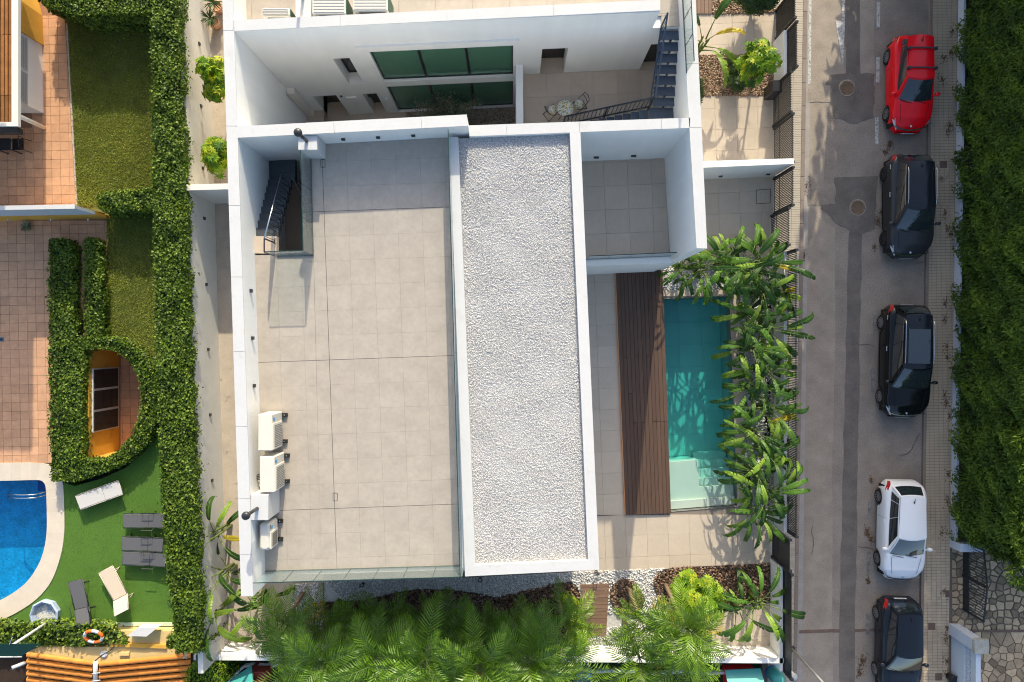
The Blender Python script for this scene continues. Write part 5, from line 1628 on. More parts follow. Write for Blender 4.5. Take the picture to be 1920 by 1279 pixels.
# --- loungers
def lounger(label, cx, cy, ang, fab, tube_m, recl=0.0, Lg=1.9, Wd=.62, z=0, split=.62, arms=True):
    t = thing("sun_lounger", label, "sun lounger", (cx, cy, z), ang, "sun loungers on the artificial lawn")
    h = .34; x0 = -Lg / 2; xs = x0 + Lg * split
    MB().bbox(x0, xs - .01, -Wd / 2 + .03, Wd / 2 - .03, h, h + .02, .006).build("seat", fab, t, local=True)
    bl_ = Lg * (1 - split); ca, sa = math.cos(recl), math.sin(recl)
    m_ = MB()
    m_.add([(xs + .01, -Wd / 2 + .03, h + .0), (xs + .01, Wd / 2 - .03, h), (xs + bl_ * ca, Wd / 2 - .03, h + bl_ * sa), (xs + bl_ * ca, -Wd / 2 + .03, h + bl_ * sa),
            (xs + .01, -Wd / 2 + .03, h + .02), (xs + .01, Wd / 2 - .03, h + .02), (xs + bl_ * ca, Wd / 2 - .03, h + bl_ * sa + .02), (xs + bl_ * ca, -Wd / 2 + .03, h + bl_ * sa + .02)],
           [(3, 2, 1, 0), (4, 5, 6, 7), (0, 1, 5, 4), (1, 2, 6, 5), (2, 3, 7, 6), (3, 0, 4, 7)])
    m_.build("backrest", fab, t, local=True)
    f = MB()
    for s in (-1, 1):
        f.tube([(x0, s * Wd / 2, h), (xs, s * Wd / 2, h)], .018, 6)
        f.tube([(xs, s * Wd / 2, h), (xs + bl_ * ca, s * Wd / 2, h + bl_ * sa)], .018, 6)
    f.tube([(x0, -Wd / 2, h), (x0, Wd / 2, h)], .018, 6); f.tube([(xs + bl_ * ca, -Wd / 2, h + bl_ * sa), (xs + bl_ * ca, Wd / 2, h + bl_ * sa)], .018, 6)
    f.build("frame", tube_m, t, local=True)
    for xx in (x0 + .25, xs + .18):
        l_ = MB(); l_.tube([(xx, -Wd / 2 - .02, h), (xx - .06, -Wd / 2 - .03, .02), (xx - .06, Wd / 2 + .03, .02), (xx, Wd / 2 + .02, h)], .016, 6); l_.build("leg", tube_m, t, local=True)
    if arms:
        for s in (-1, 1):
            MB().tube([(xs - .25, s * Wd / 2, h), (xs - .25, s * (Wd / 2 + .06), h + .2), (xs + .22, s * (Wd / 2 + .06), h + .2), (xs + .22, s * Wd / 2, h)], .015, 6).build("arm", tube_m, t, local=True)
    return t
lounger("white sling sun lounger near the round ivy ring and pool coping", *W(186, 929, .35), math.radians(20), m_wfab, m_tubew, 0.0, split=.6, arms=False)
lounger("grey sun lounger beside the hedge, set apart above a close pair", *W(270, 977, .35), math.radians(0.5), m_gfab, m_gfab_d, .05, Lg=1.75, Wd=.6)
lounger("grey sun lounger beside the hedge, upper one of the close pair", *W(268, 1021, .35), math.radians(-1.5), m_gfab, m_gfab_d, .12, Lg=1.75, Wd=.58)
lounger("grey sun lounger beside the hedge, lower one of the close pair", *W(271, 1048.5, .35), math.radians(-2), m_gfab, m_gfab_d, .12, Lg=1.85, Wd=.58)
lounger("grey sun lounger standing alone next to the small blue paddling pool", *W(151, 1131, .35), math.radians(-76), m_gfab, m_gfab_d, .25, Wd=.62)
lounger("cream sling lounger with raised back end on the open lawn", *W(219, 1108, .35), math.radians(-62), m_cream_fab, m_tubew, .62, Lg=2.0, Wd=.66, split=.66, arms=False)
# paddling pool
c = W3(89, 1152)
pp = thing("paddling_pool", "small blue plastic paddling pool with white pebbly bottom", "paddling pool", c)
oc = [(.62 * math.cos(a) * (1 if k % 2 else .96), .66 * math.sin(a)) for k, a in enumerate([2 * math.pi * i / 9 + .3 for i in range(9)])]
m_bp = M("pale_blue_plastic", (.36, .44, .60), .35, n=(6, .15), spec=.5)
m_ = MB(); n = 9
rings = [(1.0, 0), (1.04, .22), (.94, .26), (.86, .22), (.78, .06)]
m_.add([(c.x + x * k, c.y + y * k, z) for k, z in rings for x, y in oc], [(i * n + j, i * n + (j + 1) % n, (i + 1) * n + (j + 1) % n, (i + 1) * n + j) for i in range(4) for j in range(n)], 0)
m_.build("rim", m_bp, pp)
MB().prism([(c.x + x * .8, c.y + y * .8) for x, y in oc], .02, .05).build("floor", M("speckled_pool_floor", (.55, .54, .48), .6, n=(14, .35, 3), stain=((.20, .28, .42), 9, .5, .58)), pp)
# turf edge and yellow outbuilding at the bottom left
mesh_thing("turf_edge", MB().prism(WL([(30, 1167), (325, 1167.5), (326, 1173), (30, 1173)]), -.1, .09), M("pale_green_edge", (.48, .58, .44), .7), "pale green kerb along the lower edge of the artificial lawn", "kerb")
structure("planting_strip", MB().prism(WL([(-220, 1172), (392, 1173), (395, 1400), (-220, 1400)]), -.5, -.03), m_mulch_b)
ob = thing("outbuilding", "yellow outbuilding with flat yellow roof edge and orange barrel tile roof", "outbuilding", (*W(200, 1250), 0))
oz = .45
def O(px, py, z=oz): return W(px, py, z)
MB().prism([O(200, 1182), O(326, 1184), O(326, 1212), O(200, 1206)], -.5, oz).build("flat_roof", m_yellow2, ob)
MB().prism([O(205, 1206, .55), O(312, 1210, .55), O(312, 1217, .55), O(205, 1213, .55)], -.5, .55).build("parapet", m_yellow, ob)
MB().prism([O(45, 1226), O(75, 1213), O(325, 1214), O(345, 1229), O(180, 1246)], -.5, oz).build("flat_roof", m_yellow2, ob)
MB().box(*[O(226, 0)[0], O(244, 0)[0]], O(0, 1228)[1], O(0, 1222)[1], oz, oz + .1).build("roof_hatch", m_yellow2, ob)
# barrel tile roof: two wings falling away from the cream strip towards the bottom of the picture
def barrel(x0, y0, x1, y1, z0, r, nme="roof_tile"):
    """half round tile from a to b"""
    a = Vector((x0, y0, z0)); b = Vector((x1, y1, z0)); t_ = (b - a).normalized(); n_ = Vector((-t_.y, t_.x, 0))
    vs_ = []; K = 6
    for p, rr in ((a, r * 1.04), (b, r * .94)):
        for k in range(K + 1):
            an = math.pi * k / K; vs_.append(p + n_ * rr * math.cos(an) + Vector((0, 0, rr * math.sin(an) * .8)))
    m_ = MB(); m_.add(vs_, [(k, k + 1, K + 1 + k + 1, K + 1 + k) for k in range(K)], 0, True); m_.add(vs_[:K + 1], [tuple(range(K + 1))[::-1]])
    return m_
for row in range(7):
    for side in (0, 1):
        ncol = 7 if side == 0 else 9
        for k in range(ncol):
            z = .62 - row * .10
            if side == 0: p0 = (50, 1229 + row * 11.5); p1 = (172, 1245 + row * 11.5)
            else: p0 = (186, 1247 + row * 11.5); p1 = (356, 1231 + row * 11.5)
            u0, u1 = k / ncol, (k + 1) / ncol + .012
            A = lerp2(p0, p1, u0); B = lerp2(p0, p1, u1)
            a = W(A[0], A[1], z); b = W(B[0], B[1], z)
            barrel(*a, *b, z - .05 + random.uniform(-.006, .006), .108).build("roof_tile", m_orange, ob)
MB().prism([O(48, 1233, .0), O(176, 1250, .0), O(356, 1235, .0), O(356, 1420, .0), O(48, 1420, .0)], -.5, -.08).build("roof_bed", m_orange_b, ob)
m_ = MB(); m_.tube([W3(179, 1242, .72), W3(179, 1262, .55), W3(179, 1300, .2)], .09, 8); m_.build("valley_pipe", m_canopy, ob)
for y in (1262, 1276): MB().tube([W3(172, y + 2, .68), W3(188, y, .68)], .02, 6).build("cable_clip", m_white_cap, ob)
m_ = MB(); m_.tube([W3(178, 1240, .7), W3(192, 1228, .50), W3(206, 1221, .5), W3(214, 1212, .55)], .022, 6); m_.build("cable", m_steel_d, ob)
MB().lathe([(.16, 0), (.17, .03), (.1, .05)], W3(195, 1227, .455), 14).build("vent_lid", m_white_cap, ob)
# white storage chest
z = .85
t = thing("storage_chest", "white flat topped box on the yellow roof edge", "box", (*W(262, 1190, .45), .45))
xa, xb, ya, yb = W(262, 0, z)[0] - .46, W(262, 0, z)[0] + .46, W(0, 1194, z)[1], W(0, 1178, z)[1]
pA, pB, pC, pD = W(238.5, 1193, z), W(274.5, 1194, z), W(294, 1178.5, z), W(259, 1177.5, z)
MB().prism([pA, pB, pC, pD], .45, z - .05).build("box", m_white, t)
MB().prism([lerp2(pA, pC, -.01), lerp2(pB, pD, -.01), lerp2(pC, pA, -.01), lerp2(pD, pB, -.01)], z - .05, z).build("lid", m_white_cap, t)
# life ring
c = W3(178, 1192, .7)
t = thing("life_ring", "orange and white life ring lying on the ivy", "life ring", c)
for k in range(8):
    m_ = MB(); a0 = k * math.pi / 4
    pts = [c + Vector((.36 * math.cos(a0 + j * math.pi / 16 * .98), .27 * math.sin(a0 + j * math.pi / 16 * .98), .1 + .1 * math.sin(a0 + j * math.pi / 16))) for j in range(5)]
    m_.tube(pts, .07, 8); m_.build("float_segment", m_white_cap if k % 2 else M("life_ring_orange", (.72, .15, .02), .5), t)
# white pole, green awning, dark yard at far lower left
t = thing("parasol_pole", "slanting white pole over the ivy by the green awning", "pole", W3(50, 1192, 1.0))
MB().tube([W3(85, 1170, .5), W3(19, 1213, 2.2)], .055, 10).build("shaft", m_white_cap, t)
MB().tube([W3(20, 1212, 2.22), W3(18, 1208, 2.5), W3(23, 1196, 2.5)], .02, 6).build("hook", m_chrome, t)
t = thing("awning", "dark green awning at the lower left edge", "awning", (*W(20, 1222, 2.2), 2.0))
m_ = MB(); m_.add([(*W(-60, 1208, 2.4), 2.4), (*W(76, 1208, 2.4), 2.4), (*W(40, 1231, 2.1), 2.1), (*W(-60, 1232, 2.1), 2.1)] + [(*W(-60, 1208, 2.4), 2.38), (*W(76, 1208, 2.4), 2.38), (*W(40, 1231, 2.1), 2.08), (*W(-60, 1232, 2.1), 2.08)], [(3, 2, 1, 0), (4, 5, 6, 7), (0, 1, 5, 4), (1, 2, 6, 5), (2, 3, 7, 6), (3, 0, 4, 7)])
m_.build("canvas", M("green_canvas", (.012, .07, .045), .8), t)
MB().tube([W3(-60, 1233, 2.1), W3(41, 1232, 2.1)], .03, 8).build("front_bar", m_white_cap, t)
t = thing("drain_pipe", "short white pipe poking out beside the orange roof tiles", "pipe", W3(32, 1248, .3))
MB().tube([W3(48, 1243, .3), W3(22, 1253, .6)], .075, 10).build("pipe", m_white_cap, t)
t = thing("roof_ladder", "small white metal ladder leaning on the edge of the tile roof", "ladder", W3(347, 1220, .6))
for dx in (-3, 3): MB().bar(W3(347 + dx, 1205, .9), W3(347 + dx, 1236, 1.4), .025, .025).build("rail", m_white_cap, t)
for k in range(8): MB().bar(W3(344, 1207 + k * 3.8, .92 + k * .07), W3(350, 1207 + k * 3.8, .92 + k * .07), .022, .022).build("rung", m_white_cap, t)

# --- playground beyond the south wall
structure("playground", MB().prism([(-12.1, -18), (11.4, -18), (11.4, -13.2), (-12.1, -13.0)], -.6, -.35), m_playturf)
k1 = spline([(430, 1279), (445, 1262), (459, 1249), (480, 1247), (500, 1249), (525, 1246), (550, 1251), (570, 1253), (600, 1250), (660, 1252), (720, 1256), (800, 1252), (880, 1262), (960, 1258), (1040, 1262), (1100, 1261), (1130, 1258), (1170, 1258), (1230, 1263), (1280, 1258), (1330, 1262), (1380, 1259), (1420, 1263), (1456, 1260)], 4)
t = thing("wavy_kerb", "white wavy kerb round the dark playground turf", "kerb", (*W(900, 1258, -.2), -.3))
for i in range(0, len(k1) - 1, 2):
    a, b = W(*k1[i], -.2), W(*k1[min(i + 2, len(k1) - 1)], -.2)
    MB().bar((*a, -.2), (*b, -.2), .10, .22).build("kerb_length", m_white, t)
structure("playground_border", MB().prism([(-12.1, -13.4), (11.4, -13.5), (11.4, -13.0), (-12.1, -12.9)], -.6, -.3), m_soil)
def playhouse(label, px, py, ang, wallm, roofm_, s=1.0):
    c = W3(px, py, 1.0); c.z = -.35
    t = thing("playhouse", label, "playhouse", c, ang, "children's playhouses")
    MB().box(-.55 * s, .55 * s, -.45 * s, .45 * s, 0, .9).build("wall", wallm, t, local=True)
    m_ = MB()
    for sy in (-1, 1):
        m_.add([(-.68 * s, 0, 1.45), (.68 * s, 0, 1.45), (.68 * s, sy * .62 * s, .85), (-.68 * s, sy * .62 * s, .85), (-.68 * s, 0, 1.41), (.68 * s, 0, 1.41), (.68 * s, sy * .62 * s, .81), (-.68 * s, sy * .62 * s, .81)],
               [(0, 1, 2, 3), (7, 6, 5, 4), (3, 2, 6, 7), (0, 3, 7, 4), (1, 5, 6, 2)])
    m_.build("roof", roofm_, t, local=True)
    MB().box(.552 * s, .57 * s, -.2, .2, 0, .7).build("door", m_canopy, t, local=True)
m_teal = M("teal_plastic", (.07, .36, .33), .45, n=(3, .05)); m_brickr = M("brick_red_plastic", (.20, .035, .025), .5); m_red = M("red_plastic", (.62, .02, .02), .4)
m_bluep = M("blue_plastic", (.02, .12, .55), .4); m_purp = M("purple_plastic", (.18, .03, .30), .4); m_yelp = M("yellow_plastic", (.6, .38, .05), .5)
playhouse("teal roofed playhouse with brick red walls at the bottom edge left of the palms", 455, 1292, .6, m_brickr, m_teal, .8)
c = W3(487, 1268, .3); c.z = -.35
t = thing("play_counter", "brick red toy counter with a yellow shelf beside the playhouse", "toy", c)
MB().bbox(c.x - .45, c.x + .4, c.y - .35, c.y + .3, 0, .6).build("body", m_brickr, t); MB().bbox(c.x - .42, c.x - .15, c.y - .02, c.y + .26, .602, .65).build("shelf", m_yelp, t); MB().bar((c.x + .1, c.y - .3, .66), (c.x + .35, c.y + .05, .66), .06, .05).build("handle", m_yelp, t)
playhouse("teal roofed playhouse at the lower right corner of the playground", 1402, 1298, .05, m_red, m_teal, 1.1)
c = W3(1459, 1274, .6); c.z = -.35
t = thing("teal_barrel", "tall rounded teal play barrel against the corner post", "toy", c)
MB().lathe([(.25, 0), (.3, .4), (.28, 1.0), (.15, 1.2), (.02, 1.25)], c, 16).build("barrel", m_teal, t); MB().lathe([(.31, .38), (.31, .44)], c, 16).build("band", m_bluep, t)
def blob(label, px, py, mat, r=.16, band=m_bluep, nm="play_ball", cat="ball"):
    c = W3(px, py, .0); c.z = -.35
    t = thing(nm, label, cat, c)
    MB().lathe([(r * math.sin(a), r - r * math.cos(a)) for a in [math.pi * (k + .05) / 8.1 for k in range(9)]], c, 14).build("ball", mat, t)
    MB().lathe([(r * 1.01, r * .9), (r * 1.01, r * 1.1)], c, 14).build("stripe", band, t)
blob("purple and blue toy ball on the dark turf right of the first playhouse", 600, 1259, m_purp)
blob("red and blue toy ball just under the palm fronds", 826, 1268, m_red)
blob("purple toy ball under the middle palms", 843, 1270, m_purp, .13)
blob("purple ball left of the blue slide", 1023, 1272, m_purp, .15)
blob("blue ball left of the blue slide", 1038, 1271, m_bluep, .13, m_purp)
def slide(label, px, py, mat):
    c = W3(px, py, .3); c.z = -.35
    t = thing("play_slide", label, "slide", c)
    m_ = MB(); m_.add([(c.x - .3, c.y + .3, .8), (c.x + .3, c.y + .3, .8), (c.x + .3, c.y - .6, -.2), (c.x - .3, c.y - .6, -.2)], [(3, 2, 1, 0)]); m_.build("chute", mat, t)
    for s in (-1, 1): MB().bar((c.x + s * .32, c.y + .3, .85), (c.x + s * .32, c.y - .6, -.15), .05, .14).build("side_rail", mat, t)
    MB().box(c.x - .34, c.x + .34, c.y + .3, c.y + .4, -.35, .9).build("tower", mat, t)
slide("blue plastic slide at the bottom edge below the timber walkway", 1092, 1272, m_bluep)
slide("blue plastic slide at the bottom edge below the dark middle palms", 752, 1274, m_bluep)
c = W3(905, 1262, .0); c.z = -.35
t = thing("play_block", "flat red toy block at the bottom edge in the middle", "toy", c)
MB().bbox(c.x - .22, c.x + .2, c.y - .1, c.y + .1, 0, .3).build("block", m_red, t); MB().box(c.x - .1, c.x + .1, c.y - .05, c.y + .05, .302, .34).build("stud", m_red, t)
# ================================================================ VEGETATION
def norm(a): return a / np.maximum(np.linalg.norm(a, axis=1, keepdims=True), 1e-6)
def leaf_mesh(name, P, A, Nn, L, Wd, mat, fold=.25, bend=.25, org=(0, 0, 0), rnd=None):
    """folded two-quad leaves: P base points, A leaf axes, Nn leaf normals"""
    A = norm(A); S = norm(np.cross(A, Nn)); U = np.cross(S, A)
    L = np.asarray(L).reshape(-1, 1); Wd = np.asarray(Wd).reshape(-1, 1)
    m = len(P); P = P - np.array(org)
    base = P; tip = P + A * L - U * L * bend
    mid = P + A * L * .5 + U * L * .02
    lft = P + A * L * .45 + S * Wd * .5 + U * Wd * fold
    rgt = P + A * L * .45 - S * Wd * .5 + U * Wd * fold
    V = np.stack([base, lft, tip, rgt, mid], 1).reshape(-1, 3)
    f = np.array([(0, 4, 2, 1), (0, 3, 2, 4)]); F = (f[None] + (np.arange(m) * 5)[:, None, None]).reshape(-1, 4)
    r = RNG.random(m) if rnd is None else rnd
    return np_mesh(name, V, F, mat, np.repeat(r, 2))

def pts_in(poly, n):
    p = ccw(poly)
    tri = [(p[0], p[i], p[i + 1]) for i in range(1, len(p) - 1)]
    ar = np.array([abs(area2(t)) for t in tri]); ch = RNG.choice(len(tri), n, p=ar / ar.sum())
    T = np.array(tri)[ch]; r1 = np.sqrt(RNG.random(n))[:, None]; r2 = RNG.random(n)[:, None]
    return (1 - r1) * T[:, 0] + r1 * (1 - r2) * T[:, 1] + r1 * r2 * T[:, 2]

def lumps(x, y, s=1.0):
    return np.sin(x * 3.1 * s + 1.7 * np.sin(y * 2.3 * s)) * .5 + np.sin(y * 4.3 * s + x * 1.9 * s) * .35 + np.sin(x * 9.1 * s + y * 7.3 * s) * .25

def hedge(name, label, cat, quads, edges, z0, z1, mat, zlow=None, dens=260, Ls=(.10, .17), asp=.75, core=m_ivy_core, amp=.10, up=.35, group=None, ins=.10, kind=None, spread=.8, wild=.0, core_quads=None, slant=0.0, depth=.045, dtop=None, clump=.0):
    """clipped hedge: dark core plus leaves over top and sides. quads convex, edges = outer boundary"""
    allp = [p for q in quads for p in q]
    org = (sum(p[0] for p in allp) / len(allp), sum(p[1] for p in allp) / len(allp), z0)
    t = thing(name, label, cat, org, group=group)
    P, Nn = [], []
    for q in quads:
        k = int(abs(area2(q)) / 2 * (dtop or dens))
        if k < 1: continue
        xy = pts_in(q, k)
        z = z1 + amp * lumps(xy[:, 0], xy[:, 1]) + RNG.normal(0, .045, k) - .04
        P.append(np.column_stack([xy, z])); Nn.append(np.tile([0, 0, 1.0], (k, 1)))
    for ei, (a, b) in enumerate(edges):
        zb_ = zlow[ei] if zlow else z0
        L_ = math.dist(a, b); k = int(L_ * (z1 - zb_) * dens * .75)
        if k < 1: continue
        tt_ = RNG.random(k); z = zb_ + (z1 - zb_) * RNG.random(k) ** .8
        x = a[0] + (b[0] - a[0]) * tt_; y = a[1] + (b[1] - a[1]) * tt_
        nx, ny = (b[1] - a[1]) / L_, -(b[0] - a[0]) / L_
        off = amp * .9 * lumps(x + z * .7, y + z * 1.1) + .06 - np.abs(RNG.normal(0, depth, k)) - slant * (z - z0) * (nx < -.5) - .05 - .06 * np.maximum(0, (z - z1 + .12) / .12)
        if wild: off = off + np.where(RNG.random(k) < .04, RNG.random(k) * wild, 0)
        P.append(np.column_stack([x + nx * off, y + ny * off, z])); Nn.append(np.tile([nx, ny, .35], (k, 1)))
    P = np.concatenate(P); Nn = np.concatenate(Nn); m = len(P)
    N2 = norm(Nn + RNG.normal(0, spread * .55, (m, 3)))
    A = RNG.normal(0, 1, (m, 3)) + np.array([0, 0, up]) ; A = A - N2 * np.sum(A * N2, 1, keepdims=True) * .8
    L = RNG.uniform(*Ls, m)
    rv = np.clip(RNG.random(m) * (1 - clump) + clump * (.5 + .55 * lumps(P[:, 0] * .8 + P[:, 2], P[:, 1] * .8 - P[:, 2] * .6)), 0, 1) if clump else None
    me = leaf_mesh("leaves", P, A, N2, L, L * asp * RNG.uniform(.8, 1.2, m), mat, org=org, rnd=rv)
    np_obj("leaves", me, t)["kind"] = "stuff"
    c = MB()
    def inset(q, d):
        q = ccw(q); o_ = q
        for i in range(len(q)):
            a, b = q[i], q[(i + 1) % len(q)]; L_ = math.dist(a, b)
            nx, ny = (b[1] - a[1]) / L_, -(b[0] - a[0]) / L_
            o_ = half(o_, a[0] - nx * d, a[1] - ny * d, nx, ny)
        return o_
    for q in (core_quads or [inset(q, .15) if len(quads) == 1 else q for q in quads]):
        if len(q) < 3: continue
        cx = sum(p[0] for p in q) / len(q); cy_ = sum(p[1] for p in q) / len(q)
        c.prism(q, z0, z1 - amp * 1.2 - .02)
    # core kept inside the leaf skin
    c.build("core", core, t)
    return t
def ring_edges(poly):
    p = ccw(poly); return [(p[i], p[(i + 1) % len(p)]) for i in range(len(p))]
def simple_hedge(name, label, px, z0, z1, **k):
    q = WL(px, z1)
    return hedge(name, label, k.pop("cat", "hedge"), [q], ring_edges(q), z0, z1, k.pop("mat", m_ivy), **k)

# long ivy hedge beside the white garden wall, in one body
zH = 2.75
Lp = [(284, -30), (286, 200), (286, 330), (289, 520), (295, 700), (302, 900), (308, 1000), (318, 1110), (330, 1225)]
Rp = [(343, -30), (345, 200), (352, 330), (356, 520), (362, 700), (371, 900), (376, 1000), (379, 1110), (381, 1225)]
Lw, Rw = WL(Lp, zH), [(q_[0] - .10, q_[1]) for q_ in WL(Rp, zH)]
quads = [[Lw[i], Lw[i + 1], Rw[i + 1], Rw[i]] for i in range(len(Lw) - 1)]
edges = [(Lw[i], Lw[i + 1]) for i in range(len(Lw) - 1)] + [(Rw[i + 1], Rw[i]) for i in range(len(Rw) - 1)] + [(Lw[-1], Rw[-1])]
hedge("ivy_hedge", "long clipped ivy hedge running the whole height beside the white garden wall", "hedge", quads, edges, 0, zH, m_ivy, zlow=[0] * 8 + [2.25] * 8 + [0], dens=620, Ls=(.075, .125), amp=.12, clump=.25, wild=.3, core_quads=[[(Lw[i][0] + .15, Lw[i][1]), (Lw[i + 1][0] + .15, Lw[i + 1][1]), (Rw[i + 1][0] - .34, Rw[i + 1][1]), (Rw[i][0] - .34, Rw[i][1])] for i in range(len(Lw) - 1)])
simple_hedge("ivy_hedge", "short ivy hedge stub crossing the lawn end below the sunny grass", [(178, 366), (290, 350), (290, 392), (200, 398), (182, 388)], 0, 1.2, dens=560, Ls=(.075, .125), clump=.25)
simple_hedge("ivy_hedge", "dark shaded ivy hedge along the top edge above the lawn", [(66, -60), (284, -60), (284, 24), (140, 30), (110, 16), (70, 2)], 0, 1.6, dens=560, Ls=(.075, .125), clump=.25)
zA = .65
simple_hedge("ivy_hedge", "broad straight ivy hedge with the wider rounded top beside the terracotta terrace", [(93, 448), (126, 448), (133, 462), (136, 560), (138, 648), (92, 660), (90, 560), (90, 458)], 0, zA, dens=620, Ls=(.075, .125), clump=.25)
simple_hedge("ivy_hedge", "narrow ivy hedge between the broad ivy hedge and the small shaded lawn", [(157, 452), (164, 446), (180, 449), (187, 460), (193, 640), (160, 648), (157, 560)], 0, .6, dens=620, Ls=(.075, .125), clump=.25)
# ivy ring with the yellow wall inside
ro = [(91, 655), (130, 638), (172, 631), (225, 638), (260, 659), (288, 690), (296, 740), (294, 790), (274, 834), (233, 868), (190, 888), (140, 902), (96, 902), (92, 820), (91, 740)]
ri_ = [(156, 660), (157, 657), (176, 653), (216, 656), (244, 676), (259, 708), (264, 745), (262, 780), (248, 815), (224, 846), (202, 860), (168, 862), (156, 856), (155, 790), (155, 730)]
ow, iw_ = WL(ro, .65), WL(ri_, .65)
n = len(ow)
quads = [[ow[i], ow[(i + 1) % n], iw_[(i + 1) % n], iw_[i]] for i in range(n)]
sg = area2(ow) > 0
structure('well_rim', (lambda mm: [mm.prism([lerp2(q_[0], q_[3], .08), lerp2(q_[1], q_[2], .08), lerp2(q_[2], q_[1], .1), lerp2(q_[3], q_[0], .1)], -2.28, .02) for q_ in quads] and mm)(MB()), m_yellow)
edges = [((ow[i], ow[(i + 1) % n]) if sg else (ow[(i + 1) % n], ow[i])) for i in range(n)] + [((iw_[(i + 1) % n], iw_[i]) if sg else (iw_[i], iw_[(i + 1) % n])) for i in range(n)]
hedge("ivy_ring", "ring of clipped ivy round the sunken yellow light well at the left", "hedge", quads, edges, 0, .65, m_ivy, core_quads=[[lerp2(q_[0], q_[3], .2), lerp2(q_[1], q_[2], .2), lerp2(q_[2], q_[1], .2), lerp2(q_[3], q_[0], .2)] for q_ in quads], dens=620, Ls=(.075, .125), clump=.25, amp=.10)
simple_hedge("ivy_bank", "low ivy bank behind the life ring at the lower left edge", [(-40, 1172), (195, 1172), (232, 1192), (236, 1207), (60, 1214), (-40, 1206)], 0, .6, dens=260, cat="ivy")
simple_hedge("ivy_clump", "small ivy clump at the right end of the yellow flat roof", [(312, 1195), (342, 1190), (345, 1214), (312, 1215)], 1.6, 2.5, dens=300, cat="ivy")
simple_hedge("round_bush", "round olive green bush below the orange tile roof", [(345, 1262), (360, 1246), (390, 1244), (415, 1256), (420, 1290), (345, 1295)], -.3, 1.4, dens=420, Ls=(.07, .12), asp=.5, mat=m_schef, cat="bush", amp=.16)
structure("bush_bed", MB().prism(WL([(340, 1240), (440, 1240), (440, 1400), (340, 1400)]), -.6, -.2), m_mulch_b)

# tall conifer hedge on the right
zC = 4.3
hx0 = lambda y: wx(y) - .02
Lc_ = [(hx0(19), 19), (hx0(10), 10), (hx0(0), 0), (hx0(-8.3) + .05, -8.3)]
Rc_ = [(23.5, 19), (23.5, 10), (23.5, 0), (23.5, -8.3)]
quads = [[Lc_[i], Lc_[i + 1], Rc_[i + 1], Rc_[i]] for i in range(3)]
edges = [(Lc_[i], Lc_[i + 1]) for i in range(3)] + [(Lc_[-1], Rc_[-1])]
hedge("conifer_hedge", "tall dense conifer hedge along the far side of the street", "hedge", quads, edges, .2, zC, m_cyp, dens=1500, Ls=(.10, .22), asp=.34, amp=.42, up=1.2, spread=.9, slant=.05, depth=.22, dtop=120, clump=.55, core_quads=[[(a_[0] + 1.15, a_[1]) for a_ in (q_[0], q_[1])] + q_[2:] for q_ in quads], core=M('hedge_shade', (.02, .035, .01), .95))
# pine at the right edge
def tree_leaves(name, clumps, n, Ls, asp, mat, org, up=.2, parent=None, shell=.5):
    P = []; Nn = []
    tot = sum(c[3] ** 2 for c in clumps)
    for (x, y, z, r, sq) in clumps:
        k = int(n * r * r / tot)
        d = norm(RNG.normal(0, 1, (k, 3))); rr = r * (shell + (1 - shell) * RNG.random((k, 1)) ** .5)
        P.append(np.array([x, y, z]) + d * rr * np.array([1, 1, sq])); Nn.append(d)
    P = np.concatenate(P); D = np.concatenate(Nn); m = len(P)
    N2 = norm(D + np.array([0, 0, .5]) + RNG.normal(0, .5, (m, 3)))
    A = D * .9 + RNG.normal(0, .7, (m, 3)) + np.array([0, 0, up])
    L = RNG.uniform(*Ls, m)
    me = leaf_mesh(name, P, A, N2, L, L * asp, mat, org=org)
    return np_obj(name, me, parent)
def trunk(parent, base, top, r0, r1, limbs=4, mat=None):
    m = MB(); b = Vector(base); t_ = Vector(top)
    m.tube([b, b.lerp(t_, .35) + Vector((.04, -.03, 0)), b.lerp(t_, .7), t_], [r0, r0 * .85, (r0 + r1) / 2, r1], 9)
    for k in range(limbs):
        p = b.lerp(t_, .5 + .4 * k / max(1, limbs)); a = 6.28 * k / limbs + .4
        m.tube([p, p + Vector((math.cos(a) * .5, math.sin(a) * .5, .4)) * (t_ - b).length * .25], [r1, r1 * .3], 6)
    return m.build("trunk", mat or m_bark, parent)
tb = (19.8, -7.4, 0)
t = thing("pine_tree", "bushy green conifer overhanging the flagstones at the right edge", "tree", tb)
trunk(t, tb, (19.5, -7.0, 4.2), .14, .05)
cl = [(19.35 + random.uniform(-.45, 1.1), -6.6 + random.uniform(-2.6, 3.2), random.uniform(3.3, 4.9), random.uniform(.4, .65), .8) for k in range(30)]
tree_leaves("crown", cl, 15000, (.14, .30), .22, m_pine, tb, up=.5, parent=t)

# ---- lawns
def grass(name, polys, n, h, mat, parent, z=0.0):
    tot = sum(abs(area2(p)) for p in polys); P = np.concatenate([pts_in(p, int(n * abs(area2(p)) / tot)) for p in polys]); m = len(P)
    P = np.column_stack([P, np.full(m, z)])
    den = .55 + .45 * lumps(P[:, 0], P[:, 1], .55)
    A = RNG.normal(0, .75, (m, 3)); A[:, 2] = np.abs(A[:, 2]) + .5
    L = RNG.uniform(*h, m) * (1 + .35 * den)
    me = leaf_mesh(name, P, A, norm(RNG.normal(0, 1, (m, 3))), L, L * .22, mat, bend=.5, rnd=np.clip(.45 + .3 * den + RNG.normal(0, .2, m), 0, 1))
    o = np_obj(name, me, parent); o["kind"] = "stuff"; return o
grass("grass", [WL([(128, 44), (286, 40), (290, 385), (146, 387)]), WL([(200, 398), (290, 392), (296, 720), (262, 660), (203, 632)])], 80000, (.04, .085), m_grass, bpy.data.objects["lawn"], -.02)
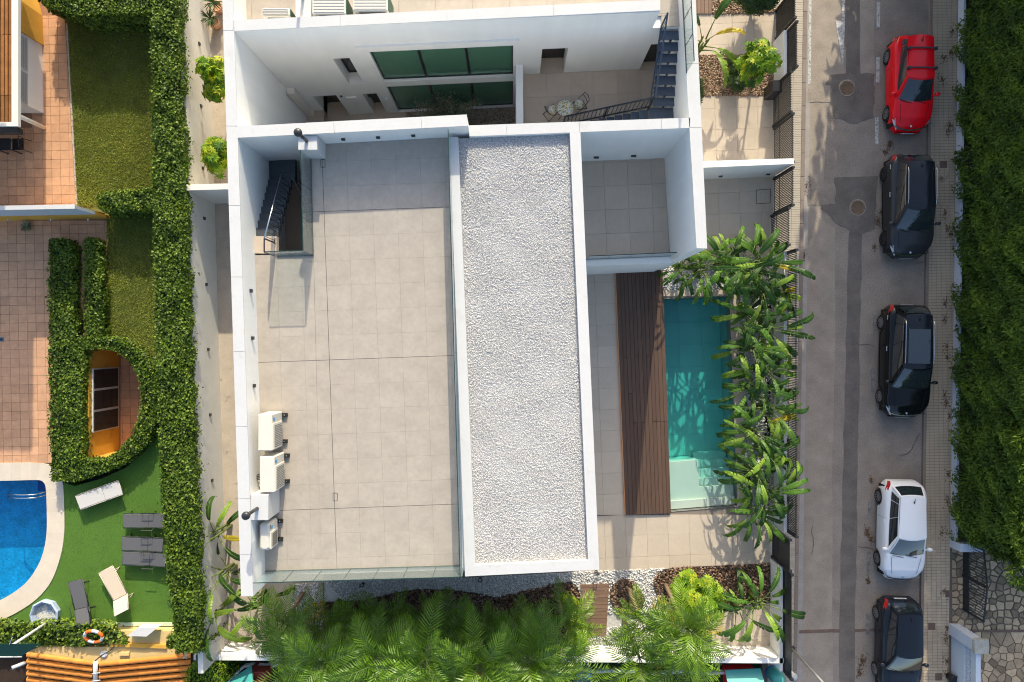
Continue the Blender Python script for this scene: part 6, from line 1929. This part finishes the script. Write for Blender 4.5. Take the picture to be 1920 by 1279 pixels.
grass("turf_pile", [WL([(120, 900), (250, 855), (300, 800), (385, 1170), (130, 1170), (90, 1110), (122, 1000)])], 26000, (.018, .035), m_turf_b, bpy.data.objects["artificial_lawn"], 0.0)

# ---- gravel, mulch and timber in the palm garden
gb = structure("garden_gravel_base", MB().prism(WL([(490, 1090), (880, 1084), (1122, 1072), (1250, 1066), (1262, 1135), (1235, 1215), (500, 1225)]), -.05, -.012), m_grav_b)
stones("white_gravel", [WL([(605, 1088), (880, 1084), (1122, 1071), (1246, 1066), (1242, 1112), (1248, 1150), (1088, 1150), (800, 1130), (640, 1125)]), WL([(546, 1096), (602, 1094), (604, 1180), (552, 1160)]), WL([(1088, 1192), (1250, 1150), (1330, 1215), (1090, 1222)])], 15000, .048, -.012, m_grav)
MB().prism(WL([(600, 1092), (606, 1092), (608, 1185), (602, 1185)]), -.02, .04).build("edging_strip", m_conc, gb)
tiles(terrace_g, [WL([(478, 1092), (548, 1092), (548, 1222), (440, 1225)])], og, TA, .9, .9, .006, -.03, 0, m_porc2, name="paving_tile")
def mulch_bed(label, px, n):
    w_ = WL(px); t = thing("mulch_bed", label, "flower bed", (sum(p[0] for p in w_) / len(w_), sum(p[1] for p in w_) / len(w_), 0), group="bark mulch beds")
    MB().prism(w_, -.02, .045).build("bed", m_mulch_b, t)
    m_ = MB(); ww = w_ + [w_[0]]
    for a, b in zip(ww, ww[1:]): m_.bar((*a, .03), (*b, .03), .02, .09)
    m_.build("steel_edge", m_steel_d, t)
    c = (sum(p[0] for p in w_) / len(w_), sum(p[1] for p in w_) / len(w_))
    stones("bark_chips", [[c, w_[i], w_[(i + 1) % len(w_)]] for i in range(len(w_))], n, .055, .05, m_mulch, flat=.3, parent=t, long=1.5)
    return t
mulch_bed("long wavy bark mulch bed under the row of palms", spline([(608, 1130), (640, 1128), (690, 1124), (760, 1108), (830, 1106), (890, 1112), (940, 1122), (985, 1118), (1020, 1102), (1050, 1093), (1074, 1094), (1086, 1112), (1090, 1160), (1085, 1205)], 3) + [(1085, 1222), (610, 1222)], 9000)
mulch_bed("small round bark mulch bed to the right of the timber walkway", spline([(1144, 1120), (1146, 1104), (1158, 1090), (1176, 1087), (1192, 1096), (1202, 1112), (1206, 1130), (1190, 1150), (1160, 1150), (1144, 1120)], 3)[:-1], 1500)
mulch_bed("rounded bark mulch bed ending at the street fence", spline([(1443, 1057), (1380, 1060), (1280, 1064), (1250, 1068), (1232, 1078), (1226, 1094), (1232, 1115), (1246, 1130), (1270, 1135)], 3) + [(1342, 1140), (1442, 1128)], 4200)
wk = thing("timber_walkway", "small brown timber walkway between the two mulch beds", "walkway", (*W(1116, 1142), 0))
for k in range(15):
    a = lerp2((1088, 1096), (1095, 1192), k / 15); b = lerp2((1142, 1094), (1136, 1192), k / 15)
    a2 = lerp2((1088, 1096), (1095, 1192), (k + .9) / 15); b2 = lerp2((1142, 1094), (1136, 1192), (k + .9) / 15)
    MB().prism(WL([a, b, b2, a2]), -.01, .07 + random.uniform(-.003, .003)).build("board", m_wood_d2, wk)
for px, py in ((901, 1085), (1118, 1072), (681, 1094)):
    c = W3(px, py); t = thing("spike_light", {901: "black frame garden light under the gravel roof edge on the left", 1118: "black frame garden light at the lower corner of the gravel roof", 681: "black frame garden light below the roof terrace glass"}[px], "garden light", c, group="black frame garden lights")
    m_ = MB()
    for a, b in (((-.07, 0, 0), (-.07, 0, .42)), ((.07, 0, 0), (.07, 0, .42)), ((-.09, 0, .42), (.09, 0, .42))): m_.bar(c + Vector(a), c + Vector(b), .03, .03)
    m_.build("frame", m_steel_d, t); MB().box(c.x - .06, c.x + .06, c.y - .05, c.y + .05, 0, .03).build("foot", m_steel_d, t)
c = W3(1350, 105)
t = thing("spike_light", "black frame garden light on the drive beside the tan gravel bed", "garden light", c, group="black frame garden lights")
m_ = MB()
for a, b in (((-.09, 0, 0), (-.09, 0, .6)), ((.09, 0, 0), (.09, 0, .6)), ((-.11, 0, .6), (.11, 0, .6))): m_.bar(c + Vector(a), c + Vector(b), .04, .04)
m_.build("frame", m_steel_d, t); MB().box(c.x - .08, c.x + .08, c.y - .05, c.y + .05, 0, .04).build("foot", m_steel_d, t)

# ---- drive beds at the top right
for nm, px, k in (("gravel_bed", [(1305, 104), (1452, 102), (1452, 179), (1309, 181)], 4200), ("gravel_bed", [(1334, -30), (1452, -30), (1452, 24), (1334, 28)], 2600)):
    g_ = structure(nm, MB().prism(WL(px), -.03, .002), m_soil); stones("tan_gravel", [WL(px)], k, .045, .004, m_bgrav)
ub = thing("garden_deck", "small brown board deck beside the villa wall at the top", "deck", (*W(1318, 10), 0))
for k in range(5):
    x0_ = 1300 + k * 6.9
    MB().prism(WL([(x0_, -40), (x0_ + 6.3, -40), (x0_ + 6.3, 27), (x0_, 27)]), -.02, .05).build("board", m_wood_d2, ub)

# ---- paddle leaved plants (giant strelitzia / banana)
def paddle(length, width, droop, split, seed, stem=.6):
    """one leaf: petiole rising then a blade arching over, cut by tears; base at origin, leaning to +X"""
    rs = random.Random(seed); V = []; F = []; m = MB()
    el = 1.15
    p = Vector((0, 0, 0)); pts = [p.copy()]; a = el
    for k in range(4):
        p = p + Vector((math.cos(a), 0, math.sin(a))) * stem / 4; pts.append(p.copy()); a -= .04
    m.tube(pts, [.028, .024, .02, .016, .014], 5, 1)
    n = 12; rib = [p.copy()]; tang = [a]
    for k in range(n):
        a -= droop / n * (1 + .9 * k / n); p = p + Vector((math.cos(a), 0, math.sin(a))) * length / n; rib.append(p.copy()); tang.append(a)
    def wv(u): return width * .5 * max(0, (math.sin(math.pi * min(1, u * .93 + .07)) ** .62)) * (1 - .12 * u)
    for s in (-1, 1):
        last_split = 0
        for k in range(n):
            u0, u1 = k / n, (k + 1) / n
            gap = 0
            if split and 0 < k < n - 1 and rs.random() < split: gap = .55
            if k == 0 : gap = 0
            w0, w1 = wv(u0), wv(u1)
            d0 = Vector((math.cos(tang[k] + .6) * .25, s, .32 - .10 * k / n)).normalized(); d1 = Vector((math.cos(tang[k + 1] + .6) * .25, s, .32 - .10 * k / n)).normalized()
            if gap: d0 = (d0 + Vector((rs.uniform(.25, .6), 0, -rs.uniform(.1, .6)))).normalized()
            sag = rs.uniform(.0, .22) if split else .05
            A = rib[k]; B = rib[k + 1]
            C = B + d1 * w1 * .55; D = A + d0 * w0 * .55
            E = C + Vector((d1.x, d1.y, d1.z - .45 - sag)).normalized() * w1 * .5; G = D + Vector((d0.x, d0.y, d0.z - .45 - sag)).normalized() * w0 * .5
            q = [A, B, C, D, E, G]
            fs = [(0, 1, 2, 3), (3, 2, 4, 5)] if s > 0 else [(3, 2, 1, 0), (5, 4, 2, 3)]
            m.add(q, fs, 0, True)
    m.tube(rib, [.014 - .010 * k / n for k in range(n + 1)], 4, 1)
    return m
PAD = {}
for kind, split in (("whole", .10), ("torn", .55)):
    for v in range(4):
        m_ = paddle(random.uniform(1.1, 1.6), random.uniform(.22, .29), random.uniform(.9, 2.1), split, v * 7 + 3, random.uniform(.5, .8))
        for ci, bm_ in enumerate(m_bana + [m_bana_y]):
            PAD[kind, v, ci] = m_.mesh("leaf", [bm_, m_stem])
def banana_plant(label, px, py, n, h, sc=1.0, torn=.5, yellow=0, name="paddle_plant", group="paddle leaved plants by the pool and fence", pal=(0, 0, 1, 1, 2), z0=0.0, bias=None, spread=1.0):
    c = W3(px, py, z0)
    t = thing(name, label, "plant", c, group=group)
    m_ = MB()
    for k in range(3):
        a = 2.1 * k; m_.tube([(0.07 * math.cos(a), .07 * math.sin(a), 0), (.12 * math.cos(a), .12 * math.sin(a), h * .5), (.1 * math.cos(a) * 1.5, .1 * math.sin(a) * 1.5, h)], [.06, .05, .035], 7)
    m_.build("stalk", m_stem, t, local=True)
    for k in range(n):
        kind = "torn" if random.random() < torn else "whole"
        ci = 3 if k < yellow else random.choice(pal)
        o = bpy.data.objects.new("leaf", PAD[kind, random.randrange(4), ci])
        a = k * 2.4 + random.uniform(-.4, .4)
        if bias is not None and random.random() < .6: a = bias + random.uniform(-.9, .9)
        lean = random.uniform(-.15, .85) * spread
        o.rotation_euler = (random.uniform(-.25, .25), lean, a)
        r = random.uniform(.05, .15)
        o.location = (r * math.cos(a), r * math.sin(a), h * (random.uniform(.35, 1.0)))
        s_ = sc * random.uniform(.75, 1.15); o.scale = (s_, s_, s_)
        link(o, t)
    return t
row = [(1268, 505, 9, .5, .8, "low paddle plant nearest the timber deck at the head of the pool"), (1302, 512, 9, .8, .95, "paddle plant at the head of the pool, second from the timber deck"),
       (1340, 497, 11, 1.2, 1.05, "tall paddle plant at the head of the pool near the drive"), (1374, 510, 11, 1.3, 1.05, "paddle plant at the corner of the pool head and the fence planter"),
       (1408, 500, 11, 1.3, 1.05, "paddle plant with a yellow leaf nearest the fence gate"), (1418, 552, 11, 1.2, 1.0, "paddle plant with yellow leaves against the fence, level with the start of the pool"),
       (1392, 592, 10, 1.0, .95, "dark paddle plant leaning over the pool side, first below the corner"), (1426, 618, 10, 1.3, 1.0, "paddle plant beside the fence whose torn leaf reaches over the pavement"),
       (1398, 652, 10, 1.2, .95, "paddle plant on the pool side level with the middle of the water"), (1422, 690, 10, 1.3, 1.0, "paddle plant whose pale leaf reaches the road"),
       (1400, 722, 10, 1.1, 1.0, "paddle plant between the shaded water and the fence"), (1424, 760, 10, 1.3, 1.0, "paddle plant beside the fence, level with the sunlit water"),
       (1402, 802, 10, 1.2, 1.0, "paddle plant leaning over the pool just above the steps"), (1424, 838, 10, 1.2, 1.0, "paddle plant against the fence level with the pool bench"),
       (1408, 876, 10, 1.2, 1.0, "paddle plant by the pool steps"), (1426, 912, 11, 1.3, 1.05, "paddle plant against the fence just past the pool steps"),
       (1410, 948, 9, .9, .95, "last paddle plant of the pool row, its leaves hanging onto the terrace")]
for i, (px, py, n, h, sc, lab) in enumerate(row):
    banana_plant(lab, px - (8 if i > 4 else 0), py, n + 8, h + (.6 if i < 5 else .25), sc * .90, torn=.5, yellow=1 if i in (4, 5, 12) else 0)
stones("white_gravel", [WL([(1386, 545), (1452, 478), (1452, 985), (1402, 960)]), WL([(1243, 480), (1452, 478), (1440, 540), (1243, 545)])], 5200, .045, -.01, m_grav)
structure("planter_soil", MB().prism(WL([(1386, 545), (1386, 540), (1243, 543), (1243, 470), (1455, 470), (1455, 990), (1403, 962)]), -.05, -.012), m_grav_b)
banana_plant("tall paddle plant at the garden corner against the white fence base", 1402, 1110, 15, 1.4, 1.1, .35, group="garden corner plants")
banana_plant("smaller paddle plant between the yellow green shrubs and the corner plant", 1372, 1128, 10, 1.0, .85, .5, group="garden corner plants")
banana_plant("paddle plant reaching out of the lane beside the roof chimney", 431, 985, 9, 1.8, 1.15, .3, yellow=1, group="lane paddle plants")
banana_plant("paddle plant in the lane just above the wall end of the villa", 440, 1060, 8, 1.6, 1.1, .5, group="lane paddle plants")
banana_plant("paddle plant at the lower end of the lane against the garden wall", 425, 1130, 11, 1.7, 1.2, .1, group="lane paddle plants")
banana_plant("paddle plant under the corner of the roof terrace glass", 500, 1110, 8, 1.6, 1.1, .4, group="lane paddle plants")
banana_plant("single paddle plant peeping out beside the villa wall above the tan gravel", 1306, 100, 6, 1.3, 1.15, .4, yellow=1, group="drive paddle plants")
banana_plant("dark paddle plant hanging over the low south wall left of the palms", 580, 1205, 7, 1.4, 1.1, .6, pal=(0, 0, 1), group="lane paddle plants")

# ---- bushes made of leaf rosettes
def rosette_bush(name, label, cat, base, clumps, nros, leaflets, Ls, asp, mat, trunk_to=None, group=None, shell=.75, tilt=.25, rnd_bias=0, crown="crown"):
    t = thing(name, label, cat, base, group=group)
    if trunk_to: trunk(t, base, trunk_to, .06, .03, 5)
    else:
        m_ = MB()
        for (x, y, z, r, sq) in clumps[:6]: m_.tube([base, ((base[0] + x) / 2, (base[1] + y) / 2, base[2] + (z - base[2]) * .5), (x, y, z)], [.03, .022, .012], 5)
        m_.build("stem", m_bark, t)
    tot = sum(c[3] ** 2 for c in clumps); P = []; D = []
    for (x, y, z, r, sq) in clumps:
        k = max(1, int(nros * r * r / tot)); d = norm(RNG.normal(0, 1, (k, 3)) + np.array([0, 0, .5])); rr = r * (shell + (1 - shell) * RNG.random((k, 1)))
        P.append(np.array([x, y, z]) + d * rr * np.array([1, 1, sq])); D.append(d)
    P = np.concatenate(P); D = norm(np.concatenate(D) + np.array([0, 0, .6]) + RNG.normal(0, .3, (len(P), 3))); m = len(P)
    X = norm(np.cross(D, RNG.normal(0, 1, (m, 3)))); Y = np.cross(D, X)
    PP, AA, NN, RR = [], [], [], []
    rv = np.clip(RNG.random(m) + rnd_bias, 0, 1)
    for k in range(leaflets):
        a = 2 * math.pi * k / leaflets
        AA.append(X * math.cos(a) + Y * math.sin(a) + D * (tilt + RNG.uniform(-.2, .2, (m, 1)))); PP.append(P); NN.append(D); RR.append(np.clip(rv + RNG.normal(0, .08, m), 0, 1))
    PP, AA, NN, RR = map(np.concatenate, (PP, AA, NN, RR)); L = RNG.uniform(*Ls, len(PP))
    np_obj(crown, leaf_mesh(crown, PP, AA, NN, L, L * asp, mat, bend=.3, org=base, rnd=RR), t)["kind"] = "stuff" if crown == "leaves" else "thing"
    return t
def blobs(cx, cy, cz, rx, ry, rz, n, r):
    out = []
    for k in range(n):
        d = Vector((random.gauss(0, 1), random.gauss(0, 1), random.gauss(0, 1))).normalized() * random.random() ** .4
        out.append((cx + d.x * rx, cy + d.y * ry, cz + d.z * rz, r * random.uniform(.7, 1.2), .8))
    return out
c = W3(1418, 118, 2.0)
rosette_bush("umbrella_tree", "bright green umbrella tree standing by the fence at the top of the drive", "tree", (10.2, 11.5, 0), blobs(c.x, c.y, 2.0, .55, .65, .6, 16, .40), 330, 9, (.15, .26), .36, m_schef, (10.1, 11.0, 1.7))
c = W3(1378, 140, .6)
rosette_bush("clipped_shrub", "dark low shrub in the tan gravel bed beside the umbrella tree", "shrub", (c.x, c.y, 0), blobs(c.x, c.y, .5, .28, .7, .35, 14, .26), 700, 7, (.08, .15), .25, m_shrub, crown="leaves")
c = W3(1312, 172, .7)
rosette_bush("clipped_shrub", "dark narrow leaved shrub half hidden under the villa wall by the tan gravel", "shrub", (c.x - .1, c.y, 0), blobs(c.x - .1, c.y, .6, .15, .55, .3, 8, .22), 260, 7, (.12, .22), .2, m_shrub, crown="leaves")
c = W3(1424, 2, 1.0)
rosette_bush("clipped_shrub", "dark broad shrub at the very top of the drive garden", "shrub", (c.x, c.y, 0), blobs(c.x, c.y + .2, 1.0, .8, .35, .4, 14, .38), 520, 8, (.15, .26), .3, m_shrub, crown="leaves")
for (px, py, z, ry, n, lab) in ((400, 152, 1.9, .85, 14, "yellow green umbrella shrub in the lane near the top of the villa"), (405, 288, 1.8, .7, 14, "yellow green umbrella shrub in the lane just above the short lane wall")):
    c = W3(px, py, z)
    rosette_bush("umbrella_shrub", lab, "shrub", (c.x, c.y, 0), blobs(c.x, c.y, z, .42, ry, .5, n, .34), 260, 9, (.14, .24), .36, m_schef, rnd_bias=.12, group="umbrella shrubs in the lane")
# dark green + lime shrubs in the garden corner
c = W3(1318, 1128, 1.2)
rosette_bush("umbrella_shrub", "large lime green umbrella shrub mass between the right palm and the corner plants", "shrub", (c.x, c.y, 0), blobs(c.x, c.y, 1.1, .95, .95, .5, 26, .38), 560, 9, (.14, .24), .36, m_schef, rnd_bias=.08, group="garden umbrella shrubs")
for (px, py, z, rx, ry, n, ros, lab) in ((1290, 1085, .6, .35, .3, 8, 150, "small lime shrub at the upper edge of the right mulch bed"), (1068, 1140, .7, .22, .55, 9, 170, "lime green shrub beside the left edge of the timber walkway"),
                                      (1085, 1190, .9, .4, .5, 9, 170, "lime green shrub at the lower end of the timber walkway"), (655, 1150, .7, .6, .35, 10, 200, "dark green shrub among the palms at the left end of the long mulch bed"),
                                      (760, 1180, .9, 1.1, .5, 16, 320, "broad green shrub in the middle of the long mulch bed"), (960, 1190, .9, 1.3, .45, 16, 320, "broad green shrub under the middle palms near the south wall")):
    c = W3(px, py, z)
    rosette_bush("umbrella_shrub", lab, "shrub", (c.x, c.y, 0), blobs(c.x, c.y, z, rx, ry, .3, n, .3), ros, 8, (.12, .22), .38, m_schef, rnd_bias=.15 if "lime" in lab else -.25, group="garden umbrella shrubs")
# olive in the sunken court
base = W3(855, 222, CZ); base.z = CZ
c = W3(845, 203, .8)
t = thing("olive_tree", "wispy grey olive tree in front of the green courtyard windows", "tree", (c.x, 9.4, CZ))
m_ = MB()
o_ = Vector((c.x, 9.4, CZ)); Pt = []
for k in range(34):
    a = random.uniform(0, 6.28); d = Vector((math.cos(a) * random.uniform(.4, 1.7), math.sin(a) * random.uniform(.1, .5), random.uniform(.9, 2.9)))
    p1_ = o_ + Vector((d.x * .2, d.y * .2, d.z * .5)); p2_ = o_ + d
    m_.tube([o_ + Vector((0, 0, .5)), p1_, p2_], [.03, .018, .005], 5)
    for j in range(12): Pt.append(p1_.lerp(p2_, j / 11) + Vector((random.gauss(0, .08), random.gauss(0, .08), random.gauss(0, .08))))
m_.tube([o_, o_ + Vector((0.05, 0, .6))], [.09, .06], 8)
m_.build("trunk", m_bark, t)
Pt = np.array([tuple(p) for p in Pt]); Pt = np.repeat(Pt, 14, 0) + RNG.normal(0, .11, (len(Pt) * 14, 3)); k = len(Pt)
L = RNG.uniform(.07, .13, k)
np_obj("crown", leaf_mesh("crown", Pt, RNG.normal(0, 1, (k, 3)), norm(RNG.normal(0, 1, (k, 3)) + np.array([0, 0, 1])), L, L * .28, m_olive, org=(c.x, 9.4, CZ)), t)
# yuccas in pots at the top of the lane
for px, py, lab in ((405, 12, "potted yucca in the lane nearest the top edge"), (400, 42, "potted yucca in the lane, lower one of the two")):
    c = W3(px, py, .4); c.z = 0
    t = thing("potted_yucca", lab, "potted plant", c, group="potted yuccas in the lane")
    MB().lathe([(.17, 0), (.24, .38), (.25, .42), (.21, .42), (.2, .36)], c, 16).build("pot", m_terra, t)
    k = 46; a = RNG.uniform(0, 6.28, k); A = np.stack([np.cos(a), np.sin(a), RNG.uniform(.1, 1.3, k)], 1)
    L = RNG.uniform(.35, .55, k)
    np_obj("leaves", leaf_mesh("leaves", np.tile([c.x - .05, c.y + .05, .6], (k, 1)), A, np.tile([0, 0, 1.0], (k, 1)) + RNG.normal(0, .2, (k, 3)), L, L * .11, m_shrub, bend=.3, org=tuple(c)), t)
c = W3(53, 422); c.y -= .1
t = thing("agave", "small spiky agave growing at the foot of the yellow garden wall", "plant", c)
MB().lathe([(.06, 0), (.09, .05), (.05, .14)], c, 10).build("core", m_stem, t)
k = 60; a = RNG.uniform(0, 6.28, k); A = np.stack([np.cos(a), np.sin(a), RNG.uniform(.1, 1.0, k)], 1); L = RNG.uniform(.2, .34, k)
np_obj("leaves", leaf_mesh("leaves", np.tile([c.x, c.y, .08], (k, 1)), A, np.tile([0, 0, 1.0], (k, 1)), L, L * .16, m_olive, bend=.15, org=tuple(c)), t)

# ---- palms
def frond(length, droop, seed, n=23, ll=.48):
    """feather leaf rising from the origin along +X and arching down"""
    rs = np.random.default_rng(seed)
    a = .95; p = np.array([0., 0., 0.]); rib = [p.copy()]; T = []
    for k in range(n):
        T.append(a); p = p + np.array([math.cos(a), 0, math.sin(a)]) * length / n; rib.append(p.copy()); a -= droop / n * (.6 + .9 * k / n)
    rib = np.array(rib)
    V = []; F = []; R_ = []
    for k in range(4, n + 1):
        u = k / n; L = ll * (math.sin(math.pi * (u * .80 + .16)) ** .7) * rs.uniform(.85, 1.15)
        t_ = T[min(k, n - 1)]; tx = np.array([math.cos(t_), 0, math.sin(t_)]); nz = np.array([-math.sin(t_), 0, math.cos(t_)])
        for s in (-1, 1):
            for sub in (0,):
                b = rib[k] - tx * sub * length / n
                d = tx * (.55 + .5 * u) + np.array([0, s, 0]) * (1.0 - .35 * u) + nz * rs.uniform(.0, .45); d /= np.linalg.norm(d)
                d2 = d + np.array([0, 0, -.75]) * rs.uniform(.5, 1.2); d2 /= np.linalg.norm(d2)
                w = tx * .026
                m1 = b + d * L * .55; e = m1 + d2 * L * .5
                i = len(V); V += [b - w * .6, b + w * .6, m1 - w, m1 + w, e]
                F += [(i, i + 1, i + 3, i + 2), (i + 2, i + 3, i + 4, i + 4)]; r = rs.random() * .35; R_ += [r, r]
    return rib, np.array(V), np.array(F), np.array(R_)
FR = {}
for v in range(5):
    rib, V, F, R_ = frond(random.uniform(1.55, 2.0), random.uniform(1.5, 2.3), v + 5)
    F2 = F.copy()
    for ci, (mm, off) in enumerate(((m_palm, .12), (m_palm, .35), (m_palm, .60), (m_palm_y, .2))):
        # quads with a doubled last corner become triangles
        q = [tuple(f) if f[2] != f[3] else tuple(f[:3]) for f in F2]
        me = bpy.data.meshes.new("frond")
        mb_ = MB(); mb_.tube([tuple(p) for p in rib], [.016 - .013 * k / (len(rib) - 1) for k in range(len(rib))], 4, 1)
        nv = len(V)
        me.from_pydata([tuple(x) for x in V] + mb_.v, [], q + [tuple(nv + i for i in f) for f in mb_.f])
        me.materials.append(mm); me.materials.append(m_stem)
        me.polygons.foreach_set("material_index", [0] * len(q) + [1] * len(mb_.f))
        at = me.attributes.new("rnd", 'FLOAT', 'FACE'); at.data.foreach_set("value", np.concatenate([R_ + off, np.zeros(len(mb_.f))]).astype(np.float32))
        me.update(); FR[v, ci] = me
def palm(label, px, py, h, n, sc=1.0, tone=(0, 1, 1), yellow=0, lean=(0, 0), group="feather palms in the south garden"):  # tone: low palms get darker fronds, the villa's shade put into leaf colour
    c = W3(px, py)
    t = thing("palm_tree", label, "palm tree", c, group=group)
    top = Vector((lean[0], lean[1], h))
    m_ = MB(); m_.tube([(0, 0, 0), (lean[0] * .3, lean[1] * .3, h * .35), (lean[0] * .7, lean[1] * .7, h * .75), tuple(top)], [.10, .08, .07, .06], 9)
    for k in range(int(h / .12)): 
        z = k * .12 + .05; m_.lathe([(.085 - .02 * k * .12 / h, 0), (.092 - .02 * k * .12 / h, .02)], (lean[0] * z / h, lean[1] * z / h, z), 9)
    m_.build("trunk", m_bark, t, local=True)
    MB().tube([tuple(top), tuple(top + Vector((0, 0, .45)))], [.065, .045], 8).build("crownshaft", m_stem, t, local=True)
    for k in range(n):
        ci = 3 if k < yellow else random.choice(tone)
        o = bpy.data.objects.new("frond", FR[random.randrange(5), ci])
        o.location = top + Vector((0, 0, .40))
        o.rotation_euler = (random.uniform(-.15, .15), random.uniform(-.35, .65) if k >= yellow else .8, k * 2.39996 + random.uniform(-.3, .3))
        s_ = sc * random.uniform(.8, 1.15); o.scale = (s_, s_, s_)
        link(o, t)
    return t
for a in ((568, 1113, 2.5, 15, 1.1, (0, 1), 2, "palm with a yellow dying frond near the corner of the roof terrace"), (640, 1130, 1.7, 15, 1.0, (0, 0, 1), 0, "palm in the long mulch bed, first beyond the white gravel square"),
          (662, 1136, 4.0, 19, 1.15, (0, 0, 1, 1), 0, "tall sunlit palm at the left end of the long mulch bed"), (725, 1128, 1.6, 15, 1.0, (0, 0, 1), 0, "dark low palm at the wavy bed edge below the drain joint of the roof terrace"),
          (748, 1132, 4.2, 19, 1.15, (0, 0, 1, 1), 0, "tall sunlit palm just left of the corner of the gravel roof"), (826, 1134, 4.3, 19, 1.15, (0, 0, 1, 1), 0, "tall sunlit palm under the left edge of the gravel roof"),
          (852, 1130, 2.2, 14, 1.0, (0, 0, 1), 0, "dark palm with pale trunk below the corner of the gravel roof"), (800, 1124, 1.3, 12, .85, (0, 0, 1), 0, "small dark palm at the edge of the shaded white gravel"),
          (905, 1142, 2.0, 16, 1.1, (0, 0, 1), 0, "dark full palm in the middle of the long mulch bed"), (958, 1138, 2.3, 16, 1.1, (0, 0, 1), 1, "dark palm with an orange frond below the middle of the gravel roof"),
          (908, 1138, 4.2, 19, 1.15, (0, 0, 1, 1), 0, "tall sunlit palm against the south wall in the middle of the garden"), (985, 1140, 3.9, 18, 1.25, (0, 1), 0, "tall palm near the south wall left of the timber walkway"),
          (1046, 1112, 2.4, 13, 1.0, (0, 0, 1), 0, "palm with pale leaning trunk at the rounded end of the long mulch bed"), (612, 1170, 2.9, 17, 1.2, (0, 1, 1), 0, "palm against the south wall below the white gravel square"),
          (700, 1175, 2.2, 16, 1.15, (0, 0, 1), 0, "low palm filling the bed between the two tall left palms"), (865, 1178, 2.4, 16, 1.15, (0, 0, 1), 0, "low palm filling the bed below the corner of the gravel roof"),
          (780, 1178, 2.2, 16, 1.15, (0, 0, 1), 0, "low palm close to the wall, left of the gravel roof corner"), (1040, 1172, 2.4, 16, 1.1, (0, 0, 1), 0, "low palm close to the wall beside the timber walkway"),
          (1178, 1104, 2.4, 14, 1.05, (0, 1), 0, "palm with yellow crownshaft in the small round mulch bed"), (1170, 1165, 2.3, 16, 1.1, (0, 1), 1, "palm between the timber walkway and the big lime shrub"),
          (1247, 1096, 3.4, 18, 1.25, (0, 1, 1), 2, "large bright palm with a leaning trunk in the right mulch bed"), (1235, 1180, 2.4, 15, 1.1, (0, 1), 0, "low bright palm against the south wall right of the walkway")):
    palm(a[7], a[0], a[1], a[2], a[3], a[4], a[5], a[6], lean=(random.uniform(-.15, .25), random.uniform(-.35, -.05)))

# ---- trees up the street that put the road in shade (outside the picture)
def shade_tree(label, x, y, z0, z1, r, n, seed):
    t = thing("street_tree", label, "tree", (x, y, 0), group="tall trees up the street")
    trunk(t, (x, y, 0), (x, y, z1 * .8), .3, .1, 6)
    cl = []
    for k in range(46):
        z = z0 + (z1 - z0) * (k + .5) / 46; w = r * (.55 + .45 * math.sin(math.pi * (k + 8) / 60)); a = k * 2.4
        cl.append((x + w * .62 * math.cos(a) * random.random() ** .5, y + w * .5 * math.sin(a), z, w * .62, .8))
    tree_leaves("crown", cl, n, (.35, .6), .7, m_leafd, (x, y, 0), parent=t, shell=.1)
shade_tree("tall leafy street tree beyond the top of the picture nearest the pavement", 16.6, 19.6, 2.0, 17.5, 2.5, 11000, 1)
shade_tree("tall leafy street tree beyond the top of the picture farther from the pavement", 19.0, 20.5, 1.5, 17.5, 2.5, 12000, 2)
